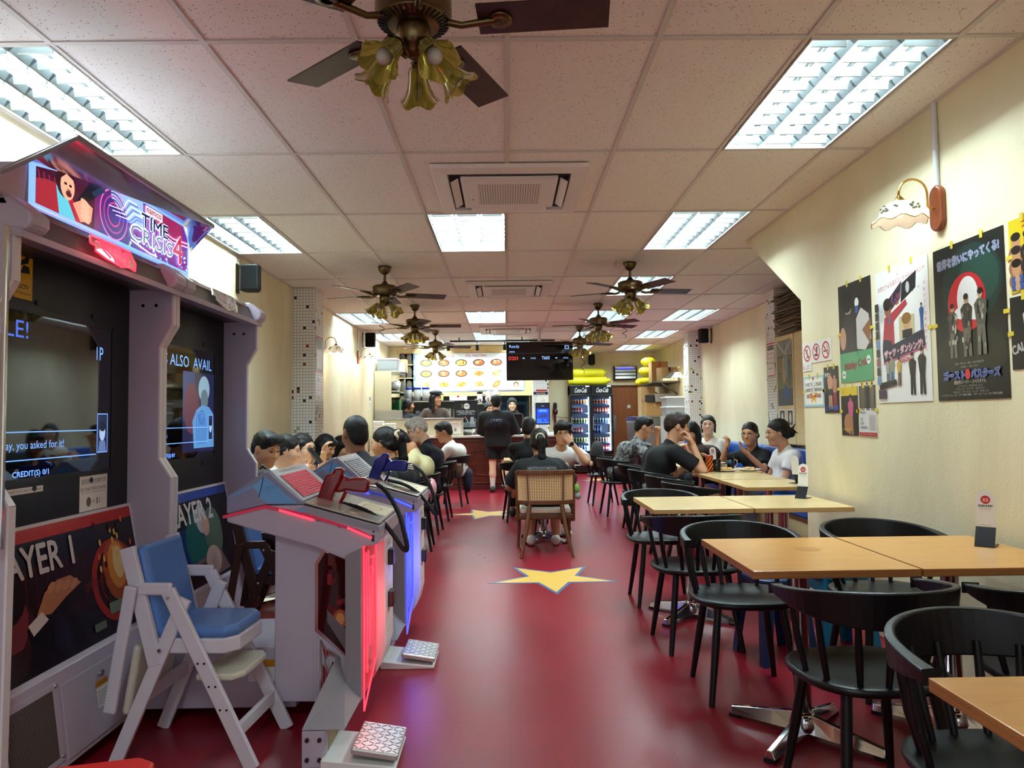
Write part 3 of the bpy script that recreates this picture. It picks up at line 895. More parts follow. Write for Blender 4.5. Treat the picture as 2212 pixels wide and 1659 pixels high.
# payment stands: bent plate with a white rounded card
def stand(x, y, rz, lab, s=1., z=.71):
    r = thing('payment_stand', lab, 'payment stand', (x, y, z), rz, 'table payment stands')
    m = MB(); m.bar((0, -.05, .002), (0, .05, .002), .07, .003); m.bar((0, -.048, .002), (0, .0, .075), .07, .003)
    m.build('black_base', BLACK, r)
    pts = [(-.033, 0), (.033, 0), (.033, .12)] + [(.033 * math.cos(t), .12 + .033 * math.sin(t)) for t in (PI * i / 10 for i in range(1, 10))] + [(-.033, .12)]
    c = MB().prism(pts, 'y', -.002, .002).build('card', WHITEP, r); c.location = (0, .0, .07); c.rotation_euler = (-.12, 0, 0)
    p = Print((0, -.0024, 0), (1, 0, 0), (0, 0, 1))
    p.ell(0, .115, .017, .017, 'C22D34', 20); p.text('03', 0, .107, .014, 'FFFFFF', align='c')
    p.text('SCAN & PAY', 0, .086, .009, '1A1A1A', .05, 'c', bold=.0004); p.text('scan to order', 0, .076, .005, '555555', .04, 'c')
    p.rect(-.02, .068, .02, .0685, 'B0B0B0'); p.text('thank you', 0, .01, .005, '777777', .035, 'c')
    o = p.build('lettering', c)
stand(1.95, 2.95, -.75, 'small payment stand with round red mark on the orange-brown table by the wall')
stand(1.93, 4.72, -.8, 'small payment stand against the wall on the pale birch table')
stand(2.30, 5.75, 2.2, 'dark payment stand half hidden by the wall end on the bay table')
stand(2.12, 7.42, .1, 'payment stand with white card among the drinks in the bay')

# plastic stools
def stool(x, y, rz, h, w_, m, lab):
    r = thing('plastic_stool', lab, 'stool', (x, y, 0), rz)
    t = w_ * .5
    c = t * .3
    oct_ = [(t - c, -t), (t, -t + c), (t, t - c), (t - c, t), (-t + c, t), (-t, t - c), (-t, -t + c), (-t + c, -t)]
    MB().prism(oct_, 'z', h - .03, h).build('seat', m, r, bevel=.008)
    for sx in (-1, 1):
        for sy in (-1, 1):
            f = MB(); a, b = t * .86, t * 1.15
            P = [(sx * a, sy * a, h - .02), (sx * a * .45, sy * a, h - .02), (sx * b * .72, sy * b, 0), (sx * b, sy * b, 0), (sx * b, sy * b * .72, 0), (sx * a, sy * a * .45, h - .02)]
            f.add(P, [(0, 1, 2, 3), (0, 3, 4, 5)]); f.build('leg', m, r)
    f = MB(); 
    for R in range(4):
        f.T = Matrix.Rotation(R * PI / 2, 4, 'Z'); f.bar((-t * .85, -t * .88, h - .06), (t * .85, -t * .88, h - .06), .004, .07)
    f.build('apron', m, r)
    return r
stool(-.95, 1.63, .25, .45, .27, mat('red_plastic', 'D8281E', .4), 'bright red plastic stool cut off by the bottom edge, beside the first arcade machine')
stool(1.38, 3.80, .2, .42, .27, mat('navy_plastic', '16335E', .4), 'navy blue plastic stool under the pale birch table near the aisle')
stool(1.73, 3.86, .1, .43, .28, mat('teal_plastic', '1279A0', .4), 'teal blue plastic stool near the right wall behind the orange-brown table')

# rattan chair, back towards us
def rattan():
    r = thing('rattan_chair', 'walnut chair with woven cane back and cream seat, its back to us', 'chair', (.35, 6.85, 0), 0)
    m = MB(); n = 20
    def arc(z, R=.26, dy=-.20, w_=.265):
        return [(w_ * math.sin(t), dy - .07 * math.cos(t) + .07, z) for t in (-PI / 2 * .95 + PI * .95 * i / n for i in range(n + 1))]
    def band(z0, z1, th, name, mt):
        q = MB()
        for i, (x, y, z) in enumerate(arc(0)):
            b = len(q.v)
            q.v += [(x, y - th, z0), (x, y + th, z0), (x, y + th, z1), (x, y - th, z1)]
            if i:
                for e in range(4): q.f.append((b - 4 + e, b - 4 + (e + 1) % 4, b + (e + 1) % 4, b + e)); q.m.append(0); q.s.append(False)
        q.f += [(3, 2, 1, 0), (len(q.v) - 4, len(q.v) - 3, len(q.v) - 2, len(q.v) - 1)]; q.m += [0, 0]; q.s += [False, False]
        return q.build(name, mt, r, bevel=.005)
    band(.735, .775, .018, 'top_rail', WALNUT); band(.46, .50, .018, 'lower_rail', WALNUT)
    for sx in (-1, 1):
        MB().bar((sx * .255, -.135, .30), (sx * .262, -.13, .765), .028, .03).build('back_post', WALNUT, r, bevel=.005)
        MB().bar((sx * .16, -.192, .49), (sx * .165, -.192, .745), .012, .014).build('back_spindle', WALNUT, r)
        MB().tube([(sx * .145, -.18, .48), (sx * .18, -.24, .24), (sx * .235, -.33, 0)], [.022, .02, .013], 10).build('leg', WALNUT, r)
        MB().tube([(sx * .235, .20, .36), (sx * .25, .22, 0)], [.02, .013], 10).build('leg', WALNUT, r)
    # woven cane: strands crossing with open square holes
    c = MB(); P = arc(0); 
    dens = 34
    def pt(u, z, off=0):
        i = min(int(u * n), n - 1); f = u * n - i
        a, b = P[i], P[i + 1]
        return (a[0] + (b[0] - a[0]) * f, a[1] + (b[1] - a[1]) * f + off, z)
    for i in range(1, dens):
        u = i / dens
        p = pt(u, .50); d = .0043
        c.add([(p[0] - d, p[1], .498), (p[0] + d, p[1], .498), (p[0] + d, p[1], .737), (p[0] - d, p[1], .737)], [(0, 1, 2, 3)])
    for j in range(17):
        z = .506 + j * .0142
        L_ = [pt(i / n, z, .0008) for i in range(n + 1)]
        vs = [(x, y, zz + s * .0043) for (x, y, zz) in L_ for s in (-1, 1)]
        c.add(vs, [(2 * i, 2 * i + 2, 2 * i + 3, 2 * i + 1) for i in range(n)])
    o = c.build('woven_cane', mat('cane', 'CFA878', .5), r); o['kind'] = 'stuff'
    MB().prism([(-.25, -.16), (.25, -.16), (.26, .2), (.2, .24), (-.2, .24), (-.26, .2)], 'z', .32, .37).build('seat_frame', WALNUT, r, bevel=.01)
    MB().prism([(-.235, -.15), (.235, -.15), (.245, .2), (-.245, .2)], 'z', .37, .425).build('seat_pad', mat('cream_leather', 'E6DCC8', .45), r, bevel=.022, seg=3)
rattan()

# children's high chairs: two A-frames, padded seat and back, facing +x
def highchair(x, y, rz, wood, lab, tray=True, k=1.):
    r = thing('high_chair', lab, 'high chair', (x, y, 0), rz)
    r.scale = (k, k, k)
    for s in (-1, 1):
        Y = s * .165
        MB().bar((.25, Y * 1.05, 0), (-.075, Y, .635), .02, .052, (1, 0, 0)).build('front_leg', wood, r, bevel=.004)
        MB().bar((-.27, Y * 1.02, 0), (-.02, Y * .9, .60), .02, .05, (1, 0, 0)).build('rear_leg', wood, r, bevel=.004)
        a = MB(); a.bar((-.20, Y, .64), (-.06, Y, .64), .022, .045); a.build('armrest', wood, r, bevel=.008)
        MB().bar((-.12, Y * .96, .36), (-.235, Y * .96, .79), .022, .055, (1, 0, 0)).build('back_post', wood, r, bevel=.004)
        MB().bar((-.20, Y * 1.16, .655), (-.275, Y * 1.16, .2), .018, .045, (1, 0, 0)).build('brace', wood, r, bevel=.006)
        b = MB()
        for (bx, bz) in ((-.20, .645), (-.07, .61), (-.1, .42)):
            b.cyl((bx, Y * 1.0 + s * .011, bz), (bx, Y + s * .015, bz), .007, n=8)
        b.build('bolt', CHROME, r)
        h = MB()
        for i in range(4):
            f = .2 + i * .13
            px, pz = .25 + (-.325) * f, .635 * f
            for e in (-.012, .012):
                h.cyl((px + e, Y * 1.03 + s * .0105, pz), (px + e, Y * 1.03 + s * .0115, pz), .0045, n=6)
        h.build('peg_hole', BLACK, r)
    MB().bar((.19, -.17, .13), (.19, .17, .13), .02, .05).build('front_rail', wood, r, bevel=.004)
    MB().bar((-.165, -.16, .25), (-.165, .16, .25), .02, .05).build('rear_rail', wood, r, bevel=.004)
    MB().prism([(-.14, -.15), (.13, -.15), (.17, -.1), (.17, .1), (.13, .15), (-.14, .15)], 'z', .40, .455).build('seat_frame', wood, r, bevel=.006)
    MB().prism([(-.13, -.145), (.13, -.145), (.165, -.1), (.165, .1), (.13, .145), (-.13, .145)], 'z', .455, .495).build('seat_pad', BLUEPAD, r, bevel=.016, seg=3)
    p = MB(); p.obox((-.165, 0, .625), Matrix.Rotation(-.22, 3, 'Y'), (.02, .14, .17)); p.build('back_pad', BLUEPAD, r, bevel=.018, seg=3)
    MB().prism([(.02, -.145), (.16, -.145), (.19, -.10), (.19, .10), (.16, .145), (.02, .145)], 'z', .30, .325).build('footrest', mat('cream_plastic', 'D2CEBC', .35) if tray else wood, r, bevel=.008)
    if tray:
        t = MB(); t.obox((-.225, 0, .30), Matrix.Rotation(.16, 3, 'Y'), (.016, .148, .13)); t.build('folded_tray', mat('cream_plastic', 'D2CEBC', .35), r, bevel=.03, seg=3)
HCW = mat('white_highchair_paint', 'D6D2DC', .4, var=.04)
highchair(-1.17, 2.86, -.06, HCW, 'white wooden high chair with pale blue vinyl pads in front of the first arcade machine')
highchair(-1.27, 4.1, .1, DARKWOOD, 'dark brown wooden high chair with blue pads in shadow behind the first gun stand', False, .92)
# ---------------------------------------------------------------- the twin shooting arcade machines along the left wall
def mesh_grille_mat(name, a, b, sc):
    m = mat(name, a, .4, .3)
    nt, N, L, I = nodes(m)
    tc = N('ShaderNodeTexCoord'); mp = N('ShaderNodeMapping'); mp.inputs['Scale'].default_value = (0, sc, sc); mp.inputs['Rotation'].default_value = (.785, 0, 0)
    L(tc.outputs['Object'], mp.inputs[0])
    ck = N('ShaderNodeTexChecker'); ck.inputs['Scale'].default_value = 1; ck.inputs[1].default_value = (*lin(a), 1); ck.inputs[2].default_value = (*lin(b), 1)
    L(mp.outputs[0], ck.inputs[0]); L(ck.outputs[0], I['Base Color'])
    return m
PERF = mesh_grille_mat('perforated_metal', '8C8078', '1A1614', 190)
MIRR = mat('dark_screen_glass', '565A60', .03, 1)
BEZ = mat('bezel_black', '0A0A0D', .4, bump=.05, bs=300)
TRIMW = mat('white_edge_trim', 'E4DFE2', .3)
REDAC = mat('red_edge_lit_acrylic', 'FFB0B4', .1, trans=.85, ior=1.15, emit='FF2038', es=.05)
REDLINE = mat('red_lit_edge', 'FF5064', .3, emit='FF3850', es=.55)
CLRAC = mat('clear_acrylic', 'E8E4E8', .08, trans=.8, ior=1.2)
CLRLINE = mat('clear_acrylic_edge', 'F0ECEE', .2)
BLUAC = mat('blue_edge_lit_acrylic', 'B0B4FF', .1, trans=.85, ior=1.15, emit='4038FF', es=.08)
BLULINE = mat('blue_lit_edge', '5A70FF', .3, emit='3848FF', es=.7)
BAY = 1.10
def machine(y0, lab, theme):
    r = thing('arcade_machine', lab, 'arcade machine', (0, y0, 0), 0, None)
    B(-2.36, -1.78, .02, BAY - .02, .05, 1.98).build('body', CABW, r)
    prof = [(-2.37, .05), (-1.54, .05), (-1.53, 1.00), (-1.588, 1.09), (-1.588, 1.60), (-1.53, 1.70), (-1.53, 1.86), (-2.37, 1.95)]
    for yy in (0, BAY - .03):
        sp = MB().prism(prof, 'y', yy, yy + .028).build('side_panel', CABW, r)
        e = MB()
        for a, b in zip(prof[1:6], prof[2:7]):
            e.bar((a[0] + .004, yy + .014, a[1]), (b[0] + .004, yy + .014, b[1]), .03, .008, (1, 0, 0))
        e.build('edge_trim', TRIMW, sp)
        p_ = MB().box(-1.70, -1.56, yy - .003 if yy else yy + .028, yy if yy else yy + .031, 1.76, 1.82)
        p_.build('fixing_plate', CABW, sp)
        d = MB()
        for xx in (-1.66, -1.60): d.cyl((xx, yy + (-.005 if yy else .033), 1.79), (xx, yy + (-.003 if yy else .031), 1.79), .008, n=8)
        d.build('screw', BLACK, sp)
    B(-1.76, -1.722, .03, BAY - .03, .87, 1.88).build('bezel', BEZ, r, bevel=.004)
    sc = B(-1.7215, -1.7205, .15, .92, 1.06, 1.655).build('screen', MIRR, r)
    fr = MB()
    for a, b in (((-1.72, .14, 1.05), (-1.72, .93, 1.05)), ((-1.72, .14, 1.665), (-1.72, .93, 1.665)), ((-1.72, .14, 1.05), (-1.72, .14, 1.665)), ((-1.72, .93, 1.05), (-1.72, .93, 1.665))):
        fr.bar(a, b, .02, .006, (1, 0, 0))
    fr.build('screen_frame', BLACK, r)
    d = MB()
    for yy in (.42, .78):
        for zz in (1.70, 1.02): d.lathe([(.012, 0), (.012, .002)], (0, 0, 0), 10) if False else d.cyl((-1.722, yy, zz), (-1.7185, yy, zz), .011, n=10)
    d.build('bezel_bolt', BLACK, r)
    p = Print((-1.7203, .15, 1.06), (0, 1, 0), (0, 0, 1))
    BL = '3F5FC0'; LB = '6C9CF0'
    if theme == 1:
        p.text('AVAILABLE!', -.32, .50, .062, BL, .54); 
        p.text('1P', .655, .46, .055, LB, .05)
        p.line([(0, .165), (.66, .165)], .004, LB); p.line([(0, .065), (.66, .065)], .004, LB)
        p.text('Okay, you asked for it!', .06, .095, .038, LB, .38)
        p.text('CREDIT(S) 0/1', .15, .0, .026, LB, .20, bold=.0006)
        p.rect(.665, .07, .745, .235, LB); p.rect(.669, .074, .741, .231, '1A2440')
        p.ell(.705, .155, .022, .036, '8FA4C8'); p.ell(.705, .182, .026, .022, '101828'); p.poly([(.675, .075), (.735, .075), (.725, .12), (.685, .12)], '50648C'); p.ell(.697, .162, .004, .003, '101828'); p.ell(.713, .162, .004, .003, '101828')
    else:
        p.text('IS ALSO  AVAIL', .13, .49, .06, LB, .6)
        p.rect(.36, .03, .77, .47, '141838'); p.rect(.36, .2, .5, .47, '20305E')
        p.ell(.47, .27, .10, .14, '4A2838'); p.ell(.63, .38, .075, .075, '6E8C9C'); p.ell(.635, .32, .05, .06, '4A5C66')
        p.poly([(.50, .05), (.48, .20), (.53, .26), (.6, .29), (.70, .28), (.76, .24), (.77, .05)], '4A7AA8')
        for i in range(7): p.line([(.54 + i * .018, .25 - i * .006), (.53 + i * .022, .15), (.55 + i * .017, .07)], .006, '1E4F9C')
        p.ring(.60, .22, .04, .006, '1E4F9C'); p.ring(.60, .22, .025, .005, '1E4F9C')
        p.line([(0, .165), (.69, .165)], .004, LB); p.line([(0, .085), (.69, .085)], .004, LB)
        p.rect(.69, .09, .75, .235, LB); p.rect(.694, .094, .746, .231, '1A2440'); p.ell(.72, .165, .018, .032, '8FA4C8'); p.ell(.72, .19, .021, .02, '101828')
        p.text('CREDIT(S) 0/1', .10, .01, .024, LB, .17, bold=.0006)
        p.text('good hunting', .03, .115, .02, BL, .16)
    p.build('screen_picture', sc, SCREENP)
    # sloped art panel and the base
    a, b = Vector((-1.715, 0, .885)), Vector((-1.625, 0, .39))
    v = (a - b).normalized(); h = (a - b).length
    m = MB(); m.prism([(-1.74, .885), (-1.713, .885), (-1.623, .39), (-1.74, .39)], 'y', .03, BAY - .03); ap = m.build('art_panel', BLACK, r)
    e = MB()
    for yy in (.036, BAY - .036): e.bar((a.x + .003, yy, a.z), (b.x + .003, yy, b.z), .010, .006, (1, 0, 0))
    e.bar((a.x + .002, .03, a.z + .002), (a.x + .002, BAY - .03, a.z + .002), .010, .012); e.build('panel_trim', TRIMW, ap)
    W = BAY - .08
    p = Print((b.x + .0045, .04, b.z), (0, 1, 0), v)
    if theme == 1:
        p.rect(0, 0, W, h, '0C0810'); p.rect(0, h * .9, W, h, 'C0281E'); [p.rect(0, h * (.905 + .02 * i), W, h * (.908 + .02 * i), '8E1812') for i in range(4)]
        p.rect(.1, h * .3, W, h * .72, '22060A'); 
        for i in range(16): x = .08 + i * .058; p.line([(x, h * .3), (x + .03, h * .72)], .004, '5A1418')
        p.ring(.82, h * .42, .17, .035, 'A8281E'); p.ring(.82, h * .42, .11, .012, '7A1A14'); p.ell(.84, h * .5, .10, .13, 'B4501C'); p.ell(.85, h * .53, .07, .10, 'E89A38'); p.ell(.86, h * .55, .04, .07, 'F8E098')
        for i in range(26): p.ell(.84 + rnd.uniform(-.12, .14), h * .52 + rnd.uniform(-.14, .2), .008, .014, rnd.choice(['F4C868', 'D86A24', '2A0A08']))
        p.poly([(.0, h * .1), (.22, h * .15), (.30, h * .35), (.22, h * .62), (.08, h * .66), (0, h * .6)], '40141E')
        p.ell(.16, h * .42, .10, .12, '7A3038'); p.ell(.14, h * .55, .12, .09, '1E0A0C')
        p.poly([(.25, h * .22), (.62, h * .42), (.66, h * .5), (.58, h * .5), (.24, h * .32)], '14080E')
        p.poly([(.30, h * .38), (.36, h * .52), (.44, h * .58), (.52, h * .58), (.58, h * .5), (.48, h * .44), (.38, h * .36)], 'B87450')
        for i in range(4): p.ell(.40 + i * .045, h * (.54 - .01 * i), .028, .014, 'C98860', rot=.5)
        p.poly([(.27, h * .26), (.36, h * .33), (.33, h * .40), (.25, h * .34)], 'D8C8C4'); p.poly([(.1, h * .0), (.22, h * .05), (.26, h * .22), (.14, h * .2)], '2C1016')
        p.text('092602', .60, h * .40, .035, '7E2A20', .16, rot=.12)
        p.rect(.62, h * .08, .70, h * .14, '6A7862'); p.rect(.74, h * .16, .86, h * .25, '7A8A70'); p.ell(.02, h * .42, .035, .075, 'C83A9C')
        p.text('PLAYER 1', .06, h * .66, .105, 'D4CEC8', .50, bold=.003)
    else:
        p.rect(0, 0, W, h, '0A0C12'); p.rect(0, h * .9, W, h, '2448A8')
        p.ell(.35, h * .35, .2, .14, '12306A'); p.ell(.55, h * .45, .15, .16, '1E5A58'); p.ell(.75, h * .5, .12, .14, '586A60'); p.ell(.62, h * .68, .07, .08, 'B4B0C0'); p.ell(.66, h * .6, .05, .06, 'C89A90')
        p.poly([(.2, 0), (.9, .02), (.8, h * .3), (.5, h * .25)], '7A5A60'); p.ell(.52, h * .08, .16, .07, '0A0A10'); p.ell(.7, h * .2, .1, .08, 'C8A8A0')
        p.text('PLAYER 2', .22, h * .66, .11, 'D4D4D8', .56, bold=.003)
    p.build('art_print', ap)
    bs = MB().prism([(-2.36, .05), (-1.555, .05), (-1.60, .375), (-1.622, .39), (-1.78, .39), (-1.78, .5), (-2.36, .5)], 'y', .03, BAY - .03).build('base', CABW, r, bevel=.004)
    u = Vector((0, 1, 0)); v2 = Vector((-.045, 0, .325)).normalized()
    o2 = Vector((-1.5545, 0, .05)) - u * 0
    q = MB()
    def pan(y_0, y_1, t0, t1, th, mt, name, par):
        m_ = MB(); P0 = Vector((-1.555, 0, .05)) ; nn = u.cross(v2).normalized()
        m_.add([P0 + u * y_0 + v2 * t0, P0 + u * y_1 + v2 * t0, P0 + u * y_1 + v2 * t1, P0 + u * y_0 + v2 * t1] + [P0 + u * y_0 + v2 * t0 + nn * th, P0 + u * y_1 + v2 * t0 + nn * th, P0 + u * y_1 + v2 * t1 + nn * th, P0 + u * y_0 + v2 * t1 + nn * th],
               [(3, 2, 1, 0), (4, 5, 6, 7), (0, 1, 5, 4), (1, 2, 6, 5), (2, 3, 7, 6), (3, 0, 4, 7)])
        return m_.build(name, mt, par, bevel=.002)
    pan(.06, .36, .03, .30, .006, CABW, 'vent_frame', bs); pan(.09, .33, .05, .28, .008, PERF, 'vent_grille', bs)
    dr = pan(.38, .86, .02, .28, .005, CABW, 'service_door', bs)
    MB().cyl((-1.59, .62, .29), (-1.574, .62, .29), .012, n=12).build('lock', CHROME, dr)
    s = Print(Vector((-1.5485, 0, .05)) + v2 * .12, u, v2); s.rect(.58, 0, .66, .10, 'E8E6E4'); s.rect(.58, .075, .66, .10, 'D08A2A'); s.text('ATTENTION', .62, .081, .01, '201810', .07, 'c'); [s.rect(.585, .012 + i * .011, .655, .015 + i * .011, '9A9696') for i in range(5)]
    s.build('warning_sticker', dr)
    rv = MB()
    for yy, zz in ((.07, .05), (.35, .05), (.07, .29), (.35, .29)): P = Vector((-1.55, yy, .05)) + v2 * zz; rv.ell(P, (.008, .009, .009), 8)
    rv.build('rivet', STEEL, bs)
    # canopy and speaker header
    MB().prism([(-1.76, 1.885), (-1.50, 1.835), (-1.50, 1.86), (-1.76, 1.92)], 'y', -.005, BAY - .002).build('canopy_panel', CABW, r, bevel=.003)
    hd = MB().prism([(-1.512, 1.858), (-1.552, 1.942), (-1.85, 1.95), (-1.85, 1.85)], 'y', .07, BAY - .08).build('speaker_grille', PERF, r)
    for yy in (.0, BAY - .10):
        MB().prism([(-1.495, 1.858), (-1.472, 1.88), (-1.472, 1.915), (-1.545, 1.972), (-1.9, 1.975), (-1.9, 1.858)], 'y', yy, yy + .098).build('header_end_block', CABW, r, bevel=.012)
    MB().prism([(-1.545, 1.940), (-1.56, 1.965), (-1.9, 1.985), (-1.9, 1.942)], 'y', .0, BAY).build('header_trim', mat('polished_trim', 'C8C6CA', .15, .8), r, bevel=.003)
    em = MB(); ew = MB(); c0 = Vector((-1.498, .55, 1.866)); vv = Vector((-.075, 0, .155)).normalized()
    PT = lambda yy, t: c0 + u * yy + vv * t
    out = [(-.15, .02), (-.13, .045), (-.16, .05), (-.13, .092), (.15, .092), (.15, .035), (.11, -.008), (.07, 0), (.0, -.014), (-.09, .0)]
    n = u.cross(vv).normalized()
    em.add([PT(*k) for k in out] + [PT(*k) + n * .006 for k in out], [tuple(range(10))[::-1], tuple(range(10, 20))] + [(i, (i + 1) % 10, 10 + (i + 1) % 10, 10 + i) for i in range(10)])
    eo = em.build('emblem_plate', REDAC if theme == 1 else CLRAC, r)
    for L_ in (out + [out[0]], [(-.06, .09), (-.06, .055), (-.02, .02), (-.03, -.006)], [(-.045, .09), (-.045, .055), (-.005, .02), (-.02, -.008)], [(.05, .09), (.05, .045), (.0, .015), (.02, -.006)], [(.065, .09), (.065, .045), (.02, .014), (.04, 0)], [(.13, .066), (.085, .066), (.085, .036), (.05, .014)], [(.13, .076), (.1, .076), (.1, .036), (.07, .014)], [(-.11, .072), (-.08, .072), (-.08, .042), (-.05, .014)], [(-.02, .074), (0, .05), (.03, .05), (.02, .076)]):
        for k0, k1 in zip(L_, L_[1:]): ew.bar(PT(*k0) + n * .007, PT(*k1) + n * .007, .0035, .004, tuple(n))
    ew.build('emblem_line', REDLINE if theme == 1 else CLRLINE, eo)
    return r
M1 = machine(2.23, 'near arcade machine with red PLAYER 1 panel and red glowing emblem', 1)
M2 = machine(3.335, 'far arcade machine with blue PLAYER 2 panel, next to the diners', 2)
B(-1.60, -.9, 3.1, 3.55, .05, .30).build('cabinet_plinth', CABW, None, bevel=.006); tag(bpy.data.objects['cabinet_plinth'], 'pale lilac floor plinth linking the arcade machines and the first gun stand', 'plinth')
if True:
    p = Print((-1.3, 3.098, .16), (1, 0, 0), (0, 0, 1)); p.rect(.2, 0, .34, .09, 'E4E2E0'); p.rect(.26, .06, .34, .09, 'C8862A')
    p.build('warning_sticker', bpy.data.objects['cabinet_plinth'])
for dy, lab, body in ((0, None, None),):
    pass
# stickers on the first machine
def sticker(name, lab, cat, o, u, v, w_, h_, draw, mt=None, base='F2EFE6', parent=None, th=.0006, group=None):
    o, u, v = Vector(o), Vector(u).normalized(), Vector(v).normalized()
    n = u.cross(v).normalized()
    m = MB(); c = [(0, 0), (w_, 0), (w_, h_), (0, h_)]
    m.add([o + u * a + v * b for a, b in c] + [o + u * a + v * b + n * th for a, b in c], [(3, 2, 1, 0), (4, 5, 6, 7), (0, 1, 5, 4), (1, 2, 6, 5), (2, 3, 7, 6), (3, 0, 4, 7)])
    t = m.build(name, mat('paper_' + base, base, .45))
    if lab: tag(t, lab, cat, group)
    p = Print(o + n * th, u, v); draw(p, w_, h_); p.build('print', t, mt)
    return t
def d_cctv(p, w_, h_):
    p.rect(0, 0, w_, h_, 'E2B21C'); p.poly([(.015, h_ * .68), (w_ * .75, h_ * .80), (w_ * .80, h_ * .92), (w_ * .7, h_ * .95), (.01, h_ * .72)], '141414'); p.poly([(w_ * .3, h_ * .55), (w_ * .85, h_ * .58), (w_ * .8, h_ * .72), (w_ * .5, h_ * .74)], '141414')
    p.text('CCTV', w_ / 2, h_ * .22, h_ * .09, '181818', align='c', bold=.0006); p.text('in Operation', w_ / 2, h_ * .08, h_ * .08, '181818', w_ * .8, 'c')
sticker('camera_notice', 'yellow CCTV in operation sticker on the first arcade bezel', 'sticker', (-1.7213, 2.52, 1.70), (0, 1, 0), (0, 0, 1), .098, .165, d_cctv, base='E2B21C')
def d_tok(p, w_, h_):
    p.text('PLEASE EXCHANGE TOKEN AT THE COUNTER', w_ / 2, h_ * .86, h_ * .06, '3A3836', w_ * .92, 'c')
    p.text('请到柜台兑换代币', w_ / 2, h_ * .66, h_ * .14, '2A2826', w_ * .9, 'c'); p.text('SILA TUKAR TOKEN DI KAUNTER', w_ / 2, h_ * .50, h_ * .085, '2A2826', w_ * .92, 'c')
    p.rect(w_ * .06, h_ * .45, w_ * .94, h_ * .46, '8A8680'); p.ell(w_ * .32, h_ * .22, h_ * .10, h_ * .12, '6A6662', 20); p.text('=', w_ * .46, h_ * .19, h_ * .05, '3A3836'); p.text('$1', w_ * .58, h_ * .13, h_ * .17, '8A2422')
sticker('token_notice', 'white token exchange notice with $1 on the first arcade bezel', 'notice', (-1.7213, 2.93, .895), (0, 1, 0), (0, 0, 1), .20, .165, d_tok)
def d_care(p, w_, h_): p.text('PLEASE TAKE CARE OF MACHINE', w_ / 2, h_ * .3, h_ * .42, '4A4846', w_ * .9, 'c')
sticker('care_label', 'thin white take-care label strip below the first arcade screen', 'label', (-1.7213, 2.50, 1.005), (0, 1, 0), (0, 0, 1), .20, .022, d_care)
sticker('token_notice', 'white token notice with red figures by the PLAYER 2 panel', 'notice', (-1.66, 3.37, .60), (0, 1, 0), Vector((-.09, 0, .495)), .10, .17, lambda p, w_, h_: (p.text('$1.00', w_ / 2, h_ * .2, h_ * .2, '8A2422', align='c'), p.rect(.01, h_ * .6, w_ - .01, h_ * .63, '8A8680')))
for yy in (2.24, ):
    B(-1.522, -1.508, 2.175, 2.19, .88, 1.86).build('chrome_strip', CHROME, None, bevel=.003)
tag(bpy.data.objects['chrome_strip'], 'upright chrome strip at the near edge of the first arcade machine', 'trim strip')

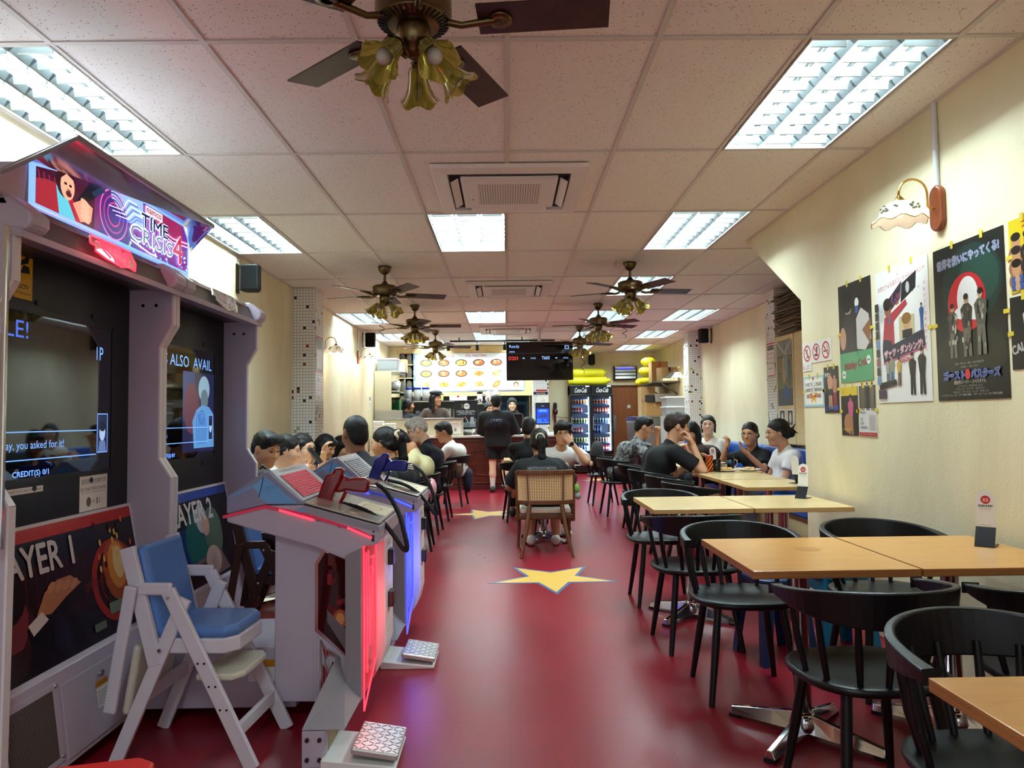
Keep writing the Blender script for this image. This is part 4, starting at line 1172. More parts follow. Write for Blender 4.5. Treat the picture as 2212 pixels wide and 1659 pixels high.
# lit marquee over both machines
def marquee():
    r = thing('marquee_sign', 'lit arcade sign reading TIME CRISIS 4 above both machines', 'sign', (0, 0, 0))
    y0, y1, z0, z1 = 2.44, 3.66, 2.0, 2.25
    out = [(y0, z0), (y1, z0), (y1, 2.19), (3.60, z1), (2.95, z1), (y0, 2.152)]
    MB().prism([(a, b) for a, b in out], 'x', -2.2, -1.625).build('light_box', CABW, r)
    pa = MB().prism(out, 'x', -1.625, -1.613).build('sign_panel', mat('sign_blue_edge', '88B4F0', .2, emit='78A8F4', es=.45), r, bevel=.004)
    W, H = y1 - y0 - .04, z1 - z0 - .028
    p = Print((-1.6125, y0 + .02, z0 + .014), (0, 1, 0), (0, 0, 1))
    p.poly([(0, 0), (W, 0), (W, H * .74), (W - .05, H), (.50, H), (0, H * .58)], '5A1E60'); p.poly([(W * .55, 0), (W, 0), (W, H * .74), (W - .05, H), (W * .55, H)], '6A2A84'); p.rect(W * .72, H * .6, W - .06, H, '8A2450')
    p.rect(W * .40, H * .45, W * .62, H, '8FB0E0'); p.poly([(W * .33, 0), (W * .6, 0), (W * .5, H * .5), (W * .38, H * .8)], '3A2A74')
    for i in range(5): p.ring(W * .42, H * .45, .05 + i * .014, .006, ['D03A8A', '40206A', 'A83A90', '40206A', 'C870B8'][i], 40)
    p.poly([(0, 0), (W * .30, 0), (W * .30, H * .86), (0, H * .58)], '3A0E24')
    for i in range(7): p.line([(.01 + i * .03, H * .55), (.03 + i * .026, H * .3), (.02 + i * .04, 0)], .003, 'B02A5A')
    # generic aiming figure
    p.poly([(0, 0), (0, H * .40), (.06, H * .46), (.13, H * .48), (.2, H * .40), (.26, H * .1), (.26, 0)], '8E2030'); p.poly([(.13, 0), (.11, H * .45), (.17, H * .36), (.23, 0)], '50B4C8')
    p.ell(.165, H * .56, .056, .058, '26101A'); p.ell(.178, H * .52, .043, .052, 'D8A084'); p.poly([(.12, H * .72), (.24, H * .74), (.215, H * .66), (.17, H * .72), (.13, H * .58)], '2A0E16')
    p.ell(.165, H * .55, .009, .005, '1A0A0C'); p.ell(.195, H * .545, .009, .005, '1A0A0C'); p.ell(.185, H * .40, .018, .012, '4A1E20'); p.line([(.175, H * .47), (.197, H * .46)], .004, '6A2A28')
    p.poly([(.24, H * .38), (.27, H * .30), (.42, H * .78), (.38, H * .86), (.33, H * .84)], '10101A'); p.poly([(.35, H * .58), (.43, H * .78), (.40, H * .84), (.33, H * .64)], '1E3048')
    p.poly([(.21, H * .28), (.28, H * .44), (.34, H * .36), (.33, H * .1), (.26, H * .02)], 'D09078')
    for i in range(4): p.ell(.29, H * (.38 - .09 * i), .032, .012, 'E0A488', rot=-.3)
    # circuit lines
    for i in range(7):
        x = W * .47 + i * .012; p.line([(x - .10, H * (.58 - .03 * i)), (x, H * (.62 - .03 * i)), (x + .05, H * (.88 - .05 * i)), (x + .12, H * (.88 - .05 * i))], .0035, rnd.choice(['1A2880', 'E8F0FF', '2A48C0']))
        p.line([(W * .68, H * (.66 - .02 * i) + .02), (W * .86, H * (.62 - .02 * i)), (W, H * (.68 - .02 * i))], .003, rnd.choice(['B02A5A', '1A2060', 'E8C8D8']))
    for i in range(40): p.ell(rnd.uniform(W * .5, W), rnd.uniform(0, H * .3), .008, .006, rnd.choice(['D0607A', '60B0D0', 'E0E0F0', '2A2060', '80C8A0']))
    p.rect(W * .63, H * .80, W * .765, H * .97, 'E6D8E4'); p.text('namco', W * .698, H * .84, H * .09, '8A2A3C', W * .115, 'c', bold=.001)
    for off, c in ((.006, 'EAF4FF'), (.0025, '9CC4F0')):
        p.text('TIME', W * .60, H * .50, H * .27, c, W * .21, bold=off); p.text('CRISIS', W * .52, H * .16, H * .30, c, W * .33, bold=off); p.text('4', W * .855, H * .10, H * .60, c, W * .085, bold=off)
    p.text('TIME', W * .60, H * .50, H * .27, '101838', W * .21, bold=.001); p.text('CRISIS', W * .52, H * .16, H * .30, 'C4D4E4', W * .33, bold=.001); p.text('CRISIS', W * .521, H * .17, H * .28, '5A6A80', W * .328); p.text('4', W * .855, H * .10, H * .60, 'B02A4C', W * .085, bold=.002)
    p.line([(W * .52, H * .12), (W * .66, H * .02), (W * .72, H * .02)], .008, 'E4ECF8')
    p.build('sign_print', pa, MARQP)
    # flared canopy: top and cheek plates
    def plate_(name, A, d, m):
        k = len(A); q = MB(); q.add([Vector(a) for a in A] + [Vector(a) + Vector(d) for a in A], [tuple(range(k)), tuple(range(k, 2 * k))[::-1]] + [(i, k + i, k + (i + 1) % k, (i + 1) % k) for i in range(k)])
        return q.build(name, m, r)
    plate_('canopy_plate', [(-1.45, 2.42, 2.222), (-1.45, 3.56, 2.222), (-1.625, 3.61, 2.252), (-1.625, 2.95, 2.254), (-1.625, y0, 2.156)], (0, 0, .012), mat('mirror_plate', '9C98AC', .12, .9))
    plate_('cheek_plate', [(-1.45, 2.42, 2.222), (-1.625, y0, 2.156), (-1.625, y0 - .02, 2.0), (-1.625, 2.2, 1.97), (-1.45, 2.05, 1.975)], (-.004, -.008, .006), CABW)
    plate_('cheek_plate', [(-1.45, 3.56, 2.222), (-1.612, y1 + .01, 2.12), (-1.612, y1 + .01, 2.19), (-1.612, 3.62, 2.252)], (-.002, .008, .004), mat('mirror_plate', '9C98AC', .12, .9))
    e = MB(); e.bar((-1.45, 2.42, 2.226), (-1.45, 3.56, 2.226), .012, .018); e.bar((-1.45, 2.42, 2.226), (-1.45, 2.05, 1.975), .012, .018, (1, 0, 0)); e.build('canopy_edge', mat('grey_edge', '8C868E', .4), r)
    MB().prism([(-1.56, 1.966), (-1.612, 2.0), (-1.9, 2.0), (-1.9, 1.985)], 'y', 2.2, y1).build('ledge', mat('polished_trim', 'C8C6CA', .15, .8), r)
    return r
marquee()
# gun stands
def gun_stand(dx, y0, lab, theme):
    r = thing('gun_stand', lab, 'arcade gun stand', (dx, y0, 0))
    D = .52
    AC, LN = (REDAC, REDLINE) if theme == 1 else (BLUAC, BLULINE)
    MB().prism([(-.975, .092), (-.72, .088), (-.675, .18), (-.60, .66), (-.62, .74), (-.975, .80)], 'y', .05, D - .03).build('body', CABW, r, bevel=.006)
    lo = [(-1.156, .84), (-.98, .787), (-.80, .735), (-.624, .66), (-.595, .735), (-.555, .735), (-.528, .75), (-.525, .815), (-.843, .905), (-1.0, .905), (-1.16, .865)]
    MB().prism(lo, 'y', 0, D).build('console', CABW, r, bevel=.006)
    up = [(-1.163, .872), (-1.0, .908), (-.84, .906), (-.843, .917), (-.985, 1.043), (-1.01, 1.043), (-1.163, .945)]
    MB().prism(up, 'y', .01, D - .01).build('hood', mat('hood_grey_blue', '8E96B4', .3), r, bevel=.006)
    st = MB()
    for a, b in (((-1.17, .862), (-1.0, .902)), ((-1.0, .902), (-.84, .87)), ((-.84, .87), (-.62, .80)), ((-.62, .80), (-.56, .77))):
        st.bar((a[0], -.003, a[1]), (b[0], -.003, b[1]), .012, .010, (0, 1, 0))
    st.build('light_strip', mat('smoked_strip_' + str(theme), '7A3048' if theme == 1 else '4A4A90', .15, emit='C02040' if theme == 1 else '3040C0', es=.15), r)
    for a, b in (((-.94, .888), (-.80, .845)), ((-.66, .812), (-.56, .768))): MB().bar((a[0], -.006, a[1]), (b[0], -.006, b[1]), .010, .007, (0, 1, 0)).build('glow_strip', LN, r)
    # side decals
    p = Print((0, .008, 0), (1, 0, 0), (0, 0, 1))
    p.poly([(-1.158, .876), (-1.158, .942), (-1.008, 1.038), (-.987, 1.038), (-.848, .914), (-1.0, .911)], '8E92B0')
    p.poly([(-1.025, .935), (-1.008, 1.022), (-.988, 1.012), (-.872, .912), (-.985, .914)], '6FB0E8'); p.poly([(-1.055, .985), (-1.022, .945), (-1.01, 1.02)], '7AB8EC'); p.line([(-1.01, 1.02), (-1.028, .94)], .004, '2A3A60')
    for i in range(6): p.poly([(-1.135 + i * .014, .948 + i * .0066), (-1.125 + i * .014, .945 + i * .0066), (-1.118 + i * .014, .956 + i * .0066), (-1.128 + i * .014, .958 + i * .0066)], '6FB0E8')
    for i in range(3): p.ring(-.995 + i * .016, .972 + i * .006, .009, .0015, '4A80B8', 14)
    p.build('hood_decal', r)
    p = Print((0, -.0005, 0), (1, 0, 0), (0, 0, 1))
    p.poly([(-.905, .875), (-.84, .903), (-.53, .815), (-.53, .79), (-.62, .812), (-.80, .862)], '9A9CA6'); p.poly([(-.90, .878), (-.845, .895), (-.82, .868), (-.82, .858)], '6FB0E8')
    for i, (x, s_, c) in enumerate(((-.79, .04, '7E8494'), (-.70, .03, '8A5A68'), (-.655, .02, '5A6A90'))): p.rect(x, .838 - (x + .79) * .29, x + s_, .846 - (x + .79) * .29, c)
    p.rect(-.562, .752, -.55, .78, '1A1A20'); p.poly([(-.56, .79), (-.548, .79), (-.552, .80)], '1A1A20')
    p.build('console_decal', r)
    # key grid on the hood's slope, facing the player
    a, b = Vector((-.99, 0, 1.043)), Vector((-.848, 0, .915)); v = (a - b).normalized(); n = Vector((0, 1, 0)).cross(v).normalized(); L_ = (a - b).length
    m = MB(); R = Matrix((Vector((0, 1, 0)), v, n)).transposed()
    m.obox((a + b) / 2 + Vector((0, D / 2, 0)) + n * .004, R, (D / 2 - .012, L_ / 2, .006)); pl = m.build('grille_frame', mat('silver_panel', 'A8A6AA', .35, .4), r, bevel=.003)
    m = MB(); m.obox((a + b) / 2 + Vector((0, D / 2 - .02, 0)) + n * .0105 - v * .012, R, (D / 2 - .06, L_ / 2 - .028, .001)); m.build('grille_bed', BLACK, pl)
    k = MB()
    for i in range(16):
        for j in range(10):
            k.obox(b + Vector((0, .055 + i * .0235 + (j % 2) * .008, 0)) + v * (.022 + j * .0135) + n * .0125, R, (.0078, .0038, .002))
    o = k.build('lamp_cells', mat('red_lamp_cell', 'D83048', .3, emit='E02848', es=.12) if theme == 1 else mat('grey_lamp_cell', 'B8BAC0', .3), pl); o['kind'] = 'stuff'
    p = Print(b + n * .0105, (0, 1, 0), v); p.rect(.09, L_ * .88, D - .12, L_ * .96, 'C8C4C4'); p.text('FORCE FEEDBACK', D / 2 - .01, L_ * .895, .009, '4A4648', .2, 'c'); p.build('grille_label', pl)
    # deck with printed instructions
    a, b = Vector((-.843, 0, .912)), Vector((-.528, 0, .822)); u = (b - a).normalized(); n = u.cross(Vector((0, 1, 0))).normalized(); L_ = (b - a).length
    m = MB(); m.obox((a + b) / 2 + Vector((0, D / 2, 0)) + n * .003, Matrix((u, Vector((0, 1, 0)), n)).transposed(), (L_ / 2, D / 2 - .005, .004)); dk = m.build('deck', mat('deck_silver', '9A9488', .3, .3), r, bevel=.003)
    p = Print(a + n * .0072, u, (0, 1, 0)); p.rect(.015, .02, .1, D - .02, '8A6A60'); p.rect(.02, .08, .09, .22, 'A8887C'); p.rect(.17, .015, L_ - .015, .17, '4A3C34'); p.ell(.20, .06, .02, .02, 'C8A040'); p.ell(.24, .10, .03, .035, '8A5A40'); p.rect(.17, .19, L_ - .01, .44, 'E8DEB8'); p.ring(.235, .32, .045, .006, '9A3A30', 24)
    for i in range(5): p.rect(.27, .03 + i * .026, L_ - .02, .033 + i * .026, 'B0A498')
    p.text('START', .2, .42, .02, '7A2A28', .06); p.build('deck_print', dk)
    # dark window, chrome frame, emblem
    wn = [(-.792, .39), (-.792, .655), (-.762, .705), (-.668, .675), (-.668, .275)]
    MB().prism([(-.806, .382), (-.806, .66), (-.768, .72), (-.655, .69), (-.655, .255)], 'y', .043, .05).build('window_frame', CHROME, r)
    MB().prism(wn, 'y', .040, .044).build('window_panel', mat('dark_red_glass', '2A060A', .08, coat=.5), r)
    p = Print((0, .0396, 0), (1, 0, 0), (0, 0, 1)); 
    C_ = ['6A1018', '8A1A20', '4A0A10'] if theme == 1 else ['101A5A', '1A2A80', '0A1040']
    for i in range(14): x = -.755 + rnd.uniform(0, .06); z = rnd.uniform(.42, .66); p.rect(x, z, x + .02, z + rnd.uniform(.01, .05), rnd.choice(C_))
    p.text('20926', -.70, .47, .016, C_[1], rot=PI / 2); p.ell(-.70, .43, .03, .04, 'A85030'); p.ell(-.70, .43, .018, .026, 'D89058')
    p.build('window_print', r)
    MB().prism([(-.755, .42), (-.755, .47), (-.672, .38), (-.672, .29)], 'y', .036, .042).build('window_sill', mat('sill_grey', '6A6468', .4), r, bevel=.004)
    e = MB(); LG = [(-.782, .341), (-.761, .305), (-.735, .294), (-.703, .268), (-.75, .284), (-.766, .259), (-.757, .225), (-.75, .202), (-.732, .253), (-.733, .161), (-.787, .105), (-.782, .172), (-.775, .20), (-.782, .254)]
    for (x0, z0), (x1, z1) in zip(LG, LG[1:] + LG[:1]): e.bar((x0, .047, z0), (x1, .047, z1), .006, .006, (0, 1, 0))
    e.build('emblem', STEEL, r)
    p = Print((0, .0496, 0), (1, 0, 0), (0, 0, 1))
    p.poly(LG[:6][::-1], '8A2430'); p.poly([(-.775, .25), (-.752, .2), (-.78, .115), (-.782, .17)], '8A2430')
    for i in range(9): x = -.815 + i * .013; p.rect(x, .10, x + .002, .34 + (.02 * i if i < 2 else -.006 * i), 'A8A0A8')
    p.text('TIME CRISIS 4', -.70, .16, .012, '201A1C', rot=PI / 2, bold=.0006); p.build('body_decal', r)
    # legs, acrylic and coin panel at the player's side
    MB().prism([(-.665, .15), (-.665, .70), (-.60, .73), (-.60, .12), (-.645, .085)], 'y', -.03, .03).build('leg_bracket', mat('bracket_grey', '8E8A90', .4), r, bevel=.004)
    MB().add([(-.665, -.03, .20), (-.60, -.03, .13), (-.60, -.33, .135), (-.755, -.33, .135), (-.70, .0, .30)], [(0, 1, 2, 3), (0, 3, 4)]).build('foot_cover', mat('bracket_grey', '8E8A90', .4), r)
    fb = MB().box(-.755, -.672, -.33, .08, .0, .13).build('foot_beam', CABW, r, bevel=.003)
    b_ = MB()
    for x in (-.735, -.69):
        for z in (.03, .10): b_.cyl((x, -.337, z), (x, -.33, z), .008, n=8)
    b_.build('foot_bolt', mat('dark_bolt', '4A3434', .4, .6), fb)
    p = Print((-.6715, -.28, .03), (0, 1, 0), (0, 0, 1)); p.rect(0, 0, .2, .09, 'D8B838')
    for i in range(7): p.poly([(i * .03, 0), (i * .03 + .014, 0), (i * .03 + .03, .09), (i * .03 + .016, .09)], '3A3230')
    p.build('hazard_stripes', fb)
    MB().box(-.61, -.596, 0, .27, .13, .72).build('acrylic_plate', AC, r)
    q = MB(); 
    for a, b in (((-.594, .0, .07), (-.594, .0, .73)), ((-.594, .0, .73), (-.594, .27, .76)), ((-.594, .27, .76), (-.594, .27, .20)), ((-.594, .27, .2), (-.594, .0, .07)), ((-.594, .05, .7), (-.594, .07, .2)), ((-.594, .1, .7), (-.594, .12, .3)), ((-.594, .16, .62), (-.594, .22, .58)), ((-.594, .22, .66), (-.594, .16, .5)), ((-.594, .15, .66), (-.594, .24, .65))):
        q.bar(a, b, .006, .006, (1, 0, 0))
    q.build('acrylic_edge', LN, r)
    cp = MB().prism([(-.61, .10), (-.575, .16), (-.555, .24), (-.555, .72), (-.61, .74)], 'y', .29, D - .01).build('coin_panel', WHITEP, r, bevel=.004)
    for z in (.62, .43): MB().box(-.556, -.53, .36, .43, z - .035, z + .035).build('coin_slot', BLACK, cp, bevel=.004)
    p = Print((-.5545, .31, .24), (0, 1, 0), (0, 0, 1)); p.rect(.01, .43, .15, .46, 'D8D4D0'); p.text('COIN', .08, .435, .016, '5A5654', align='c'); p.rect(.02, .05, .14, .052, '8A8684'); p.build('coin_print', cp)
    # holster
    h = MB(); h.prism([(-.868, .925), (-.738, .872), (-.762, .82), (-.885, .86)], 'y', .15, .29); h.build('holster', BLACK, r, bevel=.006)
    # foot pedal
    pb = MB(); pb.add([(-.68, -.36, 0), (-.41, -.36, 0), (-.41, -.10, 0), (-.68, -.10, 0), (-.68, -.36, .04), (-.41, -.36, .012), (-.41, -.10, .012), (-.68, -.10, .04)], [(3, 2, 1, 0), (4, 5, 6, 7), (0, 1, 5, 4), (1, 2, 6, 5), (2, 3, 7, 6), (3, 0, 4, 7)])
    pb.build('pedal_base', WHITEP, r, bevel=.004)
    pd = MB(); Rp = Matrix.Rotation(.16, 3, 'Y'); pd.obox((-.49, -.23, .052), Rp, (.085, .12, .012)); pp = pd.build('pedal_plate', ALU, r, bevel=.006)
    tr = MB()
    for i in range(9):
        for j in range(7):
            c_ = Vector((-.49, -.23, .052)) + Rp @ Vector((-.072 + j * .024, -.10 + i * .025, .0125)); s_ = .8 if (i + j) % 2 else -.8
            tr.obox(c_, Rp @ rotz(s_), (.011, .0028, .002))
    tr.build('tread', ALU, pp)['kind'] = 'stuff'
    return r
gun_stand(0, 3.0, 'near arcade gun stand with red glowing edge and red lamp grid', 1)
gun_stand(.03, 4.05, 'far arcade gun stand with blue glowing edge behind the red one', 2)
def gun(dx, dy, dz, m, lab, cab):
    r = thing('light_gun', lab, 'toy gun', (dx, dy, dz))
    o = [(-.76, 1.044), (-.722, 1.042), (-.725, 1.016), (-.708, .997), (-.675, 1.001), (-.628, .998), (-.605, .984), (-.617, .932), (-.633, .93), (-.713, .943), (-.722, .925), (-.737, .906), (-.755, .864), (-.797, .870), (-.842, .905), (-.807, 1.0), (-.797, 1.014), (-.767, 1.026)]
    trg = [(-.765, .904), (-.751, .895), (-.734, .92), (-.739, .929), (-.76, .922)]
    # slide and grip as two prisms leave the trigger guard open
    A = [o[13], o[14], o[15], o[16], o[17], o[0], o[1], o[2], (-.735, .985), (-.765, .93), (-.775, .90)]
    Bq = [o[2], o[3], o[4], o[5], o[6], o[7], o[8], o[9], (-.735, .935), (-.765, .935), (-.74, .99)]
    MB().prism(A, 'y', 3.195, 3.245).build('slide', m, r, bevel=.010, seg=3)
    MB().prism(Bq, 'y', 3.20, 3.24).build('grip', m, r, bevel=.012, seg=3)
    MB().tube([(-.775, 3.22, .898), (-.752, 3.22, .872), (-.728, 3.22, .912), (-.715, 3.22, .938)], .008, 8).build('trigger_guard', m, r)
    MB().tube([(-.757, 3.22, .93), (-.752, 3.22, .915), (-.757, 3.22, .902)], .005, 6).build('trigger', WHITEP, r)
    s = MB()
    for i in range(9): s.bar((-.835 + i * .0026 + .004, 3.1945, .925 + i * .0075), (-.80 + i * .0026, 3.1945, .918 + i * .0075 + .012), .0015, .002, (0, 1, 0))
    s.build('slide_ridges', mat(m.name + '_dark', '5A060C' if 'red' in m.name else '06104A', .4), r)
    MB().tube([(-.615, 3.22, .965), (-.59, 3.22, .962), (-.575, 3.22, .957)], [.012, .014, .012], 10).build('cable_ferrule', CHROME, r)
    P = [Vector((x, 3.22 - .12 * math.sin(PI * i / (len(cab) - 1)), z)) for i, (x, z) in enumerate(cab)]
    # smooth cable
    Q = []
    for i in range(len(P) - 1):
        p0, p1, p2, p3 = P[max(i - 1, 0)], P[i], P[i + 1], P[min(i + 2, len(P) - 1)]
        for k in range(6):
            t = k / 6
            Q.append(.5 * ((2 * p1) + (-p0 + p2) * t + (2 * p0 - 5 * p1 + 4 * p2 - p3) * t * t + (-p0 + 3 * p1 - 3 * p2 + p3) * t ** 3))
    Q.append(P[-1])
    MB().tube(Q, [.0095 + (.001 if i % 2 else 0) for i in range(len(Q))], 8).build('cable', RUBBER, r)
    return r
CABL = [(-.58, .97), (-.551, .957), (-.515, .925), (-.47, .853), (-.443, .772), (-.43, .71), (-.444, .70), (-.488, .759), (-.533, .809), (-.587, .845), (-.65, .869), (-.73, .885)]
gun(0, 0, 0, mat('red_gun_plastic', '86060E', .2, coat=.3), 'red light gun resting in the holster of the near stand', CABL)
gun(.027, 1.05, .014, mat('blue_gun_plastic', '08187C', .2, coat=.3), 'blue light gun resting in the holster of the far stand', CABL)
for x, y, c, e in ((-.54, 3.12, (1, .15, .2), .5), (-.51, 4.18, (.25, .25, 1), .6)):
    light('edge_glow', 'POINT', (x, y, .42), (0, 0, 0), e, c, shadow_soft_size=.12)
light('header_glow', 'POINT', (-1.46, 2.78, 1.93), (0, 0, 0), .5, (1, .1, .15), shadow_soft_size=.05)
# ---------------------------------------------------------------- people: one smooth implicit surface per body, sampled to a mesh
def nets(F, org, h):
    """naive surface nets: F < 0 is inside"""
    nx, ny, nz = F.shape
    acc = np.zeros((nx - 1, ny - 1, nz - 1, 3), np.float32); cnt = np.zeros((nx - 1, ny - 1, nz - 1), np.float32)
    sl = lambda o, n: slice(o, o + n - 1)
    cross = []
    for ax in range(3):
        a = F[tuple(slice(0, -1) if i == ax else slice(None) for i in range(3))]
        b = F[tuple(slice(1, None) if i == ax else slice(None) for i in range(3))]
        m = (a < 0) != (b < 0)
        t = np.where(m, a / np.where(m, a - b, 1), 0).astype(np.float32)
        cross.append((m, a < 0))
        o1, o2 = [i for i in range(3) if i != ax]
        dims = [nx, ny, nz]
        for p in (0, 1):
            for q in (0, 1):
                s = [None] * 3
                s[ax] = slice(None); s[o1] = sl(p, dims[o1]); s[o2] = sl(q, dims[o2])
                mm = m[tuple(s)]; cnt += mm
                acc[..., ax] += t[tuple(s)]
                if p: acc[..., o1] += mm
                if q: acc[..., o2] += mm
    mask = cnt > 0
    idx = -np.ones(mask.shape, np.int64); idx[mask] = np.arange(mask.sum())
    ijk = np.argwhere(mask)
    V = (acc[mask] / cnt[mask][:, None] + ijk) * h + org
    Q = []
    for ax in range(3):
        m, ins = cross[ax]
        o1, o2 = [(1, 2), (2, 0), (0, 1)][ax]
        s = [slice(None)] * 3
        P = np.argwhere(m)
        ok = (P[:, o1] > 0) & (P[:, o2] > 0) & (P[:, o1] < F.shape[o1] - 1) & (P[:, o2] < F.shape[o2] - 1)
        P = P[ok]; si = ins[tuple(P.T)]
        def at(d1, d2):
            R = P.copy(); R[:, o1] -= d1; R[:, o2] -= d2
            return idx[tuple(R.T)]
        q = np.stack([at(1, 1), at(0, 1), at(0, 0), at(1, 0)], 1)
        q[~si] = q[~si][:, ::-1]
        Q.append(q)
    return V, np.concatenate(Q)

def sdf(prims, h, pad=.03, strand=0):
    """prims: ('c', a, b, ra, rb, k[, cap]) tapered capsule, ('e', c, r, k) ellipsoid, ('-e', ...), ('-c', ...) cut"""
    lo, hi = np.full(3, 1e9), np.full(3, -1e9)
    for p in prims:
        if p[0][0] == '-': continue
        if p[0] == 'c':
            R = max(p[3], p[4]); L = np.minimum(p[1], p[2]) - R; U = np.maximum(p[1], p[2]) + R
        else:
            L = np.array(p[1]) - p[2]; U = np.array(p[1]) + p[2]
        lo = np.minimum(lo, L); hi = np.maximum(hi, U)
    lo -= pad; hi += pad
    n = np.ceil((hi - lo) / h).astype(int) + 1
    F = np.full(n, .2, np.float32)
    axs = [lo[i] + h * np.arange(n[i]) for i in range(3)]
    for p in prims:
        op = p[0]; neg = op[0] == '-'; ty = op[-1]
        if ty == 'c':
            a, b, ra, rb, k = np.array(p[1], float), np.array(p[2], float), p[3], p[4], p[5]
            R = max(ra, rb) + k + 2 * h; L = np.minimum(a, b) - R; U = np.maximum(a, b) + R
        else:
            c, r, k = np.array(p[1], float), np.array(p[2], float), p[3]
            L = c - r - k - 2 * h; U = c + r + k + 2 * h
        i0 = np.clip(np.floor((L - lo) / h).astype(int), 0, n); i1 = np.clip(np.ceil((U - lo) / h).astype(int) + 1, 0, n)
        if (i1 <= i0).any(): continue
        s = tuple(slice(i0[i], i1[i]) for i in range(3))
        X = np.stack(np.meshgrid(*[axs[i][s[i]] for i in range(3)], indexing='ij'), -1)
        if ty == 'c':
            ab = b - a; t = np.clip(((X - a) @ ab) / max(1e-9, ab @ ab), 0, 1)
            d = np.linalg.norm(X - a - t[..., None] * ab, axis=-1) - (ra + (rb - ra) * t)
            if len(p) > 6:
                d = np.maximum(d, (X - b) @ (ab / np.linalg.norm(ab)))
        else:
            q = (X - c) / r; k0 = np.linalg.norm(q, axis=-1); k1 = np.linalg.norm(q / r, axis=-1)
            d = k0 * (k0 - 1) / np.maximum(k1, 1e-6)
        G = F[s]
        if neg:
            d = -d
            hh = np.maximum(k - np.abs(G - d), 0) / max(k, 1e-6)
            F[s] = np.maximum(G, d) + hh * hh * k * .25
        else:
            hh = np.maximum(k - np.abs(G - d), 0) / max(k, 1e-6)
            F[s] = np.minimum(G, d) - hh * hh * k * .25
    if strand:
        X, Y, Z = np.meshgrid(*axs, indexing='ij')
        F += strand * (np.sin(26 * np.arctan2(X, Y) + 25 * Z + 2 * np.sin(31 * X)) + 1.2 * np.sin(75 * X + 3 * np.sin(40 * Z)) * np.sin(66 * Y + 30 * Z))
    return nets(F, lo, h)

def skin_mat(c):
    return mat('skin_' + c, c, .48, var=.05, vs=14)
HEADS = {}
def head_mesh(fem):
    if fem in HEADS: return HEADS[fem]
    j = .90 if fem else 1.0
    P = [('e', (0, -.012, .03), (.074, .093, .088), .01), ('e', (0, .02, -.04), (.060 * j, .070, .080), .05), ('c', (-.012 * j, .062, -.098), (.012 * j, .062, -.098), .022, .022, .04),
         ('e', (.038, .056, -.028), (.026, .03, .03), .03), ('e', (-.038, .056, -.028), (.026, .03, .03), .03),
         ('c', (-.034, .072, .026), (.034, .072, .026), .013, .013, .02), ('c', (0, .082, .012), (0, .103, -.026), .008, .013, .014), ('e', (.013, .093, -.028), (.008, .009, .007), .008), ('e', (-.013, .093, -.028), (.008, .009, .007), .008),
         ('c', (-.016, .082, -.057), (.016, .082, -.057), .008, .008, .012), ('c', (-.013, .080, -.068), (.013, .080, -.068), .008, .008, .012),
         ('-e', (.031, .092, .006), (.016, .012, .009), .012), ('-e', (-.031, .092, .006), (.016, .012, .009), .012),
         ('e', (.076, -.004, -.004), (.009, .019, .031), .008), ('e', (-.076, -.004, -.004), (.009, .019, .031), .008), ('c', (0, -.02, -.06), (0, -.03, -.16), .05, .052, .03)]
    HEADS[fem] = sdf(P, .006)
    return HEADS[fem]
FACE_CUT = [('-e', (0, .098, -.035), (.070, .075, .098), .006)]
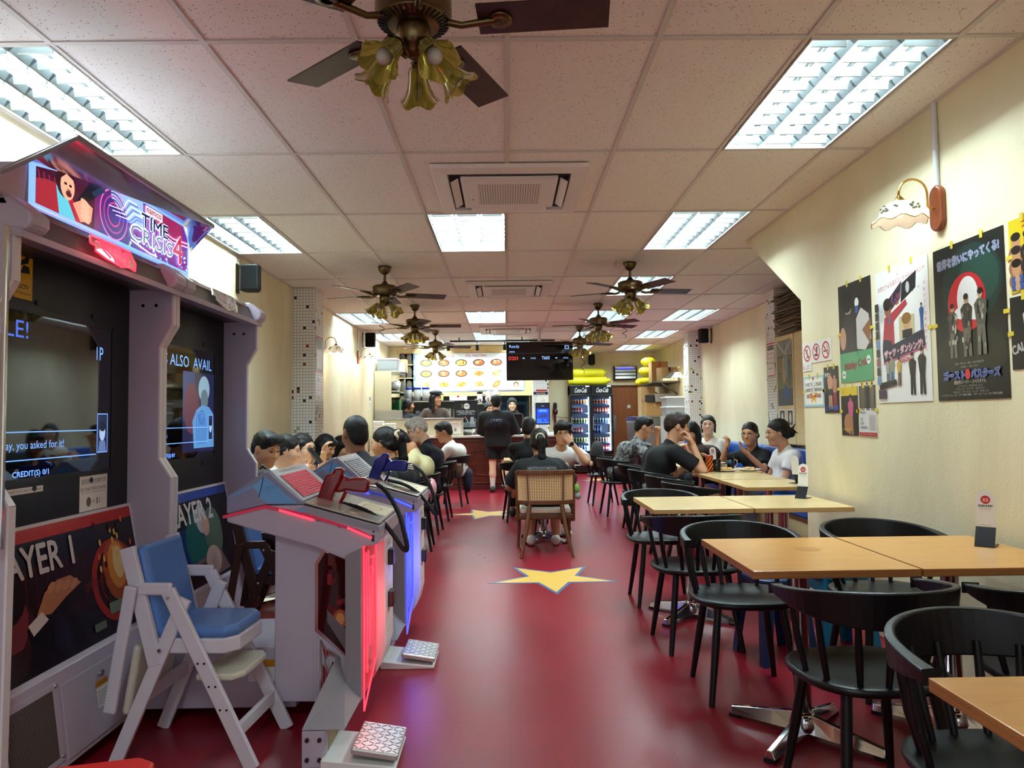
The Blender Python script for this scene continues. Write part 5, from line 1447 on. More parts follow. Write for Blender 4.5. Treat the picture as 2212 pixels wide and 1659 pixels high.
def hair_mesh(style, h=.007):
    sk = [('e', (0, -.014, .036), (.083, .101, .093), .01)]
    cut = list(FACE_CUT)
    st = .0016
    if style == 'short':
        P = sk + [('c', (-.05, .055, .088), (.05, .055, .09), .028, .028, .03), ('c', (-.04, .072, .08), (.05, .076, .07), .018, .014, .02), ('e', (0, -.058, -.015), (.068, .05, .062), .02)] + cut + [('-e', (0, .07, -.10), (.14, .125, .095), .01), ('-e', (.083, .0, -.02), (.03, .026, .042), .01), ('-e', (-.083, .0, -.02), (.03, .026, .042), .01)]
    elif style == 'crop':
        P = [('e', (0, -.013, .036), (.079, .098, .090), .01), ('e', (0, -.056, -.02), (.067, .05, .066), .02)] + cut + [('-e', (0, .07, -.10), (.14, .125, .095), .01), ('-e', (.083, .0, -.01), (.03, .028, .05), .01), ('-e', (-.083, .0, -.01), (.03, .028, .05), .01)]; st = .0005
    elif style == 'mop':
        P = sk + [('c', (-.055, .06, .08), (.055, .06, .08), .036, .036, .03), ('c', (-.07, .02, .05), (-.072, .045, .0), .022, .014, .02), ('c', (.07, .02, .05), (.072, .045, .0), .022, .014, .02), ('e', (0, -.07, -.0), (.07, .04, .06), .02)] + [('-e', (0, .105, -.05), (.066, .07, .09), .006), ('-e', (0, .07, -.12), (.14, .125, .085), .01)]
    elif style in ('bun', 'tail', 'low'):
        P = [('e', (0, -.014, .034), (.080, .099, .091), .01), ('e', (0, -.06, -.02), (.068, .05, .06), .03)] + cut + [('c', (-.074, .0, .0), (-.06, -.05, -.03), .016, .02, .02), ('c', (.074, .0, .0), (.06, -.05, -.03), .016, .02, .02), ('-e', (0, .08, -.11), (.14, .125, .085), .01), ('-e', (.085, .012, -.03), (.026, .02, .035), .01), ('-e', (-.085, .012, -.03), (.026, .02, .035), .01)]
        if style == 'bun': P += [('e', (0, -.115, -.02), (.045, .04, .045), .01), ('c', (.02, -.12, -.0), (.06, -.15, -.05), .014, .004, .01), ('c', (-.02, -.12, -.0), (-.05, -.16, -.03), .014, .004, .01), ('c', (0, -.13, .01), (.02, -.17, .05), .012, .004, .01)]
        elif style == 'tail': P += [('c', (0, -.105, .045), (0, -.14, .02), .026, .032, .01), ('c', (0, -.14, .02), (.01, -.125, -.14), .032, .034, .02), ('c', (.01, -.125, -.14), (-.015, -.10, -.27), .034, .010, .02)]
        else: P += [('c', (-.072, .025, .04), (-.074, .0, -.08), .017, .012, .02), ('c', (.072, .025, .04), (.074, .0, -.08), .017, .012, .02), ('e', (0, -.105, -.06), (.04, .035, .04), .02), ('c', (0, -.11, -.07), (.02, -.10, -.22), .04, .03, .02)]
    elif style == 'bob':
        P = sk + [('c', (-.066, .0, .0), (-.066, .01, -.10), .026, .022, .03), ('c', (.066, .0, .0), (.066, .01, -.10), .026, .022, .03), ('c', (-.03, -.07, .0), (-.03, -.06, -.12), .045, .035, .03), ('c', (.03, -.07, .0), (.03, -.06, -.12), .045, .035, .03), ('c', (-.04, .07, .07), (.04, .07, .07), .022, .022, .03)] + [('-e', (0, .112, -.055), (.054, .075, .10), .006)]
    else:  # long
        P = sk + [('c', (-.068, .01, .02), (-.075, .0, -.22), .026, .026, .03), ('c', (.068, .01, .02), (.075, .0, -.22), .026, .026, .03), ('c', (-.03, -.07, .0), (-.035, -.075, -.26), .05, .035, .03), ('c', (.03, -.07, .0), (.035, -.075, -.26), .05, .035, .03)] + [('-e', (0, .108, -.05), (.056, .075, .105), .006)]
    return sdf(P, h, strand=st)
HAIRS = {}
def hair_mat(c):
    m = mat('hair_' + c, c, .5, spec=.35)
    if m.node_tree.nodes.get('strands'): return m
    nt, N, L, I = nodes(m)
    tc = N('ShaderNodeTexCoord'); mp = N('ShaderNodeMapping'); mp.inputs['Scale'].default_value = (1, 1, .12); mp.inputs['Rotation'].default_value = (.3, .25, 0); L(tc.outputs['Object'], mp.inputs[0])
    n = N('ShaderNodeTexNoise'); n.name = 'strands'; n.inputs['Scale'].default_value = 190; n.inputs['Detail'].default_value = 3; L(mp.outputs[0], n.inputs['Vector'])
    a = lin(c); r = N('ShaderNodeValToRGB'); r.color_ramp.elements[0].position = .35; r.color_ramp.elements[0].color = (*[x * .5 for x in a], 1); r.color_ramp.elements[1].position = .7; r.color_ramp.elements[1].color = (*[min(1, x * 2.0 + .004) for x in a], 1)
    L(n.outputs['Fac'], r.inputs[0]); L(r.outputs[0], I['Base Color'])
    b = N('ShaderNodeBump'); b.inputs['Strength'].default_value = .8; b.inputs['Distance'].default_value = .004; L(n.outputs['Fac'], b.inputs['Height']); L(b.outputs[0], I['Normal'])
    return m

def hand_prims(wrist, d, nrm, side, curl, s=1.):
    """palm, four unequal bent fingers and a thumb leaving the side of the palm; nrm is the palm's facing direction"""
    d = d.normalized(); nrm = (nrm - d * nrm.dot(d)).normalized(); sd = d.cross(nrm) * side
    P = []
    kn = wrist + d * .085 * s
    for i, off in enumerate((-.027, -.009, .009, .026)):
        k = kn + sd * off * s - d * (abs(off - .003) * .25) * s
        P.append(('c', tuple(wrist + sd * off * .7 * s), tuple(k), .016 * s, .0135 * s, .012))
    L = (.034, .039, .036, .027)
    for i, off in enumerate((-.029, -.009, .011, .029)):
        a = kn + sd * off * s; ang = 0; c = curl * (1 + .12 * i)
        for q, f in enumerate((1.0, .72, .55)):
            ang += c * (.6, .8, .5)[q]
            b = a + (d * math.cos(ang) + nrm * math.sin(ang)) * L[i] * f * s
            P.append(('c', tuple(a), tuple(b), (.0098, .0088, .0078)[q] * s, (.0088, .0078, .007)[q] * s, .003))
            a = b
    a = wrist + d * .022 * s - sd * .024 * s
    b = a + (d * .6 - sd * .75 + nrm * .35).normalized() * .040 * s
    c_ = b + (d * .85 - sd * .25 + nrm * (.3 + curl * .3)).normalized() * .032 * s
    P += [('c', tuple(a), tuple(b), .0145 * s, .0105 * s, .01), ('c', tuple(b), tuple(c_), .0105 * s, .008 * s, .004)]
    return P

def ik(S, T, l1, l2, pole):
    d = T - S; L = d.length
    if L > (l1 + l2) * .995: T = S + d * ((l1 + l2) * .995 / L); d = T - S; L = d.length
    if L < .12: T = S + d.normalized() * .12; d = T - S; L = .12
    a = (l1 * l1 - l2 * l2 + L * L) / (2 * L); hgt = math.sqrt(max(0, l1 * l1 - a * a))
    u = d.normalized(); p = (pole - u * pole.dot(u)).normalized()
    return S + u * a + p * hgt, T

def mesh_obj(name, VQ, m, parent, base, M=None):
    V, Q = VQ
    if M is not None:
        A = np.array(M.to_3x3()); V = V @ A.T + np.array(M.translation)
    V = V - np.array(base)
    me = bpy.data.meshes.new(name)
    me.from_pydata(V.tolist(), [], Q.tolist()); me.materials.append(m)
    me.polygons.foreach_set('use_smooth', [True] * len(me.polygons))
    o = bpy.data.objects.new(name, me)
    return link(o, parent)

SHOE = {}
def person(label, hip, head, yaw, hyaw, hpitch=0., hroll=0., fem=False, skin='C98F6C', hair=('short', '0C0A0A'), top=('101012', 'short'), bottom=('16161A', 'long'), hands=(None, None), curl=(.55, .55), palms=(None, None), stand=False, shoes='D8D4CC', glasses=None, k=1.0, feet=None, neckline=.078, loose=.0, hs=1.05, name='person', elbows=(None, None)):
    Y, HY = math.radians(yaw), math.radians(hyaw)
    F = Vector((-math.sin(Y), math.cos(Y), 0)); R = Vector((math.cos(Y), math.sin(Y), 0)); Z = Vector((0, 0, 1))
    hip, head = Vector(hip), Vector(head)
    base = Vector((hip.x, hip.y, 0))
    r = thing(name, label, 'person', base)
    HM = (Matrix.Translation(head) @ Matrix.Rotation(HY, 4, 'Z') @ Matrix.Rotation(math.radians(hpitch), 4, 'X') @ Matrix.Rotation(math.radians(hroll), 4, 'Y') @ Matrix.Scale(hs, 4))
    sw = (.158 if fem else .182) * k
    nb = head + (HM.to_3x3() @ Vector((0, -.03, -.13)))          # where the neck enters the head
    N = nb - Z * .055 - F * .025
    s1 = hip.lerp(N, .34) - F * .015; s2 = hip.lerp(N, .68) - F * .045
    sh = [N - Z * .055 - R * sw, N - Z * .055 + R * sw]          # left, right shoulder
    T, E, W = [], [], []
    for i, sg in enumerate((-1, 1)):
        t = hands[i]
        t = Vector(t) if t is not None else hip + F * .40 + R * sg * .14 + Z * ((.80 - hip.z) if not stand else -.02)
        pole = (R * sg * .55 - Z * .9 - F * .35) if elbows[i] is None else Vector(elbows[i])
        e, w_ = ik(sh[i], t, .285 * k, .255 * k, pole)
        E.append(e); W.append(w_)
    hx = [hip - R * .085 * k, hip + R * .085 * k]
    K, A, TO = [], [], []
    for i, sg in enumerate((-1, 1)):
        if stand:
            ft = Vector((feet[i][0], feet[i][1], .09)) if feet else Vector((hip.x, hip.y, .09)) + R * sg * .11
            K.append(hx[i].lerp(ft, .5) + F * .02); A.append(ft - F * .02)
        else:
            kn = hx[i] + F * .40 * k + R * sg * .03; kn.z = max(.47, hip.z - .03)
            K.append(kn); an = kn + F * (.02 if not feet else feet[i]); an.z = .09; A.append(an)
        TO.append(A[-1] + F * .15 + Vector((0, 0, -.05)) + R * sg * .02)
    tp = lambda v: tuple(v)
    def torso(g=0.):
        P = []
        for sg in (-1, 1):
            o = R * sg
            P += [('c', tp(hip + o * .075 * k), tp(s1 + o * .05 * k), .105 * k + g, .098 * k + g, .04), ('c', tp(s1 + o * .05 * k), tp(s2 + o * .066 * k), .098 * k + g, .104 * k + g, .04),
                  ('c', tp(s2 + o * .066 * k), tp(N - Z * .075 + o * .09 * k), .104 * k + g, .066 * k + g, .05)]
            if fem: P.append(('e', tp(s2 + o * .07 * k + F * .085), (.06 + g, .05 + g, .06 + g), .05))
        P += [('c', tp(sh[0] + R * .02), tp(sh[1] - R * .02), .052 * k + g, .052 * k + g, .05)]
        return P
    def leg(i, g=0., frac=1.):
        P = [('c', tp(hx[i]), tp(K[i]), .085 * k + g, .058 * k + g, .03)] if frac >= .999 else []
        return P
    body = torso() + [('c', tp(N - Z * .03), tp(nb + Z * .03), .056, .050, .03)]
    for i in (0, 1):
        body += [('c', tp(sh[i]), tp(E[i]), .047 * k, .038 * k, .03), ('c', tp(E[i]), tp(W[i]), .038 * k, .026 * k, .012),
                 ('c', tp(hx[i]), tp(K[i]), .082 * k, .054 * k, .03), ('c', tp(K[i]), tp(K[i].lerp(A[i], .45) - F * .018), .052 * k, .052 * k, .02), ('c', tp(K[i].lerp(A[i], .45) - F * .018), tp(A[i]), .052 * k, .034 * k, .02), ('c', tp(A[i] - F * .03 - Z * .04), tp(TO[i]), .034, .026, .03)]
    V, Q = sdf(body, .0125)
    hv, hq = head_mesh(fem)
    A3 = np.array(HM.to_3x3()); hv2 = hv @ A3.T + np.array(HM.translation)
    vs, qs, n = [V], [Q], len(V)
    vs.append(hv2); qs.append(hq + n); n += len(hv2)
    for i, sg in enumerate((-1, 1)):
        d = (W[i] - E[i]).normalized()
        nrm = Vector(palms[i]) if palms[i] is not None else (-Z * .9 - R * sg * .25 + F * .05)
        if abs(nrm.normalized().dot(d)) > .9: nrm = nrm + R * sg * -.8
        a, b = sdf([('c', tp(W[i] - d * .05), tp(W[i]), .027 * k, .024, .01)] + hand_prims(W[i], d, nrm, -sg, curl[i], 1.0 * k), .0058)
        vs.append(a); qs.append(b + n); n += len(a)
    sm = skin_mat(skin)
    mesh_obj('body', (np.concatenate(vs), np.concatenate(qs)), sm, r, base)
    # face details
    e = MB(); e.T = HM
    for sg in (-1, 1): e.ell((sg * .031, .0755, .005), (.0135, .009, .0075), 10)
    eo = e.build('eyes', mat('eye_white', 'E4DEDA', .25), r); eo.location = -base
    e = MB(); e.T = HM
    for sg in (-1, 1):
        e.ell((sg * .031, .0815, .005), (.0062, .0045, .0062), 8)
        e.tube([(sg * .017, .083, .008), (sg * .031, .0875, .0125), (sg * .046, .079, .008)], .0018, 5)
    po = e.build('pupils_and_lashes', mat('eye_dark', '120C0A', .2), r); po.location = -base
    e = MB(); e.T = HM
    for sg in (-1, 1): e.tube([(sg * .014, .0875, .027), (sg * .032, .0865, .033), (sg * .050, .074, .027)], [.0028, .0034, .0018], 5)
    bo = e.build('eyebrows', mat('brow_' + hair[1], hair[1] if hair[1] != 'A8A49E' else '3A3634', .7), r); bo.location = -base
    e = MB(); e.T = HM
    e.tube([(-.021, .083, -.062), (-.008, .0895, -.0585), (0, .090, -.060), (.008, .0895, -.0585), (.021, .083, -.062)], [.002, .0042, .004, .0042, .002], 6); e.tube([(-.019, .083, -.064), (0, .089, -.0685), (.019, .083, -.064)], [.002, .005, .002], 6)
    lo = e.build('lips', mat('lips_' + ('f' if fem else 'm'), 'B2524C' if fem else 'A86A58', .4), r); lo.location = -base
    if hair:
        if hair[0] not in HAIRS: HAIRS[hair[0]] = hair_mesh(hair[0])
        hm = hair_mat(hair[1])
        mesh_obj('hair', HAIRS[hair[0]], hm, r, base, HM)
    # clothes
    g = .013 + loose
    P = torso(g)
    P.append(('c', tp(hip - R * .03), tp(hip + R * .03), .12 * k + g, .12 * k + g, .04))
    if top[1] != 'none':
        for i in (0, 1):
            if top[1] == 'long':
                P += [('c', tp(sh[i]), tp(E[i]), .055 * k + g, .047 * k + g * .6, .03), ('c', tp(E[i]), tp(E[i].lerp(W[i], .93)), .046 * k + g * .6, .034 * k + g * .5, .012, 1)]
            else:
                f = {'short': .72, 'elbow': .98, 'cap': .5}[top[1]]
                P += [('c', tp(sh[i]), tp(sh[i].lerp(E[i], f)), .058 * k + g, .056 * k + g * 1.25, .03, 1)]
    if stand and loose: P.append(('c', tp(hip), tp(hip - Z * .10), .165 * k, .17 * k, .05, 1))
    ND = nb - N
    P.append(('c', tp(N - Z * .06), tp(N + ND * .42), .080 * k + loose, .066, .05))
    P.append(('-c', tp(N + ND * .50 + F * .042), tp(nb + ND * .6 + F * .03), .056, .085, .012))
    if top[1] == 'none':
        for i, sg in enumerate((-1, 1)): P.append(('-e', tp(sh[i] + R * sg * .04), (.075, .075, .075), .01))
    so = mesh_obj('shirt', sdf(P, .0125), top[2] if len(top) > 2 else mat('cloth_' + top[0], top[0], .85, var=.12, vs=10, bump=.35, bs=22), r, base)
    P = [('c', tp(hx[0]), tp(hx[1]), .112 * k, .112 * k, .04)]
    for i in (0, 1):
        P.append(('c', tp(hx[i]), tp(K[i]), .096 * k, .072 * k, .03) if bottom[1] == 'long' else ('c', tp(hx[i]), tp(hx[i].lerp(K[i], .78)), .104 * k, .094 * k, .03, 1))
        if bottom[1] == 'long': P.append(('c', tp(K[i]), tp(K[i].lerp(A[i], .92)), .070 * k, .052 * k, .015, 1))
    mesh_obj('trousers' if bottom[1] == 'long' else 'shorts', sdf(P, .0135), mat('cloth_' + bottom[0], bottom[0], .85, var=.12, vs=10, bump=.3, bs=20), r, base)
    for i in (0, 1):
        a = A[i]
        P = [('c', tp(a - F * .045 - Z * .045), tp(TO[i] - F * .02), .044, .036, .02), ('c', tp(a - F * .03 - Z * .03), tp(a + F * .04 - Z * .02), .044, .034, .02), ('-c', tp(Vector((a.x - F.x * .6, a.y - F.y * .6, -.205))), tp(Vector((a.x + F.x * .6, a.y + F.y * .6, -.205))), .206, .206, .002)]
        mesh_obj('shoe', sdf(P, .010), mat('shoe_' + shoes, shoes, .6), r, base)
    if glasses:
        e = MB(); e.T = HM
        for sg in (-1, 1):
            q = [(sg * .031 + .023 * math.cos(t), .094 - .004 * abs(math.cos(t)), .002 + .019 * math.sin(t)) for t in (2 * PI * i / 18 for i in range(19))]
            e.tube(q, .0019, 5); e.tube([(sg * .054, .090, .006), (sg * .077, .05, .006), (sg * .079, -.01, .0)], .0018, 5)
        e.tube([(-.009, .096, .004), (.009, .096, .004)], .0018, 5)
        go = e.build('glasses', mat('glasses_' + glasses, glasses, .3), r); go.location = -base
    r['_h'] = 0; del r['_h']
    PINFO[r.name] = dict(HM=HM, sh=sh, E=E, W=W, N=N, F=F, R=R, base=base, s2=s2)
    return r
PINFO = {}
def part_of(o, mb, name, m, **k):
    """adds a mesh built in world coordinates as a part of a person"""
    p = mb.build(name, m, o, **k); p.location = -PINFO[o.name]['base']
    return p

SK1, SK2, SK3, SK4 = 'C89270', 'B87F5E', 'DDB094', '8E5C40'
# left-hand tables
p1 = person('man with short black hair and a black shirt, looking down beside a big black backpack', (-2.02, 5.3, .52), (-1.76, 5.3, 1.055), -92, -118, -20, skin=SK1, top=('0E0E10', 'short'), bottom=('101014', 'long'), shoes='D8D6CE', hands=((-1.60, 5.45, .78), (-1.6, 5.12, .76)))
p2 = person('woman with dark fringe in profile, sitting between the backpack man and the woman in glasses', (-2.05, 5.92, .52), (-1.79, 5.9, 1.02), -90, -80, -12, fem=True, skin=SK3, hair=('bun', '120C0C'), top=('E8E2DC', 'cap'), bottom=('2A2A34', 'long'))
p3 = person('woman in white tank top and round glasses holding a phone and pointing', (-2.08, 6.45, .52), (-1.80, 6.4, 1.02), -95, -112, -8, fem=True, skin=SK3, hair=('low', '140E0E'), top=('ECE8E4', 'none'), bottom=('2A2A34', 'long'), glasses='3A3634', hands=((-1.58, 6.25, .97), (-1.66, 6.0, .86)), curl=(.5, .75), palms=((0.3, .2, -.6), (-.4, .1, .8)))
p4 = person('girl with a dark bob and navy top bending over her plate by the mosaic column', (-2.07, 7.65, .52), (-1.90, 7.6, .985), -95, -108, -24, fem=True, skin=SK1, hair=('bob', '0A0808'), top=('121B38', 'short'))
p5 = person('girl with long dark hair, mostly hidden behind the man in the logo shirt', (-2.08, 8.35, .52), (-1.90, 8.35, .955), -95, -105, -28, fem=True, skin=SK3, hair=('long', '0E0A0A'), top=('D8C8CC', 'short'))
p6 = person('man with cropped hair and dark grey shirt with round logo, seen from behind', (-.95, 5.38, .53), (-1.10, 5.25, 1.155), 62, 38, -5, skin=SK4, hair=('crop', '0A0808'), top=('23262B', 'short'), bottom=('1A1A20', 'long'), k=1.12, hs=1.08)
p7 = person('woman with black ponytail held by a beige scrunchie, in a black shirt', (-.90, 6.28, .53), (-1.04, 6.15, 1.06), 80, 78, -10, fem=True, skin=SK1, hair=('tail', '0A0808'), top=('0E0F12', 'short'), glasses='A8A4A0', k=1.05, hs=1.12)
p8 = person('person in a pale yellow shirt bowing far over the plate', (-.86, 7.1, .53), (-1.05, 7.05, 1.03), 88, 92, -48, skin=SK1, hair=('short', '0A0909'), top=('D8CE9C', 'short'), bottom=('2A2A30', 'long'))
p9 = person('grey-haired man with glasses in a navy shirt looking down', (-.86, 8.1, .53), (-1.00, 8.05, 1.145), 86, 98, -22, skin=SK3, hair=('mop', 'A8A49E'), top=('10141F', 'short'), bottom=('16161C', 'long'), glasses='2A2A2E', hs=1.12)
p10 = person('man with glasses in a white shirt by the counter, eating', (-.72, 10.6, .53), (-.92, 10.55, 1.075), 82, 98, -18, skin=SK2, hair=('short', '141210'), top=('E6E6E2', 'short'), bottom=('6A5E4C', 'shorts'), glasses='B0A8A0', hs=1.2, k=1.08)
# centre
p11 = person('woman with a ponytail and black printed shirt, back to us in the rattan chair', (.35, 6.90, .52), (.31, 6.98, 1.025), 0, 4, -4, fem=True, skin=SK2, hair=('tail', '120C0A'), top=('0D0D10', 'short'), bottom=('0E0E12', 'shorts'), shoes='E6DED6', hands=((.12, 7.32, .74), (.6, 7.3, .74)), loose=.012, k=1.08, feet=(-.12, -.12), hs=1.08)
p12 = person('man in a white shirt hiding his face behind his hand, wearing a black watch', (.50, 8.2, .53), (.615, 8.02, 1.09), 180, 184, -10, skin=SK1, hair=('mop', '0C0909'), top=('E4E4E4', 'short'), bottom=('101014', 'long'), glasses='1A1210', hands=((.70, 7.89, .985), (.17, 7.66, .74)), curl=(.35, .6), palms=((-.25, 1, .1), None), elbows=((.7, -.25, -.9), None), k=1.06, hs=1.1)
p13 = person('man in black with short hair, his back to us at the far centre table', (.24, 8.98, .53), (.28, 8.95, 1.135), 8, -20, -6, skin=SK1, hair=('crop', '15100E'), top=('0B0C0C', 'elbow'), bottom=('0B0B0D', 'long'), shoes='2A2A2A', k=1.02, hs=1.1, hands=((.12, 9.4, .74), (.5, 9.4, .74)), elbows=((-.15, -.3, -1), (.15, -.3, -1)))
p14 = person('customer in black shirt, black shorts and white socks standing at the counter', (-.15, 12.48, .88), (-.175, 12.42, 1.535), 0, 2, 0, skin=SK3, hair=('short', '0C0A0A'), top=('101013', 'elbow'), bottom=('08080B', 'shorts'), stand=True, feet=((-.25, 12.48), (-.02, 12.5)), shoes='2E332E', hands=((-.30, 12.8, 1.03), (.06, 12.8, 1.03)), k=1.12, loose=.03, hs=1.12)
# staff
p15 = person('smiling worker in a brown top and black flat cap behind the counter', (-1.36, 13.75, 1.0), (-1.335, 13.7, 1.65), 176, 232, 0, fem=True, skin=SK2, hair=('long', '120C0C'), top=('4A3A32', 'long'), stand=True, hands=((-1.1, 13.5, 1.05), (-1.72, 13.42, 1.25)), k=1.1, hs=1.12)
p16 = person('worker with tied dark hair and black shirt with white star lettering at the kitchen shelf', (-1.95, 14.0, .97), (-1.90, 14.0, 1.54), -25, -72, -4, fem=True, skin=SK2, hair=('low', '140C0C'), top=('0F1012', 'short'), stand=True, hands=((-1.75, 14.3, 1.2), (-1.6, 14.2, 1.2)))
p17 = person('dark-haired worker partly hidden behind the customer at the counter', (-.35, 14.0, .92), (-.335, 13.9, 1.45), 180, 205, -6, fem=True, skin=SK2, hair=('long', '0E0A0A'), top=('121214', 'short'), stand=True, hands=((-.2, 13.5, 1.05), (-.62, 13.42, 1.04)))
p18 = person('cashier in a black headscarf facing us behind the register', (.12, 13.95, .97), (.11, 13.9, 1.525), 180, 184, -6, fem=True, skin=SK3, hair=None or ('short', '0A0A0B'), top=('0D0E10', 'long'), stand=True, hands=((.28, 13.6, 1.04), (-.02, 13.6, 1.04)), k=1.02)
# right-hand bay
p19 = person('man with round glasses in a grey tie-dye shirt, elbows on the table', (1.44, 9.38, .53), (1.78, 9.35, 1.125), -92, -96, -14, skin=SK1, hair=('short', '0C0A0A'), top=('4A4C4E', 'short'), bottom=('1E1E22', 'long'), glasses='2A2420', hands=((1.97, 9.45, 1.03), (1.98, 9.12, .84)), curl=(.9, .8), k=1.08, hs=1.12)
p20 = person('brown-haired man in a black shirt and grey shorts raising a hand to his mouth', (1.42, 7.25, .53), (1.70, 7.2, 1.155), -88, -92, -8, skin='D4A080', hair=('mop', '2A1A12'), top=('0B0B0D', 'short'), bottom=('A8A6A4', 'shorts'), hands=((1.9, 7.4, .8), (1.80, 7.0, .99)), curl=(.6, 1.0), palms=(None, (-.6, .3, .3)), elbows=(None, (.1, -.2, -1)), k=1.12, hs=1.14)
p21 = person('woman in a brown top leaning over her food, half hidden by the man in black', (2.62, 8.9, .53), (2.24, 8.75, 1.06), 92, 130, -22, fem=True, skin=SK1, hair=('bob', '100C0C'), top=('3A2A26', 'short'))
p22 = person('woman with glasses in a cream sweater looking towards us from the booth', (2.84, 9.95, .53), (2.76, 9.85, 1.13), 120, 158, 2, fem=True, skin=SK3, hair=('low', '0F0C0C'), top=('DDD8CC', 'long'), glasses='B8A8A0', k=1.12, hs=1.15)
p23 = person('woman with black glasses and black shirt talking and gesturing with both hands', (2.90, 8.35, .53), (2.80, 8.3, 1.045), 118, 140, -6, fem=True, skin=SK1, hair=('tail', '120C0C'), top=('0A0A0C', 'short'), glasses='141212', hands=((2.66, 7.98, .83), (2.53, 8.3, .92)), curl=(.35, 1.0), palms=((-.2, -.3, .9), (-.5, -.3, .2)), hs=1.1)
p24 = person('woman in a fitted white shirt and pale jeans with a messy black bun, in profile', (2.94, 7.6, .53), (2.84, 7.55, 1.075), 92, 84, -8, fem=True, skin=SK1, hair=('bun', '0A0808'), top=('E2DEDE', 'cap'), bottom=('8EA4C0', 'long'), hands=((2.6, 7.48, .66), (2.62, 7.70, .66)), glasses='121214', k=1.06, hs=1.16)

def worn(p, fn):
    fn(PINFO[p.name])
# distinguishing parts
I = PINFO[p3.name]
def held(name, label, cat, loc, rz=0): return thing(name, label, cat, loc, rz)
d = (I['W'][1] - I['E'][1]).normalized()
ph = held('phone', 'black smartphone held up by the woman in the white tank top', 'phone', tuple(I['W'][1] + d * .10 + Vector((.02, -.03, .03))))
m = MB(); RR = Matrix.Rotation(.9, 3, 'Y') @ Matrix.Rotation(.3, 3, 'X'); m.obox((0, 0, 0), RR, (.078, .037, .0045)); m.build('case', BLACK, ph, bevel=.004)
m = MB(); m.obox(RR @ Vector((-.05, -.015, .006)), RR, (.015, .015, .002)); m.build('camera_bump', mat('phone_glass', '1A1A1E', .1), ph, bevel=.002)
I = PINFO[p6.name]
pr = Print(I['s2'] - I['F'] * .0 , I['R'], (0, 0, 1))
def back_print(p, draw, up=.06, out=.135):
    I = PINFO[p.name]; o = I['s2'] - I['F'] * out + Vector((0, 0, up))
    pr = Print(o, I['R'], (Vector((0, 0, 1)) + I['F'] * .12).normalized()); draw(pr)
    x = pr.build('shirt_print', p); x.location = -I['base']
    # wrap the flat print onto the cloth
    sw = x.modifiers.new('wrap', 'SHRINKWRAP'); sw.target = [c for c in kids(p) if c.name.startswith('shirt')][0]; sw.wrap_method = 'PROJECT'; sw.use_project_x = sw.use_project_y = False
    sw.wrap_method = 'NEAREST_SURFACEPOINT'; sw.offset = .003
def lg(p):
    p.ring(.11, .0, .016, .0025, 'C8CCD0', 20); p.line([(.103, .009), (.110, 0), (.103, -.009)], .003, 'C8CCD0'); p.line([(.117, .009), (.110, 0), (.117, -.009)], .003, 'C8CCD0')
back_print(p6, lg, .10)
def ls(p):
    for i in range(12):
        for j in range(5): p.rect(-.15 + i * .025, -.09 + j * .03, -.1255 + i * .025, -.0605 + j * .03, '3A3C40')
    for i in range(34): p.ell(rnd.uniform(-.14, .14), rnd.uniform(-.08, .05), .010, .006, rnd.choice(['8A7A3C', '6A5E34', 'A08C48', '4A4630']), 7)
    p.text('MAYDAY', 0, -.03, .03, 'A8924A', .12, 'c'); p.text('NOISES', 0, -.075, .03, '17181A', .13, 'c', bold=.001)
back_print(p11, ls, .02, .15)
def lk(p):
    p.text('LSKD', 0, .03, .07, '26264A', .2, 'c', bold=.004); p.text('MOVE FAST', 0, -.03, .035, '222238', .2, 'c', bold=.002); p.text('BREAK SH*T', 0, -.08, .035, '222238', .22, 'c', bold=.002)
back_print(p14, lk, -.02, .2)
def sta(p):
    p.poly([(x * .075 - .07, y * .075) for x, y in star_pts(1, .45)], 'E8E8E8'); p.text('STA', -.03, -.045, .07, 'F0F0F0', .14, bold=.004)
back_print(p16, sta, -.06, .15)
# scrunchie and hair tie
for p, c, z, nm in ((p7, 'C8B090', .045, 'scrunchie'), (p11, 'E6D8B0', .045, 'hair_tie')):
    I = PINFO[p.name]; m = MB(); m.T = I['HM']
    m.tube([(.034 * math.cos(t), -.118 + .008 * math.sin(3 * t), .034 + .034 * math.sin(t)) for t in (2 * PI * i / 20 for i in range(21))], [.011 + .003 * (i % 2) for i in range(21)] if nm == 'scrunchie' else .007, 7)
    part_of(p, m, nm, mat('fabric_' + c, c, .8, var=.3, vs=60))
# flat cap
I = PINFO[p15.name]; m = MB(); m.T = I['HM']; m.ell((0, -.005, .10), (.098, .118, .045), 20); m.ell((0, .10, .075), (.06, .055, .012), 14); part_of(p15, m, 'flat_cap', mat('cap_black', '121214', .8, bump=.2, bs=120))
# headscarf
for o in list(kids(p18)):
    if o.name.startswith('hair'):
        bpy.data.objects.remove(o)
KIDS[p18.name] = [o for o in KIDS[p18.name] if o.name in bpy.data.objects] if False else [o for o in COL.objects if o.parent == p18]
vq = sdf([('e', (0, -.016, .025), (.092, .110, .105), .02), ('c', (0, -.02, -.08), (0, -.005, -.20), .085, .12, .06), ('c', (-.08, .0, -.21), (.08, .0, -.21), .075, .075, .06), ('-e', (0, .108, -.02), (.057, .06, .085), .015)], .008)
mesh_obj('headscarf', vq, mat('cloth_scarf', '0C0D0F', .85, var=.1, vs=10, bump=.3, bs=20), p18, PINFO[p18.name]['base'], PINFO[p18.name]['HM'])
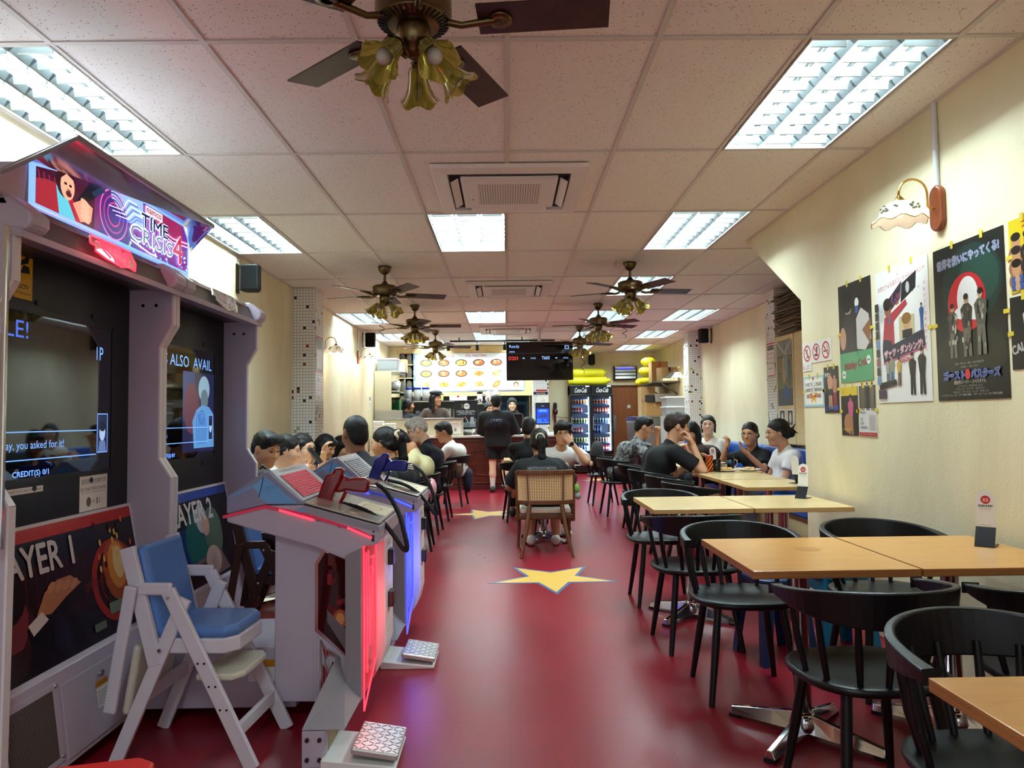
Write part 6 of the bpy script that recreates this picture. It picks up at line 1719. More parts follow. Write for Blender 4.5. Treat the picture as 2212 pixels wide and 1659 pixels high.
# watch, socks, bracelets
I = PINFO[p12.name]; m = MB(); c = I['W'][0] - (I['W'][0] - I['E'][0]).normalized() * .02; d = (I['W'][0] - I['E'][0]).normalized()
m.cyl(c - d * .012, c + d * .012, .031, n=14); wt = part_of(p12, m, 'watch_strap', RUBBER)
m = MB(); m.obox(c + Vector((.0, -.032, .0)), d.to_track_quat('Z', 'Y').to_matrix(), (.018, .012, .02)); part_of(p12, m, 'watch_face', mat('watch_black', '060608', .1), bevel=.004)
I = PINFO[p14.name]
for a in ((-.25, 12.46), (-.02, 12.48)):
    m = MB(); m.tube([(a[0], a[1], .07), (a[0], a[1] - .005, .14), (a[0], a[1] - .012, .235)], [.042, .042, .05], 14); part_of(p14, m, 'sock', mat('white_sock', 'E4E2DC', .85, bump=.3, bs=90))
# tie-dye shirt
def tiedye():
    m = mat('tie_dye', '4A4C4E', .85)
    nt, N, L, Ii = nodes(m); tc = N('ShaderNodeTexCoord'); n = N('ShaderNodeTexNoise'); n.inputs['Scale'].default_value = 9; n.inputs['Detail'].default_value = 6; n.inputs['Distortion'].default_value = 2.5
    L(tc.outputs['Object'], n.inputs['Vector']); r = N('ShaderNodeValToRGB'); r.color_ramp.elements[0].position = .42; r.color_ramp.elements[0].color = (*lin('2E3032'), 1); r.color_ramp.elements[1].position = .64; r.color_ramp.elements[1].color = (*lin('9A9C9C'), 1)
    L(n.outputs['Fac'], r.inputs[0]); L(r.outputs[0], Ii['Base Color']); return m
for o in kids(p19):
    if o.name.startswith('shirt'): o.data.materials[0] = tiedye()
# ---------------------------------------------------------------- counter, kitchen and everything at the back
STONE = mat('counter_stone', 'DAD6CE', .3, var=.05)
BEIGE = mat('beige_laminate', 'CFC4A8', .35, var=.04, vs=3)
SHELFW = wood_mat('pine_frame', 'D2B07A', 'E0C692', .5, (2, 2, 10))
def one(mb, name, m, label, cat, group=None, **k):
    return tag(mb.build(name, m, None, **k), label, cat, group)
r = thing('service_counter', 'dark mahogany service counter with carved panels and pale stone top', 'counter', (0, 0, 0))
B(-2.38, .93, 12.88, 13.42, 0, .925).build('body', MAHOG, r)
B(-2.38, .96, 12.83, 13.46, .925, .962).build('worktop', STONE, r, bevel=.006)
B(-2.38, .94, 12.86, 12.90, 0, .07).build('kickboard', mat('kick_red', '5A1418', .4), r)
for x0, x1 in ((-2.3, -1.55), (-1.5, -.82), (-.76, .30), (.36, .88)):
    f = MB(); y = 12.872
    for a, b in (((x0, y, .12), (x1, y, .12)), ((x1, y, .12), (x1, y, .86)), ((x1, y, .86), (x0, y, .86)), ((x0, y, .86), (x0, y, .12))): f.bar(a, b, .02, .022, (0, 1, 0))
    f.build('panel_moulding', MAHOG, r, bevel=.004)
    cx, w_ = (x0 + x1) / 2, (x1 - x0) / 2 - .12
    if w_ > .2:
        q = [(cx - w_, .68), (cx - w_ + .05, .62), (cx - w_ - .02, .48), (cx - w_ + .05, .34), (cx - w_, .27), (cx - .1, .25), (cx, .22), (cx + .1, .25), (cx + w_, .27), (cx + w_ - .05, .34), (cx + w_ + .02, .48), (cx + w_ - .05, .62), (cx + w_, .68), (cx + .1, .70), (cx, .74), (cx - .1, .70), (cx - w_, .68)]
        MB().tube([(a, y, b) for a, b in q], .011, 6).build('carved_moulding', MAHOG, r)
r = thing('display_screen', 'long beige steel-topped counter screen in front of the kitchen staff', 'counter screen', (0, 0, 0))
B(-2.38, -.78, 12.96, 13.0, .964, 1.262).build('panel', BEIGE, r); B(-2.38, -.77, 12.93, 13.12, 1.262, 1.28).build('steel_top', STEEL, r, bevel=.004)
sticker('counter_notice', 'white notice with red print on the counter screen', 'notice', (-1.02, 12.955, 1.0), (1, 0, 0), (0, 0, 1), .2, .22, lambda p, w_, h_: (p.text('今日特价', w_ / 2, h_ * .7, .035, 'C03A3A', align='c'), p.rect(.08, .04, .12, .10, '9A9896'), p.rect(.02, .13, w_ - .02, .135, 'C08A8A')))
one(B(-2.38, -1.87, 13.0, 13.02, 1.285, 1.425), 'steel_splashback', STEEL, 'brushed steel splashback strip beside the kitchen shelf', 'splashback', bevel=.003)
# foam boxes
fb = MB().add([(-.075, -.075, 0), (.075, -.075, 0), (.075, .075, 0), (-.075, .075, 0), (-.09, -.09, .035), (.09, -.09, .035), (.09, .09, .035), (-.09, .09, .035), (-.07, -.07, .052), (.07, -.07, .052), (.07, .07, .052), (-.07, .07, .052)],
              [(3, 2, 1, 0), (0, 1, 5, 4), (1, 2, 6, 5), (2, 3, 7, 6), (3, 0, 4, 7), (4, 5, 9, 8), (5, 6, 10, 9), (6, 7, 11, 10), (7, 4, 8, 11), (8, 9, 10, 11)]).mesh('takeaway_box', mat('white_foam', 'EDEDE8', .6))
for i in range(13):
    o = bpy.data.objects.new('takeaway_box', fb); link(o); s = 0 if i < 7 else 1
    o.location = ((-2.23, 12.6, 0), (-2.02, 12.58, 0))[s]; o.location.z = .94 + .042 * (i if s == 0 else i - 7); o.rotation_euler = (0, 0, rnd.uniform(-.08, .08))
    tag(o, 'white foam takeaway box in the stacks at the left end of the counter', 'takeaway box', 'foam takeaway boxes')
one(B(-2.36, -1.9, 12.45, 12.75, 0, .94), 'side_cabinet', BEIGE, 'beige low cabinet under the stacked foam boxes', 'cabinet', bevel=.004)
# tall kitchen shelf on the left
r = thing('kitchen_shelf', 'tall cream open shelf unit at the left end of the kitchen', 'shelf unit', (0, 0, 0))
B(-2.38, -2.075, 13.03, 13.06, .97, 2.15).build('side_panel', BEIGE, r); B(-2.37, -2.34, 13.06, 14.1, .97, 2.15).build('back_panel', mat('shelf_dark', '1A1A1A', .7), r)
for z in (1.05, 1.42, 1.77, 2.13): B(-2.38, -1.99, 13.06, 14.1, z, z + .02).build('shelf', STEEL, r)
B(-2.0, -1.97, 14.08, 14.12, .97, 2.15).build('post', STEEL, r)
CARD = mat('cardboard', 'B08A58', .8, var=.1)
def carton(x, y, z, w_, d, h, lab, m=None, rz=0, tape='C8A878', gr=None):
    o = thing('carton', lab, 'box', (x, y, z), rz, gr)
    B(-w_ / 2, w_ / 2, -d / 2, d / 2, 0, h).build('body', m or CARD, o, bevel=.004)
    for s in (-1, 1): B(-w_ / 2, w_ / 2, min(0, s * d / 2), max(0, s * d / 2) - .002 if s > 0 else -.002, h, h + .003).build('flap', m or CARD, o)
    B(-.025, .025, -d / 2 - .0012, d / 2 + .0012, h * .7, h + .0042).build('tape', mat('tape_' + tape, tape, .4), o)
    return o
def clear_bin(x, y, z, w_, d, h, lab, lid='E8E8EA', fill=None):
    o = thing('storage_bin', lab, 'storage box', (x, y, z))
    m = MB(); a, b = (w_ / 2 - .02, d / 2 - .02), (w_ / 2, d / 2)
    for k, s in ((0, 1), (.004, -1)):
        P = [(-a[0] + k, -a[1] + k, k), (a[0] - k, -a[1] + k, k), (a[0] - k, a[1] - k, k), (-a[0] + k, a[1] - k, k), (-b[0] + k, -b[1] + k, h), (b[0] - k, -b[1] + k, h), (b[0] - k, b[1] - k, h), (-b[0] + k, b[1] - k, h)]
        Fq = [(3, 2, 1, 0), (0, 1, 5, 4), (1, 2, 6, 5), (2, 3, 7, 6), (3, 0, 4, 7)]
        m.add(P, Fq if s > 0 else [f[::-1] for f in Fq])
    m.build('tub', mat('translucent_tub', 'D4DADC', .3, trans=.45, ior=1.1), o)
    if lid: B(-w_ / 2 - .008, w_ / 2 + .008, -d / 2 - .008, d / 2 + .008, h, h + .03).build('lid', mat('lid_' + lid, lid, .4), o, bevel=.006)
    if fill:
        q = MB()
        for i in range(14): q.ell((rnd.uniform(-w_ * .35, w_ * .35), rnd.uniform(-d * .3, d * .3), rnd.uniform(.04, h * .75)), (.06, .05, .035), 7)
        q.build('contents', mat('fill_' + fill, fill, .7), o)['kind'] = 'stuff'
    return o
clear_bin(-2.16, 13.3, 2.152, .36, .36, .20, 'clear storage tub with pink lid on top of the kitchen shelf', 'D8A8C8', 'E4E0D8')
o = thing('paper_bag', 'folded brown and white paper bag on the kitchen shelf top', 'bag', (-1.99, 13.75, 2.15)); B(-.07, .07, -.1, .1, 0, .2).build('white_bag', mat('white_paper', 'E2E0DC', .7), o, bevel=.02); B(-.02, .10, -.02, .12, .0, .26).build('brown_bag', CARD, o, bevel=.015)
carton(-2.13, 13.4, 1.07, .26, .3, .28, 'tan paper carton on the lowest kitchen shelf'); carton(-2.13, 13.75, 1.44, .22, .24, .2, 'small dark green carton on the middle kitchen shelf', mat('green_carton', '2A6A3C', .6))
o = thing('plastic_bag', 'silvery plastic food bag on the upper kitchen shelf', 'bag', (-2.08, 13.35, 1.79)); MB().ell((0, 0, .09), (.13, .15, .09), 12).ell((.05, .05, .14), (.08, .08, .06), 10).build('bag', mat('silver_bag', 'C8CACC', .3, var=.3, bump=.6, bs=20), o)
# jar rack
r = thing('jar_rack', 'pine rack of glass jars beside the menu board', 'rack', (0, 0, 0))
B(-2.17, -1.89, 14.72, 14.75, 1.5, 2.62).build('back_board', SHELFW, r)
for z in (1.52, 1.82, 2.11, 2.38): B(-2.17, -1.89, 14.58, 14.72, z - .02, z).build('shelf', SHELFW, r)
jm = MB().lathe([(.05, 0), (.058, .02), (.058, .17), (.04, .2), (.042, .22), (.042, .23)], n=14).mesh('jar', mat('jar_glass', 'E8DCC0', .08, trans=.85, ior=1.1))
for z in (1.52, 1.82, 2.11, 2.38):
    for x in (-2.10, -1.97):
        o = bpy.data.objects.new('glass_jar', jm); link(o); o.location = (x, 14.65, z); tag(o, 'empty glass jar standing in the pine rack beside the menu', 'jar', 'glass jars in the rack')
# menu board with frame
one(B(-2.20, .52, 14.62, 14.72, 2.60, ZC), 'menu_beam', SHELFW, 'pine beam above the lit menu board', 'beam', bevel=.004)
one(B(-1.89, .52, 14.56, 14.72, 1.72, 1.803), 'menu_ledge', SHELFW, 'pine ledge below the lit menu board', 'ledge', bevel=.004)
one(B(.376, .52, 14.62, 14.70, 1.803, 2.60), 'menu_end_post', SHELFW, 'pine end post between menu board and mosaic pillar', 'post', bevel=.004)
def d_menu(p, W, H):
    p.rect(0, 0, W, H, '9AB0DC'); p.rect(.07, .02, W - .03, H - .09, 'D8DEE8'); p.rect(.07, H - .09, W - .03, H, 'D6D8DC')
    p.text('UPP BOON MARKET ROAD', .22, H - .07, .042, 'B8503C', .62, bold=.0012); p.text('STA WESTERN', 1.06, H - .07, .042, '9A4A48', .42, bold=.0015)
    cw, ch = (W - .11) / 6.0, (H - .12) / 3
    for i in range(6):
        for j in range(3):
            x, y = .08 + i * cw, .02 + j * ch
            p.rect(x + .004, y + .004, x + cw - .004, y + ch - .004, 'E4E9F0' if (i + j) % 2 else 'DDE4EC')
            cx, cy = x + cw * .5, y + ch * .58
            if j == 0 and i == 5:
                p.ell(cx + .04, cy - .02, .055, .06, '1E1A18'); p.ell(cx + .04, cy - .03, .042, .045, 'E8B088'); p.ell(cx + .04, cy + .05, .02, .022, 'D08A60')
            elif j == 0 or (j == 1 and i >= 3):
                a = rnd.uniform(-.1, .7); p.ell(cx, cy, .095, .052, '6A3A20', rot=a); p.ell(cx, cy, .088, .046, rnd.choice(['E8A84A', 'E88A50', 'F0C878']), rot=a)
                for q in range(16): p.ell(cx + rnd.gauss(0, .034), cy + rnd.gauss(0, .018), .016, .009, rnd.choice(['D8682E', 'F0B048', 'B8481E', 'F8D880', 'E88038']), 7, rot=rnd.uniform(0, 3))
                if j == 1 and i == 4: p.ell(cx + .07, cy + .03, .03, .02, 'F4E0B8'); p.ell(cx + .07, cy + .045, .016, .01, '4A2A18')
            else:
                p.ell(cx, cy, .118, .07, '2A2624', 22); p.ell(cx, cy, .098, .053, rnd.choice(['E8783C', 'F0C858', 'E0683A', 'F0B850']), 22)
                for q in range(14): p.ell(cx + rnd.gauss(0, .035), cy + rnd.gauss(0, .018), .020, .011, rnd.choice(['D85A2A', 'F4D070', 'F0A848', 'A8381E', 'F8E8B8', 'E88848', '6A8A3A']), 7, rot=rnd.uniform(0, 3))
                p.ell(cx - .02, cy + .018, .022, .014, 'FBF2DC'); p.ell(cx - .02, cy + .019, .010, .007, 'F4B838')
            p.text('%d' % (i * 3 + 3 - j), x + .012, y + .055, .012, '6A7078'); p.rect(x + .012, y + .028, x + cw * .5, y + .033, '8A9098'); p.rect(x + .012, y + .016, x + cw * .36, y + .020, 'A0A6AC'); p.text('$%d.9' % (6 + (i * 2 + j) % 6), x + cw - .075, y + .018, .02, 'B04A50', .05)
mb_ = sticker('menu_board', 'long lit menu board with rows of food pictures and STA WESTERN heading', 'menu board', (-1.873, 14.62, 1.814), (1, 0, 0), (0, 0, 1), 2.244, .778, d_menu, MATTEPRINT, 'C8D0DC', th=.03)
# track lights
r = thing('track_light', 'black ceiling track with small spotlights in front of the menu board', 'track light', (0, 13.15, 2.665))
B(-1.02, .9, -.015, .015, 0, .03).build('rail', BLACK, r); 
for x in (-.85, .3): B(x - .01, x + .01, -.01, .01, .03, ZC - 2.665).build('hanger', BLACK, r)
for x in (-1.55, -1.05, -.52, -.02, .45):
    if x < -1.1: continue
    s = MB().cyl((x, 0, 0), (x, 0, -.05), .008, n=6).cyl((x, -.01, -.04), (x, .035, -.145), .033, n=12).build('spotlight', BLACK, r)
    light('menu_spot', 'SPOT', (x, 13.30, 2.52), (math.radians(62), 0, 0), .7, (.95, .98, 1), spot_size=1.3, spot_blend=.6, shadow_soft_size=.03)
# kitchen behind
tag(B(-2.39, .5, 15.6, 15.7, 0, ZC).build('wall_kitchen', mat('kitchen_steel', '7C7E7C', .4, .6)), kind='structure')
tag(B(-2.39, .5, 14.72, 14.78, 1.72, ZC).build('wall_over_counter', PLASTER), kind='structure')
tag(B(.52, .60, 13.79, 15.7, 0, ZC).build('wall_kitchen_side', PLASTER), kind='structure')
light('kitchen_fill', 'AREA', (-1.0, 13.9, 2.62), (0, 0, 0), 12, (.9, .97, 1), shape='RECTANGLE', size=2.2, size_y=.6)  # fill lamp with no fixture, added to brighten the kitchen and its workers
r = thing('kitchen_rack', 'steel kitchen rack with shelves behind the workers', 'rack', (0, 0, 0))
for x in (-2.05, -.62):
    for y in (14.15, 14.5): B(x, x + .03, y, y + .03, 0, 1.66).build('post', STEEL, r)
for z in (.9, 1.28, 1.60): B(-2.06, -.58, 14.14, 14.54, z, z + .025).build('shelf', STEEL, r)
lidb = mat('blue_lid', '1C2E9C', .4)
for i, x in enumerate((-1.93, -1.76, -1.59)):
    o = thing('plastic_canister', 'tall clear plastic canister with blue lid on the kitchen rack', 'canister', (x, 14.25, 1.626), 0, 'blue-lidded canisters')
    MB().lathe([(.06, 0), (.07, .01), (.072, .22), (.066, .235)], n=18).build('tub', mat('translucent_tub', 'D4DADC', .3, trans=.45, ior=1.1), o); MB().lathe([(.076, .228), (.078, .262), (.07, .268)], n=18).build('lid', lidb, o)
carton(-1.36, 14.3, 1.626, .22, .14, .13, 'green and yellow food carton on the kitchen rack', mat('lime_box', 'C8CC7A', .5)); carton(-.95, 14.3, 1.626, .34, .16, .09, 'white carton with red stripe on the kitchen rack', mat('white_box', 'DEDADA', .5), 0, 'B02A38')
for i in range(9): carton(-1.9 + i * .15, 14.3, 1.306, .11, .16, rnd.uniform(.10, .2), 'small kitchen supply pack on the middle rack shelf', mat(*[('pack_a', '7A6A54'), ('pack_b', '50545A'), ('pack_c', 'A8A49C')][i % 3]), 0, '8A8680', 'kitchen supply packs')
for i, (x, h) in enumerate(((-.52, .2), (-.36, .24), (-.22, .27))):
    o = thing('steel_pot', ['steel coffee pot with black lid on the kitchen shelf', 'tall steel jug beside the coffee pot', 'tallest steel jug by the blue kitchen panel'][i], 'jug', (x, 14.2, 1.56))
    MB().lathe([(.06, 0), (.062, .01), (.055, h)], n=18).build('body', CHROME, o); MB().tube([(.05, 0, h * .9), (.11, 0, h * .8), (.10, 0, h * .3), (.056, 0, h * .2)], .007, 6).build('handle', BLACK if i == 0 else CHROME, o)
    if i == 0: MB().lathe([(.06, h), (.055, h + .04), (.02, h + .05)], n=18).build('lid', BLACK, o)
r = thing('urn_shelf', 'narrow steel shelf carrying the coffee pots above the counter', 'shelf', (0, 0, 0)); B(-.62, -.12, 14.1, 14.32, 1.54, 1.56).build('board', STEEL, r); B(-.6, -.58, 14.1, 14.3, 0, 1.54).build('post', STEEL, r); B(-.14, -.12, 14.1, 14.3, 0, 1.54).build('post', STEEL, r)
r = thing('extractor_hood', 'long steel extractor hood over the kitchen stove', 'hood', (0, 0, 0)); MB().prism([(14.6, 1.72), (15.55, 1.62), (15.55, 1.95), (14.7, 1.95)], 'x', -.4, .44).build('hood', STEEL, r)
sticker('plastic_sheet', 'pale blue plastic sheet on the kitchen back wall', 'sheet', (-.42, 15.595, 1.1), (1, 0, 0), (0, 0, 1), .86, .52, lambda p, w_, h_: (p.rect(0, 0, w_, h_, '5A9CD8'), p.line([(0, h_ * .8), (w_, h_ * .82)], .01, '2A4A78'), p.rect(.6, .1, .8, .45, '203048')), MATTEPRINT, '5A9CD8')
o = thing('steel_bowls', 'heap of steel bowls and pans on the kitchen worktop', 'bowls', (.22, 14.6, 1.16)); 
for i in range(7): MB().lathe([(.03, 0), (.08, .03), (.09, .05), (.085, .05), (.03, .006)], (rnd.uniform(-.16, .16), rnd.uniform(-.1, .1), .03 * i * .5), 16, R=Matrix.Rotation(rnd.uniform(-.5, .5), 3, 'Y')).build('bowl', STEEL, o)
r = thing('kitchen_worktop', 'steel kitchen worktop behind the cashier', 'worktop', (0, 0, 0)); B(-.1, .44, 14.3, 15.0, 1.10, 1.14).build('top', STEEL, r); B(-.08, .42, 14.32, 14.98, 0, 1.1).build('cabinet', mat('white_cabinet', 'D8DADC', .4), r)
# things on the counter
def d_board(p, w_, h_):
    p.rect(0, 0, w_, h_, '16181E'); p.ell(w_ * .54, h_ * .82, .055, .055, 'E8E8E8', 24); p.poly([(w_ * .6, h_ * .75), (w_ * .68, h_ * .72), (w_ * .62, h_ * .80)], 'E8E8E8'); p.text('KAPE', w_ * .54, h_ * .81, .02, '202028', .07, 'c', bold=.001)
    for i in range(3): p.text('咖', w_ * .30, h_ * (.87 - .06 * i), .024, 'C8A040')
    for i, t in enumerate(('Traditional coffee machine', 'available for collection here', 'Traditional Coffee Machine', 'call us for more')): p.text(t, w_ / 2, h_ * (.64 - .045 * i), .015, 'D8D8D8', w_ * (.85, .9, .6, .8)[i], 'c', bold=.0005)
    p.poly([(.02, .02), (w_ - .02, .02), (w_ - .02, .12), (.02, .10)], '8A8E92'); p.ell(.09, .12, .06, .045, 'B8BABC'); p.ell(.09, .13, .045, .02, '5A4038'); p.rect(w_ * .44, h_ * .38, w_ * .52, h_ * .44, 'C83038'); p.line([(w_ * .5, h_ * .38), (w_ * .62, h_ * .2)], .014, 'C8CCD0')
    p.poly([(w_ * .68, .08), (w_ * .9, .08), (w_ * .86, h_ * .42), (w_ * .72, h_ * .42)], 'A8ACB0'); p.line([(w_ * .88, h_ * .36), (w_ * .97, h_ * .3), (w_ * .9, h_ * .16)], .008, 'A8ACB0'); p.rect(w_ * .54, .04, w_ * .68, h_ * .2, '70767A')
r = thing('chalk_sign', 'black framed coffee sign board standing on the counter', 'sign', (0, 0, 0))
B(-.95, -.535, 13.2, 13.22, 1.08, 1.59).build('board', BLACK, r, bevel=.003)
p = Print((-.94, 13.1995, 1.09), (1, 0, 0), (0, 0, 1)); d_board(p, .395, .49); p.build('print', r, MATTEPRINT); f = MB()
for a, b in (((-.95, 13.197, 1.08), (-.535, 13.197, 1.08)), ((-.535, 13.197, 1.08), (-.535, 13.197, 1.59)), ((-.535, 13.197, 1.59), (-.95, 13.197, 1.59)), ((-.95, 13.197, 1.59), (-.95, 13.197, 1.08))): f.bar(a, b, .008, .014, (0, 1, 0))
f.build('frame', mat('sign_frame', '2A2C30', .3), r); MB().lathe([(.10, -.0), (.17, .08), (.18, .10), (.17, .10), (.09, .01)], (-.74, 13.2, .963), 22).build('bowl_base', STEEL, r)
def cup(x, y, z, r_, h, c, lab, handle=True, name='mug', liquid=None, grp=None):
    o = thing(name, lab, 'cup', (x, y, z), 0, grp); m = mat('cup_' + c, c, .3)
    MB().lathe([(r_ * .85, 0), (r_, .01), (r_, h), (r_ - .004, h), (r_ - .006, .012), (0.0, .01)], n=16).build('cup', m, o)
    if handle: MB().tube([(r_, 0, h * .8), (r_ + .025, 0, h * .7), (r_ + .025, 0, h * .35), (r_, 0, h * .25)], .005, 6).build('handle', m, o)
    return o
cup(-.43, 13.05, .963, .035, .075, 'D8404A', 'red and white mug on the counter by the coffee sign'); cup(-.28, 13.05, .963, .038, .07, '8A98B0', 'small blue-white cup on the counter'); cup(-.12, 13.05, .963, .045, .09, '7AC4C4', 'pale teal cup on the counter beside the customer')
carton(-1.03, 13.1, .963, .16, .12, .11, 'pale green food tray carton on the counter', mat('mint_box', 'A8C89A', .5)); carton(-1.04, 13.1, 1.08, .17, .13, .03, 'blue flat carton on the counter pile', mat('sky_box', '3AA0D0', .5))
o = thing('snack_packet', 'red and yellow snack packet on the counter', 'packet', (-.92, 13.05, .963)); MB().ell((0, 0, .04), (.07, .04, .04), 10).build('packet', mat('snack_red', 'C83A28', .3, var=.4, vs=30), o)
r = thing('cash_register', 'black cash register with its screen turned away on the counter', 'register', (.10, 13.15, .963))
B(-.14, .16, -.1, .2, 0, .10).build('drawer', BLACK, r, bevel=.005); MB().cyl((.04, .1, .1), (.04, .08, .2), .03, n=12).build('neck', BLACK, r)
m = MB(); m.obox((.05, .06, .29), Matrix.Rotation(.15, 3, 'X'), (.14, .012, .09)); m.build('screen', BLACK, r, bevel=.004); B(-.09, .19, .03, .065, .375, .385).build('top_edge', STEEL, r)
p = Print((-.02, .035, .24), (1, 0, 0), (0, -.15, .99)); p.text('STA', .05, .05, .025, 'A89A4A', .06, 'c'); p.build('back_print', r)
# self-order kiosk
r = thing('order_kiosk', 'upright self-order kiosk with a bright blue screen by the pillar', 'kiosk', (.655, 12.99, 0))
B(-.13, .13, .0, .05, 1.14, 1.535).build('screen_case', BLACK, r, bevel=.008); B(-.09, .09, .0, .14, .963, 1.14).build('body', WHITEP, r, bevel=.006); B(-.14, .2, -.02, .16, .963, 1.0).build('base', WHITEP, r, bevel=.004)
p = Print((-.112, -.0006, 1.162), (1, 0, 0), (0, 0, 1)); W, H = .224, .35
p.rect(0, 0, W, H, '1A3CC8'); p.rect(0, H * .76, W, H, '14182E'); p.rect(0, 0, W, H * .24, '2A62E0'); p.rect(W * .4, H * .10, W, H * .22, '1430B0'); p.poly([(W * .1, H * .3), (W * .9, H * .32), (W * .8, H * .5), (W * .3, H * .42)], '2A3A5A'); p.poly([(W * .1, H * .62), (W * .2, H * .72), (W * .8, H * .72), (W * .95, H * .6), (W * .8, H * .58), (W * .2, H * .58)], '2E74F4')
p.text('ORDER HERE', W / 2, H * .63, .018, 'A8C4FF', .12, 'c'); p.text('STA', W / 2, H * .87, .016, 'B8BCD0', .04, 'c'); p.text('START', W * .7, H * .145, .016, '9AB8FF', .06, 'c'); p.build('screen_picture', r, SCREENP)
def d_notice(p, w_, h_): p.rect(0, h_ * .72, w_, h_, '1C1E58'); p.text('NOTICE', w_ / 2, h_ * .78, h_ * .14, 'E8C050', w_ * .6, 'c', bold=.001); p.text('CHECK YOUR ORDER', w_ / 2, h_ * .56, h_ * .09, '3A3A44', w_ * .9, 'c'); [p.rect(.02, h_ * (.1 + .1 * i), w_ * .2, h_ * (.12 + .1 * i), 'A8A8AC') for i in range(4)]
sticker('notice_sheet', 'white NOTICE sheet with navy heading on the centre mosaic pillar', 'notice', (.51, 13.477, 1.55), (1, 0, 0), (0, 0, 1), .27, .20, d_notice)
sticker('takeaway_notice', 'white takeaway notice with red characters below the NOTICE sheet', 'notice', (.58, 13.475, 1.50), (1, 0, 0), (0, 0, 1), .21, .17, lambda p, w_, h_: (p.text('You', w_ / 2, h_ * .75, h_ * .12, 'D0A080', align='c'), p.text('打包', w_ / 2, h_ * .4, h_ * .22, 'C05048', align='c'), p.text('SELF COLLECT', w_ / 2, h_ * .1, h_ * .1, '3A3A40', w_ * .7, 'c')))
one(B(.56, .77, 13.473, 13.479, 1.765, 1.79), 'red_strip', mat('red_tape', 'B01818', .4), 'red strip on the centre pillar above the NOTICE sheet', 'strip')
# order screen
r = thing('order_screen', 'large black order display screen hanging from the ceiling reading Ready', 'screen', (.565, 12.0, 2.21))
B(-.555, .555, -.02, .03, -.322, .322).build('case', BLACK, r, bevel=.006); B(-.545, .545, -.0215, -.02, -.312, .312).build('panel', mat('tv_glass', '060608', .06, spec=.8), r); MB().cyl((0, .06, .1), (0, .06, ZC - 2.21), .025, n=10).build('ceiling_pole', WHITEP, r); B(-.2, .2, .03, .07, -.1, .15).build('mount', BLACK, r)
p = Print((-.545, -.0218, -.312), (1, 0, 0), (0, 0, 1)); LB = '8CB4F4'
p.text('Ready', .04, .52, .062, LB, .17); p.text('请取餐', .04, .455, .026, LB, .09); p.line([(0, .44), (1.09, .44)], .004, '30343C')
p.text('D201', .03, .33, .06, 'E04040', .15); p.text('T603', .58, .335, .052, LB, .13, bold=.001); p.text('FOOD', .40, .345, .026, LB, .08); p.text('FOOD', .94, .345, .026, LB, .08)
for x in (.255, .80): p.line([(x, .36), (x + .035, .36)], .007, LB); p.poly([(x + .02, .344), (x + .044, .36), (x + .02, .376)], LB)
p.rect(.965, .51, 1.035, .57, LB); p.rect(.975, .52, 1.025, .555, '101828'); p.line([(.98, .57), (.99, .59), (1.01, .59), (1.02, .57)], .006, LB); p.build('screen_text', r, SCREENP)
# wall vacuum and its flex
r = thing('stick_vacuum', 'dark stick vacuum cleaner hanging on the back wall by the fridges', 'vacuum', (1.13, YB, 0))
MB().lathe([(.03, 1.34), (.055, 1.36), (.055, 1.44), (.03, 1.47)], (0, -.08, 0), 14).build('motor', mat('vacuum_dark', '241A24', .35), r); MB().cyl((0, -.06, 1.36), (0, -.06, .95), .022, n=10).build('tube', mat('vacuum_tube', '5A1A24', .3), r); B(-.04, .04, -.12, 0, 1.47, 1.62).build('handle', mat('vacuum_dark', '241A24', .35), r, bevel=.02); MB().cyl((0, -.1, 1.41), (0, -.14, 1.41), .018, n=10).build('button', mat('red_button', 'B02030', .3), r)
MB().tube([(.04, -.02, 1.3), (.12, -.015, 1.27), (.25, -.015, 1.26), (.32, -.015, 1.25)], .004, 5).build('flex', RUBBER, r)
# drinks fridges
CANM = {}
def can_mesh(c, cap):
    if c not in CANM:
        m = MB(); m.lathe([(.026, 0), (.031, .006), (.031, .105), (.026, .117), (.024, .117)], n=10); m.mi = 1; m.lathe([(.0315, .03), (.0315, .075)], n=10) if False else m.shell([(.0314, .035), (.0314, .08)], n=10)
        CANM[c] = m.mesh('drink_can', [mat('can_' + c, c, .3, .3), mat('can_' + cap, cap, .3, .3)])
    return CANM[c]
ROWS = [[('D8DCE4', 'D06A30'), ('B01A24', 'D8D8DC'), ('C8C89A', '4A6A3A'), ('C82A38', 'F0F0F0'), ('C4CC9C', '6A7A3A'), ('A8C4E0', '50709A')],
        [('E4DCD8', 'D05A38'), ('D84838', 'E8D8C8'), ('B8D0E4', '6A8AB0'), ('3A5A9C', 'A8C0E8'), ('D8C8B8', '9A7A6A'), ('C01824', 'E8E8E8')]]
